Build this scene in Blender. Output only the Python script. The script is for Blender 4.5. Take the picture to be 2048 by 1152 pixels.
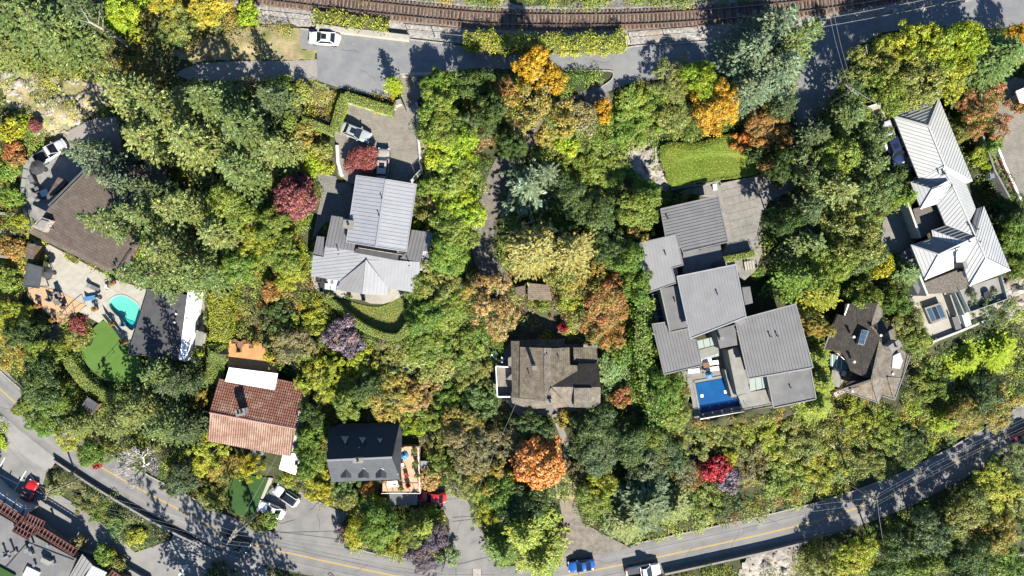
import bpy, bmesh, math, random
import numpy as np
from mathutils import Vector, Matrix
random.seed(7); RNG = np.random.default_rng(7)
for _o in list(bpy.data.objects): bpy.data.objects.remove(_o)
SC = bpy.context.scene
COL = SC.collection
R = math.radians

# ---------------------------------------------------------------- camera, sky, sun, exposure
CAM_H = 108.0            # metres above the lower road
FPX = 1365.0             # focal length in photo pixels (2048 wide)
cam_d = bpy.data.cameras.new('camera'); cam = bpy.data.objects.new('camera', cam_d); COL.objects.link(cam)
cam.location = (0, 0, CAM_H); cam.rotation_euler = (0, 0, 0)
cam_d.sensor_width = 36.0; cam_d.lens = 36.0*FPX/2048.0; cam_d.clip_start = 1.0; cam_d.clip_end = 6000.0
SC.camera = cam
SUN_EL = 35.0; SUN_AZ = 160.0      # clockwise from +Y (photo up)
sun_dir = Vector((math.sin(R(SUN_AZ))*math.cos(R(SUN_EL)), math.cos(R(SUN_AZ))*math.cos(R(SUN_EL)), math.sin(R(SUN_EL))))
W = bpy.data.worlds.new('World'); SC.world = W; W.use_nodes = True
_n = W.node_tree.nodes; _l = W.node_tree.links
_sky = _n.new('ShaderNodeTexSky'); _sky.sky_type = 'NISHITA'; _sky.sun_disc = False
_sky.sun_elevation = R(SUN_EL); _sky.sun_rotation = R(SUN_AZ); _sky.altitude = 50; _sky.air_density = 1.0; _sky.dust_density = 0.0; _sky.ozone_density = 5.0
_bg = _n['Background']; _bg.inputs['Strength'].default_value = 0.063
_l.new(_sky.outputs[0], _bg.inputs[0])
_sl = bpy.data.lights.new('sun', 'SUN'); _sl.energy = 5.0; _sl.angle = R(0.5); _sl.color = (1.0, 0.94, 0.84)
sun = bpy.data.objects.new('sun', _sl); COL.objects.link(sun); sun.location = (40, -80, 150)
sun.rotation_euler = (-sun_dir).to_track_quat('-Z', 'Y').to_euler()
SC.view_settings.view_transform = 'Standard'; SC.view_settings.look = 'None'; SC.view_settings.gamma = 1.0
SC.view_settings.use_curve_mapping = False; SC.view_settings.exposure = 2.05
SC.render.engine = 'CYCLES'
SC.cycles.max_bounces = 5; SC.cycles.diffuse_bounces = 2; SC.cycles.glossy_bounces = 2; SC.cycles.transmission_bounces = 3
SC.cycles.transparent_max_bounces = 6; SC.cycles.caustics_reflective = False; SC.cycles.caustics_refractive = False

# ---------------------------------------------------------------- places: photo pixel + height -> point on the ground plan
def P(u, v, z=0.0):
    s = (CAM_H - z)/FPX
    return Vector(((u-1024.0)*s, (576.0-v)*s, z))
def PX(px, z=0.0): return px*(CAM_H - z)/FPX

def interp(x, xs, ys): return np.interp(x, xs, ys)
ROAD_U = [-3000,-600,-250,-120,0,28,60,120,170,200,250,317,392,448,512,640,780,900,1030,1130,1280,1400,1536,1640,1720,1800,1900,2010,2100,2250,2700,4500]
ROAD_V = [-2500,100,470,640,778,803,832,879,914,933,962,998,1036,1066,1091,1120,1150,1166,1166,1152,1122,1096,1066,1040,1014,984,933,868,810,705,380,-900]
def road_v(u): return interp(u, ROAD_U, ROAD_V)

def inside(poly, U, V):
    r = np.zeros(np.shape(U), bool); n = len(poly); j = n-1
    for i in range(n):
        xi, yi = poly[i]; xj, yj = poly[j]
        if yi != yj:
            c = ((yi > V) != (yj > V)) & (U < (xj-xi)*(V-yi)/(yj-yi) + xi)
            r ^= c
        j = i
    return r
def polydist(poly, U, V, closed=True):
    d = np.full(np.shape(U), 1e9); n = len(poly)
    for i in range(n if closed else n-1):
        ax, ay = poly[i]; bx, by = poly[(i+1) % n]
        dx, dy = bx-ax, by-ay; L = dx*dx+dy*dy+1e-9
        t = np.clip(((U-ax)*dx+(V-ay)*dy)/L, 0, 1)
        d = np.minimum(d, np.hypot(U-ax-t*dx, V-ay-t*dy))
    return d
def smooth_path(pts, n=8):
    out = []; m = len(pts)
    for i in range(m-1):
        p0 = np.array(pts[max(i-1, 0)], float); p1 = np.array(pts[i], float); p2 = np.array(pts[i+1], float); p3 = np.array(pts[min(i+2, m-1)], float)
        for k in range(n):
            t = k/n
            out.append(tuple(0.5*((2*p1)+(-p0+p2)*t+(2*p0-5*p1+4*p2-p3)*t*t+(-p0+3*p1-3*p2+p3)*t**3)))
    out.append(tuple(map(float, pts[-1]))); return out
def smooth_loop(pts, n=6):
    k = list(pts); q = [k[-1]]+k+[k[0], k[1]]
    return smooth_path(q, n)[n:-n][:-1] if False else smooth_path(q, n)[n:len(k)*n+n]
def offset_path(pts, d):
    """left/right offset of an open path by d px"""
    out = []
    for i in range(len(pts)):
        a = pts[max(i-1, 0)]; b = pts[min(i+1, len(pts)-1)]
        dx, dy = b[0]-a[0], b[1]-a[1]; L = math.hypot(dx, dy) or 1
        out.append((pts[i][0]-dy/L*d, pts[i][1]+dx/L*d))
    return out
def band(pts, w):
    a = offset_path(pts, w/2); b = offset_path(pts, -w/2)
    return a + b[::-1]

# ---------------------------------------------------------------- objects
def tag(o, label=None, cat=None, group=None, kind=None):
    if label: o['label'] = label
    if cat: o['category'] = cat
    if group: o['group'] = group
    if kind: o['kind'] = kind
    return o
WLOC = {}
def empty(name, loc, label=None, cat=None, group=None):
    o = bpy.data.objects.new(name, None); COL.objects.link(o); o.location = loc; o.empty_display_size = 0.5
    WLOC[o.name] = Vector(loc)
    return tag(o, label, cat, group)
def mk(name, verts, faces, mat, parent=None, smooth=False):
    me = bpy.data.meshes.new(name); me.from_pydata([tuple(v) for v in verts], [], faces); me.update()
    if mat is not None: me.materials.append(mat)
    if smooth:
        me.polygons.foreach_set('use_smooth', [True]*len(me.polygons))
    o = bpy.data.objects.new(name, me); COL.objects.link(o)
    if parent is not None:
        o.parent = parent
        o.matrix_parent_inverse = Matrix.Translation(-WLOC.get(parent.name, Vector((0, 0, 0))))
    return o
def mkbm(name, bm, mat, parent=None, smooth=False):
    me = bpy.data.meshes.new(name); bm.to_mesh(me); bm.free()
    me.materials.append(mat)
    if smooth: me.polygons.foreach_set('use_smooth', [True]*len(me.polygons))
    o = bpy.data.objects.new(name, me); COL.objects.link(o)
    if parent is not None:
        o.parent = parent
        o.matrix_parent_inverse = Matrix.Translation(-WLOC.get(parent.name, Vector((0, 0, 0))))
    return o
class MB:
    """collects solids for one mesh"""
    def __init__(s): s.v = []; s.f = []
    def add(s, vs, fs):
        k = len(s.v); s.v += [tuple(x) for x in vs]; s.f += [tuple(i+k for i in f) for f in fs]; return s
    def box(s, c, size, rz=0.0, tilt=None):
        sx, sy, sz = size[0]/2, size[1]/2, size[2]/2
        m = Matrix.Rotation(rz, 3, 'Z')
        if tilt is not None: m = m @ tilt
        vs = [Vector(c) + m @ Vector((x*sx, y*sy, z*sz)) for x in (-1, 1) for y in (-1, 1) for z in (-1, 1)]
        return s.add(vs, [(0,1,3,2),(4,6,7,5),(0,4,5,1),(2,3,7,6),(0,2,6,4),(1,5,7,3)])
    def bar(s, a, b, w, h):
        a = Vector(a); b = Vector(b); d = (b-a).normalized()
        up = Vector((0, 0, 1)) if abs(d.z) < 0.95 else Vector((0, 1, 0))
        x = d.cross(up).normalized(); y = x.cross(d).normalized()
        vs = [p + x*sx*w/2 + y*sy*h/2 for p in (a, b) for sx in (-1, 1) for sy in (-1, 1)]
        return s.add(vs, [(0,1,3,2),(4,6,7,5),(0,4,5,1),(2,3,7,6),(0,2,6,4),(1,5,7,3)])
    def tube(s, pts, r, n=8, r2=None, caps=True):
        pts = [Vector(p) for p in pts]; k0 = len(s.v); m = len(pts)
        for i, p in enumerate(pts):
            d = (pts[min(i+1, m-1)]-pts[max(i-1, 0)]).normalized()
            up = Vector((0, 0, 1)) if abs(d.z) < 0.9 else Vector((1, 0, 0))
            x = d.cross(up).normalized(); y = x.cross(d).normalized()
            rr = r if r2 is None else r+(r2-r)*i/max(m-1, 1)
            for j in range(n):
                a = 2*math.pi*j/n; s.v.append(tuple(p + x*math.cos(a)*rr + y*math.sin(a)*rr))
        for i in range(m-1):
            for j in range(n):
                a = k0+i*n+j; b = k0+i*n+(j+1) % n
                s.f.append((a, b, b+n, a+n))
        if caps:
            s.f.append(tuple(k0+j for j in range(n))[::-1]); s.f.append(tuple(k0+(m-1)*n+j for j in range(n)))
        return s
    def cyl(s, c, r, h, n=14, r2=None):
        c = Vector(c); return s.tube([c, c+Vector((0, 0, h))], r, n, r2)
    def dome(s, c, r, h, n=12, k=4):
        c = Vector(c); k0 = len(s.v)
        for i in range(k):
            a = i/k*math.pi/2
            for j in range(n):
                b = 2*math.pi*j/n; s.v.append((c.x+r*math.cos(a)*math.cos(b), c.y+r*math.cos(a)*math.sin(b), c.z+h*math.sin(a)))
        s.v.append((c.x, c.y, c.z+h))
        for i in range(k-1):
            for j in range(n):
                a = k0+i*n+j; b = k0+i*n+(j+1) % n; s.f.append((a, b, b+n, a+n))
        t = k0+k*n
        for j in range(n): s.f.append((k0+(k-1)*n+j, k0+(k-1)*n+(j+1) % n, t))
        s.f.append(tuple(k0+j for j in range(n))[::-1])
        return s
    def prism(s, pts, zt, zb):
        """pts: world xy, counter-clockwise or not"""
        n = len(pts); k = len(s.v)
        if sum((pts[i][0]*pts[(i+1) % n][1]-pts[(i+1) % n][0]*pts[i][1]) for i in range(n)) < 0: pts = pts[::-1]
        s.v += [(p[0], p[1], zt) for p in pts] + [(p[0], p[1], zb) for p in pts]
        s.f.append(tuple(k+i for i in range(n))); s.f.append(tuple(k+n+i for i in range(n))[::-1])
        for i in range(n):
            j = (i+1) % n; s.f.append((k+i, k+n+i, k+n+j, k+j))
        return s
    def slab3(s, pts, t):
        """pts: 3d polygon seen from above, thickness t straight down"""
        n = len(pts); k = len(s.v)
        if sum((pts[i][0]*pts[(i+1) % n][1]-pts[(i+1) % n][0]*pts[i][1]) for i in range(n)) < 0: pts = pts[::-1]
        s.v += [tuple(p) for p in pts] + [(p[0], p[1], p[2]-t) for p in pts]
        s.f.append(tuple(k+i for i in range(n))); s.f.append(tuple(k+n+i for i in range(n))[::-1])
        for i in range(n):
            j = (i+1) % n; s.f.append((k+i, k+n+i, k+n+j, k+j))
        return s
    def build(s, name, mat, parent=None, smooth=False): return mk(name, s.v, s.f, mat, parent, smooth)

def prism_px(name, pts, zt, zb, mat, parent=None, holes=None):
    """solid whose top outline is read off the photo at height zt; sides go straight down to zb"""
    loops = [[P(u, v, zt) for u, v in pts]] + [[P(u, v, zt) for u, v in h] for h in (holes or [])]
    if not holes:
        return MB().prism([(p.x, p.y) for p in loops[0]], zt, zb).build(name, mat, parent)
    bm = bmesh.new(); edges = []; rings = []
    for lp in loops:
        vs = [bm.verts.new((p.x, p.y, zt)) for p in lp]; rings.append(vs)
        for i in range(len(vs)): edges.append(bm.edges.new((vs[i], vs[(i+1) % len(vs)])))
    bmesh.ops.triangle_fill(bm, use_beauty=True, use_dissolve=False, edges=edges)
    for f in bm.faces:
        f.normal_update()
        if f.normal.z < 0: f.normal_flip()
    for vs in rings:
        lo = [bm.verts.new((w.co.x, w.co.y, zb)) for w in vs]
        for i in range(len(vs)):
            j = (i+1) % len(vs)
            try: bm.faces.new((vs[i], lo[i], lo[j], vs[j]))
            except ValueError: pass
    return mkbm(name, bm, mat, parent)

# ---------------------------------------------------------------- materials
def lin(c):
    return tuple(((x/12.92) if x <= 0.04045 else ((x+0.055)/1.055)**2.4) for x in c)
MATS = {}
HARD = 0.54
def hard(name, c):
    k = 0.8 if name.startswith('white') or name == 'cloth_white' else HARD
    return tuple(x*k for x in c)
def mat(name, c1, c2=None, scale=2.0, rough=0.85, bump=0.0, bscale=None, detail=4.0, spec=0.3, metal=0.0, lo=0.35, hi=0.65, c3=None, s3=0.15, m3=(0.5, 0.7)):
    """base colour mixed by noise between c1 and c2, with an optional large-scale stain c3, and fine bump"""
    c1 = hard(name, c1); c2 = hard(name, c2) if c2 else None; c3 = hard(name, c3) if c3 else None
    m = bpy.data.materials.new(name); m.use_nodes = True; nt = m.node_tree; n = nt.nodes; l = nt.links
    b = n['Principled BSDF']; b.inputs['Roughness'].default_value = rough; b.inputs['Metallic'].default_value = metal
    b.inputs['Specular IOR Level'].default_value = spec
    geo = n.new('ShaderNodeNewGeometry')
    if c2 is None: c2 = tuple(x*0.8 for x in c1)
    no = n.new('ShaderNodeTexNoise'); no.inputs['Scale'].default_value = scale; no.inputs['Detail'].default_value = detail
    l.new(geo.outputs['Position'], no.inputs['Vector'])
    mr = n.new('ShaderNodeMapRange'); mr.inputs[1].default_value = lo; mr.inputs[2].default_value = hi; l.new(no.outputs[0], mr.inputs[0])
    mx = n.new('ShaderNodeMix'); mx.data_type = 'RGBA'; l.new(mr.outputs[0], mx.inputs['Factor'])
    mx.inputs['A'].default_value = (*c1, 1); mx.inputs['B'].default_value = (*c2, 1)
    out = mx.outputs['Result']
    if c3 is not None:
        n3 = n.new('ShaderNodeTexNoise'); n3.inputs['Scale'].default_value = s3; n3.inputs['Detail'].default_value = 5; n3.inputs['Roughness'].default_value = 0.65
        l.new(geo.outputs['Position'], n3.inputs['Vector'])
        r3 = n.new('ShaderNodeMapRange'); r3.inputs[1].default_value = m3[0]; r3.inputs[2].default_value = m3[1]; l.new(n3.outputs[0], r3.inputs[0])
        x3 = n.new('ShaderNodeMix'); x3.data_type = 'RGBA'; l.new(r3.outputs[0], x3.inputs['Factor']); l.new(out, x3.inputs['A']); x3.inputs['B'].default_value = (*c3, 1)
        out = x3.outputs['Result']
    l.new(out, b.inputs['Base Color'])
    if bump > 0:
        nb = n.new('ShaderNodeTexNoise'); nb.inputs['Scale'].default_value = bscale or scale*4; nb.inputs['Detail'].default_value = 3
        l.new(geo.outputs['Position'], nb.inputs['Vector'])
        bp = n.new('ShaderNodeBump'); bp.inputs['Strength'].default_value = 1.0; bp.inputs['Distance'].default_value = bump
        l.new(nb.outputs[0], bp.inputs['Height']); l.new(bp.outputs[0], b.inputs['Normal'])
    MATS[name] = m; return m
def glossy(name, c, rough=0.25, metal=0.0, coat=0.0, spec=0.5):
    c = hard(name, c)
    m = bpy.data.materials.new(name); m.use_nodes = True; b = m.node_tree.nodes['Principled BSDF']
    nt = m.node_tree; geo = nt.nodes.new('ShaderNodeNewGeometry'); no = nt.nodes.new('ShaderNodeTexNoise'); no.inputs['Scale'].default_value = 3.0
    nt.links.new(geo.outputs['Position'], no.inputs['Vector'])
    mx = nt.nodes.new('ShaderNodeMix'); mx.data_type = 'RGBA'; nt.links.new(no.outputs[0], mx.inputs['Factor'])
    mx.inputs['A'].default_value = (*[x*0.93 for x in c], 1); mx.inputs['B'].default_value = (*[min(1, x*1.05) for x in c], 1)
    nt.links.new(mx.outputs['Result'], b.inputs['Base Color'])
    b.inputs['Roughness'].default_value = rough; b.inputs['Metallic'].default_value = metal; b.inputs['Specular IOR Level'].default_value = spec
    b.inputs['Coat Weight'].default_value = coat; b.inputs['Coat Roughness'].default_value = 0.05
    MATS[name] = m; return m
def lined(name, c1, c2, ang, pitch, width=0.12, var=0.12, rough=0.8, brick=None, bump=0.01):
    """courses / boards / pavers: joints every pitch metres across direction ang; brick = length of each unit or None"""
    c1 = hard(name, c1); c2 = hard(name, c2)
    m = bpy.data.materials.new(name); m.use_nodes = True; nt = m.node_tree; n = nt.nodes; l = nt.links
    b = n['Principled BSDF']; b.inputs['Roughness'].default_value = rough; b.inputs['Specular IOR Level'].default_value = 0.3
    geo = n.new('ShaderNodeNewGeometry'); mp = n.new('ShaderNodeMapping'); mp.inputs['Rotation'].default_value = (0, 0, -ang)
    l.new(geo.outputs['Position'], mp.inputs['Vector'])
    br = n.new('ShaderNodeTexBrick'); br.inputs['Scale'].default_value = 1.0; br.inputs['Mortar Size'].default_value = pitch*width/2
    br.inputs['Brick Width'].default_value = brick or 400.0; br.inputs['Row Height'].default_value = pitch; br.inputs['Mortar Smooth'].default_value = 0.2
    br.offset = 0.5
    br.inputs['Color1'].default_value = (*c1, 1); br.inputs['Color2'].default_value = (*[x*(1-var) for x in c1], 1); br.inputs['Mortar'].default_value = (*c2, 1)
    l.new(mp.outputs[0], br.inputs['Vector'])
    no = n.new('ShaderNodeTexNoise'); no.inputs['Scale'].default_value = 0.9; no.inputs['Detail'].default_value = 6; no.inputs['Roughness'].default_value = 0.7
    l.new(geo.outputs['Position'], no.inputs['Vector'])
    mr = n.new('ShaderNodeMapRange'); mr.inputs[1].default_value = 0.3; mr.inputs[2].default_value = 0.7; mr.inputs[3].default_value = 1-var*1.5; mr.inputs[4].default_value = 1+var*1.2
    l.new(no.outputs[0], mr.inputs[0])
    mx = n.new('ShaderNodeMix'); mx.data_type = 'RGBA'; mx.blend_type = 'MULTIPLY'; mx.inputs['Factor'].default_value = 1.0
    l.new(br.outputs['Color'], mx.inputs['A']); l.new(mr.outputs[0], mx.inputs['B']); l.new(mx.outputs['Result'], b.inputs['Base Color'])
    if bump:
        bp = n.new('ShaderNodeBump'); bp.inputs['Distance'].default_value = bump; bp.invert = True
        l.new(br.outputs['Fac'], bp.inputs['Height']); l.new(bp.outputs[0], b.inputs['Normal'])
    MATS[name] = m; return m
# ---------------------------------------------------------------- palette of materials
mat('asphalt', (0.23,0.2242,0.2127), (0.1725,0.1702,0.1633), scale=0.55, rough=0.92, bump=0.004, bscale=30, c3=(0.2702,0.2587,0.2415), s3=0.10, m3=(0.45,0.7))
mat('asphalt_new', (0.2063,0.2125,0.215), (0.1688,0.175,0.1812), scale=0.8, rough=0.92, bump=0.004, bscale=30, c3=(0.2375,0.2375,0.2313), s3=0.15, m3=(0.5,0.7))
mat('lane_gravel', (0.232,0.203,0.174), (0.145,0.1305,0.1087), scale=1.5, rough=0.95, bump=0.02, bscale=14, c3=(0.29,0.2465,0.1885), s3=0.3)
mat('lane_dark', (0.17,0.15,0.13), (0.11,0.1,0.085), scale=1.5, rough=0.95, bump=0.02, bscale=14, c3=(0.2,0.17,0.135), s3=0.3)  # dark gravel; shade over the lane is also put into the colour
mat('pale_drive', (0.285,0.266,0.2422), (0.2375,0.2232,0.1995), scale=1.0, rough=0.9, bump=0.004, bscale=20, c3=(0.209,0.19,0.171), s3=0.2)
mat('concrete', (0.264,0.2508,0.2244), (0.2112,0.198,0.1782), scale=1.5, rough=0.9, bump=0.004, bscale=20, c3=(0.1782,0.1716,0.1518), s3=0.3)
mat('concrete_pale', (0.4189,0.3964,0.3366), (0.3516,0.3291,0.2768), scale=1.3, rough=0.9, bump=0.004, bscale=20, c3=(0.3142,0.2842,0.2319), s3=0.25)
mat('concrete_dark', (0.27,0.2633,0.2497), (0.189,0.185,0.1755), scale=1.5, rough=0.9, bump=0.004, bscale=20)
mat('curb', (0.384,0.36,0.32), (0.288,0.264,0.232), scale=2.5, rough=0.9)
mat('yellow_paint', (0.62,0.40,0.05), (0.5,0.33,0.08), scale=6, rough=0.8)
mat('white_paint', (0.7,0.7,0.68), (0.5,0.5,0.48), scale=5, rough=0.8)
mat('tar_crack', (0.06,0.06,0.06), (0.09,0.09,0.088), scale=4, rough=0.8)
mat('ballast', (0.36,0.34,0.31), (0.16,0.15,0.135), scale=3.0, rough=0.95, bump=0.08, bscale=5, c3=(0.24,0.19,0.14), s3=0.4, m3=(0.52,0.66))
mat('ballast_rust', (0.30,0.21,0.15), (0.14,0.10,0.075), scale=3.0, rough=0.95, bump=0.05, bscale=6, c3=(0.2,0.14,0.10), s3=0.5)
mat('sleeper', (0.10,0.075,0.06), (0.055,0.045,0.04), scale=2.0, rough=0.9, bump=0.01)
mat('rail', (0.24,0.11,0.06), (0.15,0.08,0.05), scale=3.0, rough=0.6, metal=0.3)
mat('rail_top', (0.5,0.42,0.36), (0.35,0.28,0.24), scale=2.0, rough=0.35, metal=0.8)
mat('turf', (0.0765,0.171,0.018), (0.063,0.135,0.0162), scale=0.8, rough=0.95, bump=0.02, bscale=25, c3=(0.099,0.1845,0.027), s3=0.25)
mat('turf_green', (0.072,0.1522,0.0198), (0.081,0.168,0.0242), scale=0.5, rough=0.95, bump=0.01, bscale=40, c3=(0.099,0.189,0.033), s3=0.2)
mat('turf_dark', (0.03,0.085,0.012), (0.025,0.07,0.01), scale=0.7, rough=0.95, bump=0.01, bscale=40)
mat('lawn', (0.1,0.155,0.025), (0.075,0.125,0.02), scale=0.9, rough=0.95, bump=0.03, bscale=25, c3=(0.22,0.19,0.07), s3=0.22, m3=(0.40,0.66))
mat('hill_lawn', (0.1072,0.1683,0.0132), (0.0825,0.1386,0.011), scale=1.6, rough=0.95, bump=0.12, bscale=7, c3=(0.1402,0.1831,0.022), s3=0.3, m3=(0.48,0.62))
mat('dry_grass', (0.3915,0.3117,0.174), (0.261,0.2175,0.1087), scale=1.2, rough=0.95, bump=0.08, bscale=8, c3=(0.1885,0.203,0.06525), s3=0.35, m3=(0.5,0.62))
mat('rock', (0.391,0.357,0.3145), (0.221,0.1997,0.17), scale=0.9, rough=0.9, bump=0.08, bscale=4, c3=(0.17,0.1275,0.0765), s3=0.7, m3=(0.52,0.66))
mat('rock_dark', (0.2,0.19,0.18), (0.13,0.125,0.12), scale=1.2, rough=0.9, bump=0.06, bscale=5)
mat('soil', (0.132,0.09,0.054), (0.078,0.06,0.036), scale=1.1, rough=0.95, bump=0.05, bscale=8, c3=(0.066,0.084,0.024), s3=0.4, m3=(0.45,0.6))
mat('ground', (0.075,0.075,0.03), (0.05,0.042,0.024), scale=0.7, rough=0.95, bump=0.08, bscale=5, c3=(0.045,0.065,0.016), s3=0.3, m3=(0.42,0.6))
lined('pavers', (0.252,0.231,0.1925), (0.189,0.1715,0.14), 0.1, 0.24, 0.14, 0.16, brick=0.42)
lined('pavers_grey', (0.21,0.2025,0.1837), (0.15,0.1425,0.1275), 0.2, 0.45, 0.09, 0.14, brick=0.45)
lined('deck_wood', (0.6375,0.3123,0.1211), (0.2805,0.1275,0.04462), 0.06, 0.16, 0.14, 0.16, brick=4.0)
lined('deck_peach', (0.66,0.42,0.26), (0.38,0.22,0.13), 1.55, 0.16, 0.14, 0.18, brick=4.0)
lined('deck_tan', (0.5115,0.3371,0.1917), (0.3953,0.2558,0.1395), 0.45, 0.16, 0.10, 0.06, brick=5.0)
lined('deck_grey', (0.25,0.22,0.185), (0.12,0.1,0.085), 1.5, 0.16, 0.14, 0.16, brick=4.0)

# ---------------------------------------------------------------- level areas (photo outline, height)
road_line = [(u, float(road_v(u))) for u in range(-400, 2460, 20)]
ROAD_POLY = offset_path(road_line, -34) + offset_path(road_line, 35)[::-1]
UPROAD = [(601,57),(640,61),(690,66),(780,74),(860,83),(940,94),(1000,99),(1130,101),(1236,101),(1262,92),(1340,86),(1450,79),(1560,70),(1630,62),(1720,42),(1830,18),(1920,2),(2000,-14),(2500,-80),
          (2500,40),(2048,52),(1960,58),(1860,50),(1760,66),(1720,90),(1700,120),(1680,170),(1655,205),(1640,240),(1636,300),(1596,300),(1592,240),(1590,180),(1560,140),(1500,132),
          (1440,146),(1330,156),(1262,166),(1232,176),(1205,187),(1192,180),(1222,160),(1226,146),(1215,141),(1130,140),(1020,138),(960,136),(900,143),(882,144),(800,146),(790,182),(770,197),(700,181),(650,166),(635,160),(634,100),(600,97)]
PALE_STRIP = [(634,118),(635,160),(560,162),(470,162),(380,160),(350,150),(366,138),(400,127),(470,122),(560,122),(620,120)]
LANE = band(smooth_path([(1222,176),(1150,215),(1075,262),(1030,300),(1000,350),(985,400),(968,450),(966,500),(985,545),(1010,575)], 6), 46)
DRIVE_A = [(797,146),(884,144),(858,180),(833,202),(833,240),(838,300),(842,345),(822,364),(700,366),(676,350),(674,318),(676,292),(664,262),(668,252),(691,203),(768,228),(782,222),(800,204),(803,182)]
PATIO_A = [(633,346),(652,348),(672,353),(676,366),(705,362),(708,440),(650,445),(624,480),(636,420),(643,390)]
PATIO_A2 = [(622,552),(680,560),(800,575),(836,586),(826,592),(800,594),(785,602),(765,608),(740,607),(725,600),(650,592),(628,575)]
LAWN_A = smooth_loop([(648,590),(735,612),(770,610),(800,592),(808,620),(815,650),(800,668),(775,672),(745,662),(715,645),(690,625),(665,610)], 4)
UPTERR = [(58,318),(70,303),(88,290),(118,272),(150,254),(190,236),(234,232),(244,300),(180,345),(112,420),(100,445),(66,456),(47,395),(52,350)]
POOLTERR = [(66,478),(100,490),(232,560),(300,580),(310,600),(262,712),(256,692),(240,668),(218,648),(204,636),(172,610),(110,578),(78,572),(56,578),(60,560),(95,545),(98,520),(70,500)]
WOODDECK = [(57,579),(78,573),(110,579),(170,609),(150,628),(122,650),(86,620),(53,590)]
PUTT = smooth_loop([(185,658),(210,640),(222,652),(242,671),(258,690),(259,708),(280,716),(285,750),(262,764),(240,766),(212,758),(192,748),(175,731),(160,701),(180,691),(187,676)], 3)
STAIRPAD = [(154,624),(172,608),(214,633),(198,650)]
H2PAD = [(262,590),(392,578),(398,600),(374,725),(300,720),(255,712)]
SIDEYARD = [(392,585),(410,585),(408,690),(400,725),(374,722),(388,640)]
DECK_H4 = [(458,680),(530,688),(545,720),(552,745),(455,735)]
H4PAD = [(440,735),(605,765),(585,905),(560,948),(600,958),(560,965),(500,920),(418,880)]
GREEN4 = [(470,948),(537,955),(540,980),(520,1000),(512,1034),(462,1025),(458,985)]
DRIVE4 = [(520,1000),(545,975),(610,985),(650,1010),(695,1028),(678,1060),(690,1098),(600,1085),(560,1075),(540,1040)]
H5PAD = [(655,850),(800,846),(842,900),(842,984),(760,984),(665,962)]
GAR5 = [(775,980),(840,980),(840,1010),(775,1012)]
DRIVE5 = [(838,975),(905,968),(925,985),(945,1020),(965,1055),(990,1120),(985,1140),(885,1135),(900,1090),(898,1040),(880,1010),(838,1010)]
DIRT = [(1118,1000),(1150,1000),(1165,1045),(1210,1070),(1262,1096),(1120,1122),(1132,1070)]
H6PAD = [(990,735),(1022,682),(1195,690),(1203,815),(1100,830),(1040,836),(1010,800),(985,790)]
PATH6 = [(1100,828),(1118,828),(1125,850),(1136,885),(1140,925),(1128,935),(1124,890),(1112,860)]
DRIVE_C = [(1358,386),(1372,378),(1440,364),(1530,353),(1560,346),(1600,300),(1640,300),(1640,340),(1590,380),(1540,400),(1522,430),(1520,470),(1524,505),(1512,540),(1490,560),(1440,520),(1455,485),(1437,392)]
HILLAWN = smooth_loop([(1322,292),(1350,284),(1390,286),(1440,272),(1480,266),(1524,290),(1532,335),(1500,352),(1420,362),(1345,374),(1330,345),(1320,320)], 3)
H7PAD = [(1278,490),(1440,392),(1480,530),(1592,610),(1632,798),(1547,816),(1500,830),(1300,640)]
POOLDECK_C = [(1340,752),(1404,730),(1440,690),(1500,690),(1536,740),(1600,790),(1560,812),(1388,837),(1384,800),(1372,762)]
H8PAD = [(1665,620),(1750,610),(1815,712),(1788,802),(1700,775),(1650,700)]
H9PAD = [(1790,232),(1878,200),(1945,362),(2020,542),(2000,600),(1940,610),(1850,560),(1822,490),(1838,360)]
H9DRIVE = [(1732,215),(1768,204),(1790,236),(1830,345),(1800,335),(1770,305),(1762,260)]
H9PATIO = [(1766,440),(1810,408),(1822,400),(1850,470),(1820,490),(1800,505),(1780,508),(1762,488)]
H9TERR = [(1798,580),(1860,560),(2010,560),(2012,600),(1978,640),(1868,684),(1815,622)]
RDRIVE = [(1990,240),(2012,150),(2048,158),(2300,160),(2300,420),(2048,404),(2026,400),(1980,300)]
PARKLOT = [(-200,905),(0,858),(62,890),(95,935),(85,970),(150,1008),(225,1062),(270,1105),(320,1088),(350,1078),(440,1110),(520,1160),(700,1400),(-200,1400)]
H10PAD = [(-200,1060),(0,985),(60,1010),(150,1085),(290,1160),(500,1400),(-200,1400)]
PADS = [(ROAD_POLY,0.0),(UPROAD,8.0),(PALE_STRIP,8.0),(DRIVE_A,7.2),(PATIO_A,5.6),(PATIO_A2,4.6),(LAWN_A,4.3),(UPTERR,5.0),(POOLTERR,3.2),(WOODDECK,3.1),(PUTT,2.2),(STAIRPAD,1.9),(H2PAD,0.8),(SIDEYARD,1.0),
        (DECK_H4,4.5),(H4PAD,1.6),(GREEN4,0.5),(DRIVE4,0.15),(H5PAD,1.2),(GAR5,0.6),(DRIVE5,0.2),(DIRT,0.12),(H6PAD,3.0),(PATH6,2.0),(DRIVE_C,6.2),(HILLAWN,7.0),(H7PAD,4.0),(POOLDECK_C,3.8),
        (H8PAD,2.2),(H9PAD,4.2),(H9DRIVE,7.0),(H9PATIO,5.4),(H9TERR,4.0),(RDRIVE,7.0),(PARKLOT,-1.2),(H10PAD,-1.4)]
PLACE_EXTRA = [LANE]

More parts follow.
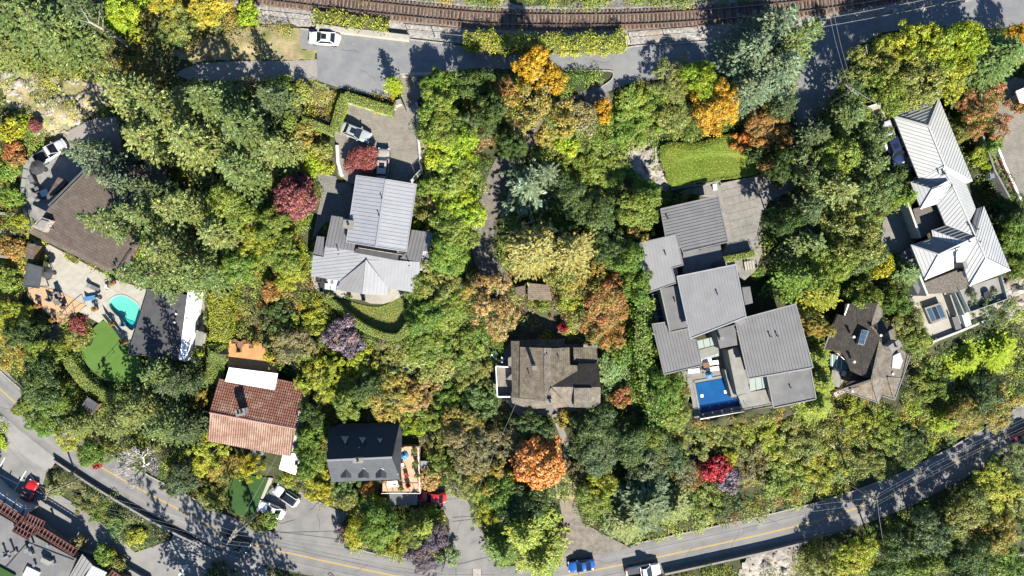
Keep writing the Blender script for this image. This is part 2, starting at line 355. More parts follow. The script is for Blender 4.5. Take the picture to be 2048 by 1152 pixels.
def h_raw(U, V):
    rv = road_v(U); rail = np.minimum(np.interp(U, [0,500,1100,1640,2100], [-30,0,40,15,-40]), rv-300)
    t = (rv-V)/(rv-rail)
    z = 8.0*np.clip((t-0.05)/0.80, -0.9, 1.0)
    z = np.where(t > 1.02, 8.0+(t-1.02)*10, z)
    z = np.where(t < -0.05, (t+0.05)*22.0, np.where(t < 0.05, 0.0, z))
    return z + 0.28*np.sin(U*0.031+V*0.017)*np.sin(V*0.043-U*0.011) * np.clip(np.abs(t)*8, 0, 1)
gu = np.concatenate([[-30000,-9000,-3000,-1200,-700], np.arange(-400, 2449, 8), [2750,3300,5000,11000,32000]]).astype(float)
gv = np.concatenate([[-30000,-9000,-3000,-1000,-650], np.arange(-400, 1553, 8), [1850,2400,4000,10000,31000]]).astype(float)
GU, GV = np.meshgrid(gu, gv)
GZ = np.clip(h_raw(GU, GV), -14, 12)
_best = np.full(GU.shape, 1e9); _bz = np.zeros(GU.shape)
_ins = np.zeros(GU.shape, bool)
for poly, z in PADS:
    d = polydist(poly, GU, GV); i = inside(poly, GU, GV)
    d = np.where(i, 0, d); m = (d < _best) | i
    _best = np.where(m, d, _best); _bz = np.where(m, z, _bz)
_w = np.clip(1-(_best-9)/26.0, 0, 1); _w = _w*_w*(3-2*_w)
GZ = GZ*(1-_w) + (_bz-0.10)*_w
_mn = GZ.copy()
for dy in (-1, 0, 1):
    for dx in (-1, 0, 1): _mn = np.minimum(_mn, np.roll(np.roll(GZ, dy, 0), dx, 1))
GZ = np.where(_best < 13, _mn, GZ)
def ground_z(u, v):
    i = np.searchsorted(gu, u)-1; j = np.searchsorted(gv, v)-1
    i = np.clip(i, 0, len(gu)-2); j = np.clip(j, 0, len(gv)-2)
    a = (u-gu[i])/(gu[i+1]-gu[i]); b = (v-gv[j])/(gv[j+1]-gv[j])
    return (GZ[j,i]*(1-a)+GZ[j,i+1]*a)*(1-b) + (GZ[j+1,i]*(1-a)+GZ[j+1,i+1]*a)*b
POOL1 = smooth_loop([(217,611),(222,597),(240,590),(258,595),(276,608),(281,622),(276,645),(265,662),(252,654),(241,639),(227,627)], 5)
POOL2 = [(1390,766),(1450,755),(1461,796),(1474,793),(1483,811),(1401,827)]
for poly, dz in ((POOL1, 1.6), (POOL2, 1.6)):
    m = inside(poly, GU, GV) | (polydist(poly, GU, GV) < 12); GZ = np.where(m, GZ-dz, GZ)
_s = (CAM_H-GZ)/FPX
_V = np.stack([(GU-1024)*_s, (576-GV)*_s, GZ], -1).reshape(-1, 3)
_nu, _nv = len(gu), len(gv)
_ii = np.arange((_nv-1)*_nu).reshape(_nv-1, _nu)[:, :-1].ravel()
_F = np.stack([_ii, _ii+_nu, _ii+_nu+1, _ii+1], -1)
def mesh_np(name, V, F, mat_, smooth=False):
    me = bpy.data.meshes.new(name); k = F.shape[1]
    me.vertices.add(len(V)); me.vertices.foreach_set('co', np.ascontiguousarray(V, np.float32).ravel())
    me.loops.add(F.size); me.loops.foreach_set('vertex_index', np.ascontiguousarray(F, np.int32).ravel())
    me.polygons.add(len(F)); me.polygons.foreach_set('loop_start', np.arange(0, F.size, k, dtype=np.int32)); me.polygons.foreach_set('loop_total', np.full(len(F), k, np.int32))
    if smooth: me.polygons.foreach_set('use_smooth', np.ones(len(F), bool))
    me.update(calc_edges=True)
    if mat_ is not None: me.materials.append(mat_)
    return me
_g = bpy.data.objects.new('ground', mesh_np('ground', _V, _F, MATS['ground'], True)); COL.objects.link(_g); tag(_g, kind='structure')

def sheet(name, poly, z, m, depth=0.5, kind='structure', holes=None, label=None):
    o = prism_px(name, poly, z, z-depth, MATS[m], None, holes); tag(o, kind=kind)
    if label: o['label'] = label
    return o
def drape(name, path, w, m, lift=0.03, kind='structure', label=None, seg=6):
    """a strip that follows the ground; path and width in photo pixels"""
    pts = smooth_path(path, seg); a = offset_path(pts, w/2); b = offset_path(pts, -w/2); c = offset_path(pts, 0)
    vs = []; fs = []
    for i in range(len(pts)):
        for q in (a[i], c[i], b[i]):
            z = float(ground_z(*q)); z = max(z, float(ground_z(*c[i]))) + lift; vs.append(P(q[0], q[1], z))
    for i in range(len(pts)-1):
        k = i*3; fs += [(k, k+1, k+4, k+3), (k+1, k+2, k+5, k+4)]
    o = mk(name, vs, fs, MATS[m]); tag(o, kind=kind)
    if label: o['label'] = label
    return o
def patch(name, poly, m, lift=0.04, label=None, bumps=0.0, step=7, kind='structure'):
    """an area of ground with its own soil: a fine sheet lying on the slope"""
    pu = [p[0] for p in poly]; pv = [p[1] for p in poly]
    us = np.arange(min(pu)-step, max(pu)+step*2, step); vs_ = np.arange(min(pv)-step, max(pv)+step*2, step)
    U, V = np.meshgrid(us, vs_); ins = inside(poly, U, V) | (polydist(poly, U, V) < step*0.7)
    U = U+RNG.uniform(-1, 1, U.shape)*step*0.3; V = V+RNG.uniform(-1, 1, V.shape)*step*0.3
    Z = ground_z(U, V)+lift+RNG.uniform(0, 1, U.shape)**2*bumps
    s = (CAM_H-Z)/FPX; X = np.stack([(U-1024)*s, (576-V)*s, Z], -1).reshape(-1, 3)
    n = len(us); F = []
    for j in range(len(vs_)-1):
        for i in range(n-1):
            if ins[j,i] and ins[j+1,i] and ins[j,i+1] and ins[j+1,i+1]:
                F.append((j*n+i, (j+1)*n+i, (j+1)*n+i+1, j*n+i+1))
    if not F: return None
    o = bpy.data.objects.new(name, mesh_np(name, X, np.array(F), MATS[m], bumps == 0)); COL.objects.link(o); tag(o, kind=kind)
    if label: o['label'] = label
    return o

# ---- roads and paths
def lower_road():
    offs = [-34,-30,-26,-22,-18,-14,-9,-5,0,5,9,14,18,22,26,30,35]; wear = [0.75,0.35,0.15,0.0,-0.35,0.0,0.3,0.1,0.15,0.1,0.3,0.0,-0.35,0.0,0.15,0.35,0.8]
    ln = offset_path(road_line, 0); V = []; A = []; F = []; n = len(offs); rows = [offset_path(road_line, o) for o in offs]
    for i in range(len(ln)):
        for k in range(n): V.append(P(*rows[k][i], 0.0)); A.append(wear[k])
    for i in range(len(ln)-1):
        for k in range(n-1): F.append((i*n+k, i*n+k+1, (i+1)*n+k+1, (i+1)*n+k))
    m0 = len(V)
    for i in range(len(ln)):
        for k in (0, n-1): p = P(*rows[k][i], 0.0); V.append(Vector((p.x, p.y, -0.4))); A.append(0.8)
    for i in range(len(ln)-1): F += [(i*n, (i+1)*n, m0+2*i+2, m0+2*i), (i*n+n-1, m0+2*i+1, m0+2*i+3, (i+1)*n+n-1)]
    m = mat('asphalt_road', (0.23,0.224,0.213), (0.185,0.182,0.175), scale=0.55, rough=0.92, bump=0.004, bscale=30, c3=(0.26,0.25,0.235), s3=0.10, m3=(0.45,0.7)); nt = m.node_tree; b = nt.nodes['Principled BSDF']; src = b.inputs['Base Color'].links[0].from_socket
    at = nt.nodes.new('ShaderNodeAttribute'); at.attribute_name = 'wear'; no = nt.nodes.new('ShaderNodeTexNoise'); no.inputs['Scale'].default_value = 0.35; no.inputs['Detail'].default_value = 4; geo = nt.nodes.new('ShaderNodeNewGeometry'); nt.links.new(geo.outputs['Position'], no.inputs['Vector'])
    mu = nt.nodes.new('ShaderNodeMath'); mu.operation = 'MULTIPLY'; nt.links.new(at.outputs['Fac'], mu.inputs[0]); nt.links.new(no.outputs[0], mu.inputs[1])
    mr = nt.nodes.new('ShaderNodeMapRange'); mr.inputs[1].default_value = -0.3; mr.inputs[2].default_value = 0.5; mr.inputs[3].default_value = 1.12; mr.inputs[4].default_value = 0.66; nt.links.new(mu.outputs[0], mr.inputs[0])
    mx = nt.nodes.new('ShaderNodeMix'); mx.data_type = 'RGBA'; mx.blend_type = 'MULTIPLY'; mx.inputs['Factor'].default_value = 1.0; nt.links.new(src, mx.inputs['A']); nt.links.new(mr.outputs[0], mx.inputs['B']); nt.links.new(mx.outputs['Result'], b.inputs['Base Color'])
    o = mk('road', V, F, m); a = o.data.attributes.new('wear', 'FLOAT', 'POINT'); a.data.foreach_set('value', A); tag(o, kind='structure')
lower_road()
def line_on_road(name, off, w, m, z, u0, u1, dash=None):
    pts = [(u, float(road_v(u))+off) for u in np.arange(u0, u1, 12.0)]
    MBx = MB(); a = offset_path(pts, w/2); b = offset_path(pts, -w/2); vs = []
    for i in range(len(pts)): vs += [P(*a[i], z), P(*b[i], z)]
    MBx.add(vs, [(2*i, 2*i+1, 2*i+3, 2*i+2) for i in range(len(pts)-1)])
    o = MBx.build(name, MATS[m]); tag(o, kind='structure'); return o
line_on_road('road_marking', -0.9, 0.9, 'yellow_paint', 0.006, -200, 2300)
line_on_road('road_marking', 0.9, 0.9, 'yellow_paint', 0.006, -200, 2300)
for off, u0, u1 in ((-17, 520, 1000), (15, 430, 1400), (-20, 1250, 1700), (24, 1000, 1560), (-9, 560, 900)):
    line_on_road('road_seam', off, 0.7, 'tar_crack', 0.005, u0, u1)
def kerb(path, z, w=2.2, h=0.13, name='kerb', m='curb'):
    pts = smooth_path(path, 4); o = MB(); a = offset_path(pts, w/2); b = offset_path(pts, -w/2)
    vs = []; n = len(pts)
    for i in range(n):
        A = P(*a[i], z+h); B = P(*b[i], z+h); vs += [A, B, (A.x, A.y, z-0.3), (B.x, B.y, z-0.3)]
    fs = []
    for i in range(n-1):
        k = 4*i; fs += [(k, k+1, k+5, k+4), (k, k+4, k+6, k+2), (k+1, k+3, k+7, k+5)]
    fs += [(0, 2, 3, 1), (4*n-4, 4*n-3, 4*n-1, 4*n-2)]
    o.add(vs, fs); q = o.build(name, MATS[m]); tag(q, kind='structure'); return q
def road_off(off, u0, u1, st=30): return [(u, float(road_v(u))+off) for u in np.arange(u0, u1, st)]
kerb(road_off(-36, -60, 120), 0); kerb(road_off(-36, 200, 500), 0); kerb(road_off(-36, 705, 890), 0); kerb(road_off(-36, 1270, 2070), 0)
sheet('road', UPROAD, 8.0, 'asphalt_new', 0.5)
sheet('driveway', PALE_STRIP, 8.004, 'pale_drive', 0.5)
kerb([(601,57),(640,61),(690,66),(780,74),(860,83),(905,88)], 8.0, 2.0)
kerb([(945,95),(1000,100),(1130,102),(1236,102),(1262,93),(1340,87),(1450,80),(1560,71)], 8.0, 2.0)
kerb([(1192,180),(1222,160),(1226,146),(1215,141),(1130,140)], 8.0, 1.6)
drape('lane', [(1215,182),(1150,215),(1075,262),(1030,300),(1000,350),(985,400),(968,450),(966,500),(985,545),(1010,580)], 44, 'lane_dark', 0.06)
sheet('driveway', DRIVE_A, 7.2, 'pavers', 2.2)
sheet('driveway', [(800,146),(890,143),(888,148),(802,152)], 8.03, 'curb', 0.9)
sheet('patio', PATIO_A, 5.6, 'pavers_grey', 1.0)
sheet('patio', PATIO_A2, 4.6, 'concrete_pale', 1.0)
sheet('lawn', LAWN_A, 4.3, 'lawn', 0.8)
sheet('terrace', UPTERR, 5.0, 'concrete_dark', 2.0)
sheet('driveway', [(120,276),(150,256),(190,238),(232,234),(240,286),(205,306),(165,300),(135,300)], 5.006, 'pale_drive', 0.3)
sheet('terrace', POOLTERR, 3.2, 'concrete_pale', 2.2, holes=[POOL1])
sheet('wood_deck', WOODDECK, 3.21, 'deck_tan', 0.9)
sheet('putting_green', PUTT, 2.2, 'turf_green', 0.6)
sheet('side_yard', SIDEYARD, 1.0, 'concrete', 1.2)
sheet('artificial_lawn', GREEN4, 0.55, 'turf_dark', 0.5)
sheet('driveway', DRIVE4, 0.13, 'asphalt', 0.4)
sheet('driveway', DRIVE5, 0.16, 'asphalt', 0.4)
sheet('dirt_lane', DIRT, 0.12, 'lane_gravel', 0.4)
sheet('patio', H6PAD, 3.0, 'concrete', 1.2)
drape('garden_path', [(1108,828),(1118,850),(1130,885),(1134,930),(1126,960)], 13, 'concrete', 0.08)
sheet('driveway', DRIVE_C, 6.2, 'concrete', 1.5)
sheet('pool_deck', POOLDECK_C, 3.8, 'concrete', 2.4, holes=[POOL2])
sheet('driveway', H9DRIVE, 7.0, 'concrete_pale', 2.0)
sheet('patio', H9PATIO, 5.4, 'concrete', 1.0)
sheet('terrace', H9TERR, 4.0, 'concrete_pale', 2.2)
sheet('driveway', RDRIVE, 7.0, 'pavers', 1.0)
sheet('parking_lot', PARKLOT, -1.2, 'asphalt', 0.6)
# entrance ramp that joins the parking lot with the road
_rp = [P(0,812,0.01),P(60,872,0.01),P(112,918,0.01),P(96,945,-1.18),P(40,905,-1.18),P(-60,860,-1.18),P(-60,760,0.01)]
tag(MB().slab3(_rp, 0.5).build('driveway', MATS['asphalt']), kind='structure')
_rp = [P(352,1062,0.012),P(430,1098,0.012),P(520,1128,0.012),P(560,1160,0.0),P(470,1165,-1.17),P(330,1100,-1.17)]
tag(MB().slab3(_rp, 0.5).build('driveway', MATS['asphalt']), kind='structure')
# the lawn mound: gently ridged turf
def mound(poly, z, m, hgt):
    pu = [p[0] for p in poly]; pv = [p[1] for p in poly]; st = 4
    us = np.arange(min(pu), max(pu)+st, st); vv = np.arange(min(pv), max(pv)+st, st)
    U, V = np.meshgrid(us, vv); d = np.where(inside(poly, U, V), polydist(poly, U, V), 0)
    Z = z+hgt*np.clip(d/14, 0, 1)**0.7
    step1 = 1/(1+np.exp(-(V-(322-14*np.sin((U-1345)/75*1.2))) / 0.8)); Z = Z-0.42*step1*np.clip((U-1345)/40, 0, 1)*np.clip((1530-U)/30, 0, 1)*np.clip(d/8, 0, 1)
    step2 = 1/(1+np.exp(-(V-(292+10*np.cos((U-1380)/30))) / 5)); Z = Z-0.15*step2*np.clip(d/8, 0, 1)
    s = (CAM_H-Z)/FPX; X = np.stack([(U-1024)*s, (576-V)*s, Z], -1).reshape(-1, 3); n = len(us); F = []
    ok = inside(poly, U, V) | (polydist(poly, U, V) < 2)
    for j in range(len(vv)-1):
        for i in range(n-1):
            if ok[j,i] and ok[j+1,i] and ok[j,i+1] and ok[j+1,i+1]: F.append((j*n+i, (j+1)*n+i, (j+1)*n+i+1, j*n+i+1))
    o = bpy.data.objects.new('lawn', mesh_np('lawn', X, np.array(F), MATS[m], True)); COL.objects.link(o); tag(o, kind='structure')
mound(HILLAWN, 7.6, 'hill_lawn', 0.5)
sheet('lawn_bank', [(1425+(u-1425)*0.985, 322+(v-322)*0.975) for u, v in HILLAWN], 7.5, 'hill_lawn', 1.4)
# bare areas of the slope
patch('dry_slope', smooth_loop([(100,190),(150,150),(205,165),(225,205),(190,225),(140,255),(120,290),(75,280),(60,240),(20,210),(0,150),(30,120),(70,150)], 3), 'dry_grass', 0.05, bumps=0.25)
patch('dry_slope', [(505,50),(600,58),(600,97),(634,100),(632,117),(560,121),(470,121),(380,120),(330,110),(400,80),(470,60)], 'dry_grass', 0.05, bumps=0.1)
patch('dry_slope', [(600,160),(650,167),(668,185),(655,215),(600,205),(560,180)], 'dry_grass', 0.05, bumps=0.1)
patch('rock_face', smooth_loop([(1262,300),(1300,285),(1318,300),(1322,340),(1342,372),(1310,388),(1290,360),(1262,335)], 3), 'rock', 0.06, bumps=0.35)
patch('rock_face', smooth_loop([(1500,1112),(1560,1100),(1600,1092),(1590,1150),(1600,1200),(1480,1200),(1480,1140)], 3), 'rock', 0.06, bumps=0.5)
patch('rock_face', smooth_loop([(2010,560),(2060,540),(2070,640),(2020,640),(2005,610)], 3), 'rock', 0.06, bumps=0.5)
patch('rock_face', smooth_loop([(86,655),(120,650),(132,690),(110,708),(95,690)], 3), 'rock_dark', 0.08, bumps=0.3)
patch('bare_soil', smooth_loop([(1120,945),(1150,940),(1160,990),(1150,1010),(1118,1005),(1112,975)], 3), 'dry_grass', 0.05, bumps=0.1)
patch('bare_soil', [(1060,640),(1170,650),(1185,690),(1030,680)], 'soil', 0.05, bumps=0.2)
patch('bare_soil', [(1030,560),(1110,570),(1110,640),(1040,640)], 'soil', 0.05, bumps=0.2)
patch('bare_soil', [(840,250),(870,270),(885,480),(868,470),(848,370)], 'dry_grass', 0.05, bumps=0.2)
patch('bare_soil', [(408,575),(418,575),(412,735),(402,735)], 'soil', 0.05, bumps=0.1)

# ---------------------------------------------------------------- railway
RAIL_LINE = [(300,-60),(420,-28),(512,-12),(640,4),(760,18),(880,30),(960,37),(1040,40),(1160,41),(1280,39),(1400,32),(1536,20),(1640,9),(1740,-6),(1850,-26),(2000,-60)]
ZR = 8.55
_rl = smooth_path(RAIL_LINE, 16)
_bed = [P(u, v, ZR-0.22) for u, v in _rl]
def world_band(name, w, z, m, path=None, dz=-0.6, parent=None, kind=None):
    pts = [(p.x, p.y) for p in (path or _bed)]; a = offset_path(pts, w/2); b = offset_path(pts, -w/2); o = MB(); vs = []
    for i in range(len(pts)): vs += [(a[i][0], a[i][1], z), (b[i][0], b[i][1], z), (a[i][0]*1.0, a[i][1], z+dz), (b[i][0], b[i][1], z+dz)]
    fs = []
    for i in range(len(pts)-1):
        k = 4*i; fs += [(k, k+1, k+5, k+4), (k, k+4, k+6, k+2), (k+1, k+3, k+7, k+5)]
    q = o.add(vs, fs).build(name, MATS[m], parent); return tag(q, kind=kind)
# ballast: a trapezoid with rough surface
def ballast():
    V = []; F = []; prof = [(-5.2,-0.75),(-3.0,-0.3),(-1.9,-0.02),(0,0.0),(1.9,-0.02),(3.0,-0.3),(5.2,-0.75)]
    pts = [(p.x, p.y) for p in _bed]; offs = [offset_path(pts, q[0]) for q in prof]; n = len(prof)
    for i in range(len(pts)):
        for k in range(n): V.append((offs[k][i][0], offs[k][i][1], ZR-0.2+prof[k][1]+random.uniform(-.03, .03)))
    for i in range(len(pts)-1):
        for k in range(n-1): F.append((i*n+k, i*n+k+1, (i+1)*n+k+1, (i+1)*n+k))
    tag(mk('ballast_bed', V, F, MATS['ballast']), kind='structure')
ballast()
world_band('ballast_stain', 3.1, ZR-0.165, 'ballast_rust', None, -0.1, None, 'structure')
def vary(m, lo, hi):
    nt = m.node_tree; b = nt.nodes['Principled BSDF']; src = b.inputs['Base Color'].links[0].from_socket; oi = nt.nodes.new('ShaderNodeObjectInfo'); mr = nt.nodes.new('ShaderNodeMapRange'); mr.inputs[3].default_value = lo; mr.inputs[4].default_value = hi; nt.links.new(oi.outputs['Random'], mr.inputs[0])
    mx = nt.nodes.new('ShaderNodeMix'); mx.data_type = 'RGBA'; mx.blend_type = 'MULTIPLY'; mx.inputs['Factor'].default_value = 1.0; nt.links.new(src, mx.inputs['A']); nt.links.new(mr.outputs[0], mx.inputs['B']); nt.links.new(mx.outputs['Result'], b.inputs['Base Color'])
vary(MATS['sleeper'], 0.6, 1.7)
track = empty('railway_track', P(1024, 40, ZR-0.2), 'rusty single railway track with dark wooden sleepers along top of photo', 'railway track')
_arc = [0.0]
for i in range(1, len(_bed)): _arc.append(_arc[-1]+(_bed[i]-_bed[i-1]).length)
_sl = None; d = 0.0; _cnt = 0
while d < _arc[-1]:
    i = min(max(int(np.searchsorted(_arc, d))-1, 0), len(_bed)-2); t = (d-_arc[i])/(_arc[i+1]-_arc[i])
    p = _bed[i].lerp(_bed[i+1], t); ang = math.atan2(_bed[i+1].y-_bed[i].y, _bed[i+1].x-_bed[i].x)
    if -78 < p.x < 62:
        if _sl is None:
            _sl = MB().box((0, 0, 0), (0.25, 2.75, 0.2)).build('sleeper', MATS['sleeper'], track); o = _sl
        else:
            o = _sl.copy(); COL.objects.link(o); o.parent = track; o.matrix_parent_inverse = _sl.matrix_parent_inverse.copy()
        o.location = (p.x+random.uniform(-.04, .04), p.y+random.uniform(-.08, .08), ZR-0.13); o.rotation_euler = (0, 0, ang+random.uniform(-.04, .04)); _cnt += 1
    d += 0.56
for sgn in (-1, 1):
    pts = [(p.x, p.y) for p in _bed]; q = offset_path(pts, sgn*0.755)
    r = world_band('rail', 0.14, ZR+0.10, 'rail', [Vector((a, b, 0)) for a, b in q], -0.16, track)
    world_band('rail_head', 0.07, ZR+0.125, 'rail_top', [Vector((a, b, 0)) for a, b in q], -0.03, r)
# ---------------------------------------------------------------- building materials
mat('metal_grey', (0.4,0.41,0.43), (0.35,0.36,0.38), scale=0.6, rough=0.5, metal=0.25, c3=(0.361,0.369,0.377), s3=0.35, m3=(0.5, 0.75))
mat('metal_lower', (0.32,0.325,0.335), (0.28,0.285,0.295), scale=0.6, rough=0.5, metal=0.25, c3=(0.287,0.291,0.295), s3=0.35, m3=(0.5, 0.75))  # metal_grey darkened to offset stronger sun on south slopes, light put into colour
mat('metal_warm', (0.31,0.305,0.30), (0.27,0.265,0.26), scale=0.6, rough=0.55, metal=0.2, c3=(0.279,0.275,0.271), s3=0.35, m3=(0.5, 0.75))
mat('tile_pale', (0.33,0.20,0.14), (0.24,0.13,0.09), scale=2.2, rough=0.8, c3=(0.38,0.27,0.2), s3=0.7, m3=(0.45,0.6))
mat('metal_seam', (0.33,0.335,0.345), (0.30,0.305,0.31), scale=1, rough=0.55, metal=0.2)
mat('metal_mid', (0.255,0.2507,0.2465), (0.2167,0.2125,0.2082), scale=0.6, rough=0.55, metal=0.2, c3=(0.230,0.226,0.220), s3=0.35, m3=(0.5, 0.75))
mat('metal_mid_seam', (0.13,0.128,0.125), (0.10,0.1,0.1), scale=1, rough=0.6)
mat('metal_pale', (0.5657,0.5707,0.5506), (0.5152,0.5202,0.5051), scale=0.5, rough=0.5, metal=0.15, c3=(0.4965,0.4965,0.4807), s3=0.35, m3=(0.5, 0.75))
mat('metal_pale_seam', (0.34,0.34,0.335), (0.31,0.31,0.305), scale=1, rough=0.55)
mat('flat_grey', (0.165,0.165,0.165), (0.135,0.135,0.135), scale=0.8, rough=0.9, bump=0.004, bscale=20, c3=(0.2,0.195,0.19), s3=0.25)
mat('flat_dark', (0.075,0.076,0.08), (0.055,0.056,0.06), scale=1.0, rough=0.9, bump=0.004, bscale=20, c3=(0.095,0.095,0.097), s3=0.4)
mat('flat_pale', (0.288,0.28,0.252), (0.24,0.232,0.208), scale=0.9, rough=0.9, c3=(0.2,0.192,0.168), s3=0.5)
mat('gravel_roof', (0.20,0.175,0.145), (0.10,0.09,0.078), scale=4.0, rough=0.95, bump=0.03, bscale=12, c3=(0.14,0.125,0.105), s3=0.4)
mat('white_trim', (0.72,0.71,0.68), (0.62,0.61,0.58), scale=1.5, rough=0.6)
mat('white_roof', (0.80,0.80,0.80), (0.74,0.74,0.74), scale=1, rough=0.6)
mat('stucco', (0.364,0.336,0.287), (0.315,0.287,0.245), scale=2, rough=0.9, bump=0.005)
mat('stucco_white', (0.561,0.544,0.5015), (0.476,0.459,0.425), scale=2, rough=0.9, bump=0.005)
mat('wood_wall', (0.20,0.12,0.07), (0.14,0.085,0.05), scale=2, rough=0.85)
mat('dark_wall', (0.10,0.1,0.1), (0.075,0.075,0.075), scale=2, rough=0.8)
mat('stone_wall', (0.42,0.37,0.31), (0.24,0.21,0.18), scale=3, rough=0.95, bump=0.05, bscale=6)
mat('tile_red', (0.234,0.09867,0.06279), (0.156,0.06435,0.04485), scale=2.2, rough=0.8, c3=(0.2808,0.1802,0.13), s3=0.7, m3=(0.5,0.62))
mat('tile_base', (0.12,0.05,0.035), (0.09,0.04,0.03), scale=2, rough=0.9)
mat('red_paint', (0.143,0.054,0.0455), (0.11,0.042,0.03575), scale=2, rough=0.6)
mat('pink_trim', (0.4,0.216,0.184), (0.336,0.176,0.152), scale=2, rough=0.7)
mat('black_metal', (0.03,0.03,0.032), (0.045,0.045,0.046), scale=3, rough=0.5)
mat('galv', (0.36,0.368,0.376), (0.304,0.312,0.32), scale=3, rough=0.45, metal=0.5)
mat('pool_tile', (0.52,0.74,0.60), (0.48,0.71,0.58), scale=0.7, rough=0.6)
mat('pool_step', (0.05,0.50,0.50), (0.06,0.53,0.52), scale=0.7, rough=0.6)
mat('cover_blue', (0.0008,0.078,0.25), (0.0006,0.0676,0.225), scale=0.4, rough=0.35, c3=(0.001,0.0988,0.28), s3=0.3)
mat('cover_navy', (0.003,0.02,0.16), (0.002,0.016,0.13), scale=0.6, rough=0.3)
mat('cloth_white', (0.74,0.73,0.71), (0.66,0.65,0.63), scale=4, rough=0.9)
mat('cloth_grey', (0.16,0.165,0.17), (0.12,0.125,0.13), scale=4, rough=0.9)
mat('cloth_blue', (0.06,0.22,0.42), (0.05,0.18,0.36), scale=4, rough=0.9)
mat('cloth_red', (0.45,0.05,0.05), (0.36,0.04,0.04), scale=4, rough=0.9)
mat('cloth_black', (0.035,0.035,0.037), (0.05,0.05,0.052), scale=4, rough=0.9)
mat('teak', (0.24,0.13,0.065), (0.17,0.09,0.045), scale=4, rough=0.7)
mat('terracotta', (0.38,0.15,0.08), (0.3,0.12,0.065), scale=4, rough=0.85)
glossy('glass_dark', (0.025,0.035,0.05), 0.08); glossy('glass_blue', (0.05,0.10,0.17), 0.1); glossy('glass_green', (0.20,0.30,0.27), 0.15); glossy('glass_frost', (0.36,0.42,0.38), 0.25); glossy('glass_pale', (0.5,0.55,0.55), 0.2)
lined('shingle_brown', (0.126,0.0984,0.0792), (0.072,0.0552,0.0444), -0.50, 0.42, 0.14, 0.2, brick=0.9, rough=0.95)
lined('shingle_dark', (0.075,0.063,0.054), (0.035,0.03,0.026), 1.35, 0.30, 0.16, 0.3, brick=0.35, rough=0.95)
lined('shingle_mid', (0.1997,0.1742,0.1403), (0.102,0.085,0.068), 0.6, 0.30, 0.16, 0.28, brick=0.35, rough=0.95)
lined('shingle_tan', (0.2125,0.1742,0.1275), (0.1232,0.09775,0.07225), 0.02, 0.30, 0.16, 0.28, brick=0.35, rough=0.95)
lined('shingle_moss', (0.18,0.152,0.108), (0.08,0.068,0.05), 1.55, 0.30, 0.16, 0.35, brick=0.35, rough=0.95)
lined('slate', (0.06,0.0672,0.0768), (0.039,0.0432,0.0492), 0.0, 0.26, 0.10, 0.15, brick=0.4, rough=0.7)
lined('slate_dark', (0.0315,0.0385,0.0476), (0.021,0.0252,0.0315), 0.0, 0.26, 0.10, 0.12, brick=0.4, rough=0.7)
def water_mat():
    m = bpy.data.materials.new('pool_water'); m.use_nodes = True; nt = m.node_tree; b = nt.nodes['Principled BSDF']
    b.inputs['Base Color'].default_value = (0.75, 0.97, 0.96, 1); b.inputs['Roughness'].default_value = 0.02; b.inputs['IOR'].default_value = 1.33; b.inputs['Transmission Weight'].default_value = 1.0
    geo = nt.nodes.new('ShaderNodeNewGeometry'); no = nt.nodes.new('ShaderNodeTexNoise'); no.inputs['Scale'].default_value = 2.0; nt.links.new(geo.outputs['Position'], no.inputs['Vector'])
    bp = nt.nodes.new('ShaderNodeBump'); bp.inputs['Distance'].default_value = 0.01; nt.links.new(no.outputs[0], bp.inputs['Height']); nt.links.new(bp.outputs[0], b.inputs['Normal'])
    # sunlight must reach the basin: water passes shadow rays as thin glass does
    tr = nt.nodes.new('ShaderNodeBsdfTransparent'); tr.inputs[0].default_value = (0.72, 0.96, 0.95, 1); mx = nt.nodes.new('ShaderNodeMixShader'); mx.inputs[0].default_value = 0.12
    gl = nt.nodes.new('ShaderNodeBsdfGlossy'); gl.inputs['Roughness'].default_value = 0.03; nt.links.new(bp.outputs[0], gl.inputs['Normal'])
    mx.inputs[0].default_value = 0.06; nt.links.new(tr.outputs[0], mx.inputs[1]); nt.links.new(gl.outputs[0], mx.inputs[2])
    nt.links.new(mx.outputs[0], nt.nodes['Material Output'].inputs[0]); MATS['pool_water'] = m
water_mat()

# ---------------------------------------------------------------- building helpers
def P3(q): return P(q[0], q[1], q[2])
def seams(face, a, b, spacing, m, parent, w=0.05, h=0.04):
    """upstanding ribs parallel to a->b over a planar roof face (3d points)"""
    n = (face[1]-face[0]).cross(face[2]-face[0]).normalized()
    if n.z < 0: n = -n
    e1 = (b-a); e1 = (e1-n*e1.dot(n)).normalized(); e2 = n.cross(e1).normalized(); o = face[0]
    q = [((p-o).dot(e1), (p-o).dot(e2)) for p in face]; lo = min(x[1] for x in q); hi = max(x[1] for x in q); mb = MB(); t = lo+spacing*0.5
    while t < hi:
        xs = []
        for i in range(len(q)):
            (x1, y1), (x2, y2) = q[i], q[(i+1) % len(q)]
            if (y1 > t) != (y2 > t): xs.append(x1+(t-y1)*(x2-x1)/(y2-y1))
        xs.sort()
        for i in range(0, len(xs)-1, 2):
            if xs[i+1]-xs[i] > 0.25:
                A = o+e1*(xs[i]+0.04)+e2*t+n*h*0.35; B = o+e1*(xs[i+1]-0.04)+e2*t+n*h*0.35; mb.bar(A, B, w, h)
        t += spacing
    if not mb.v: return None
    s = mb.build('standing_seams', MATS[m], parent); s['kind'] = 'stuff'; return s
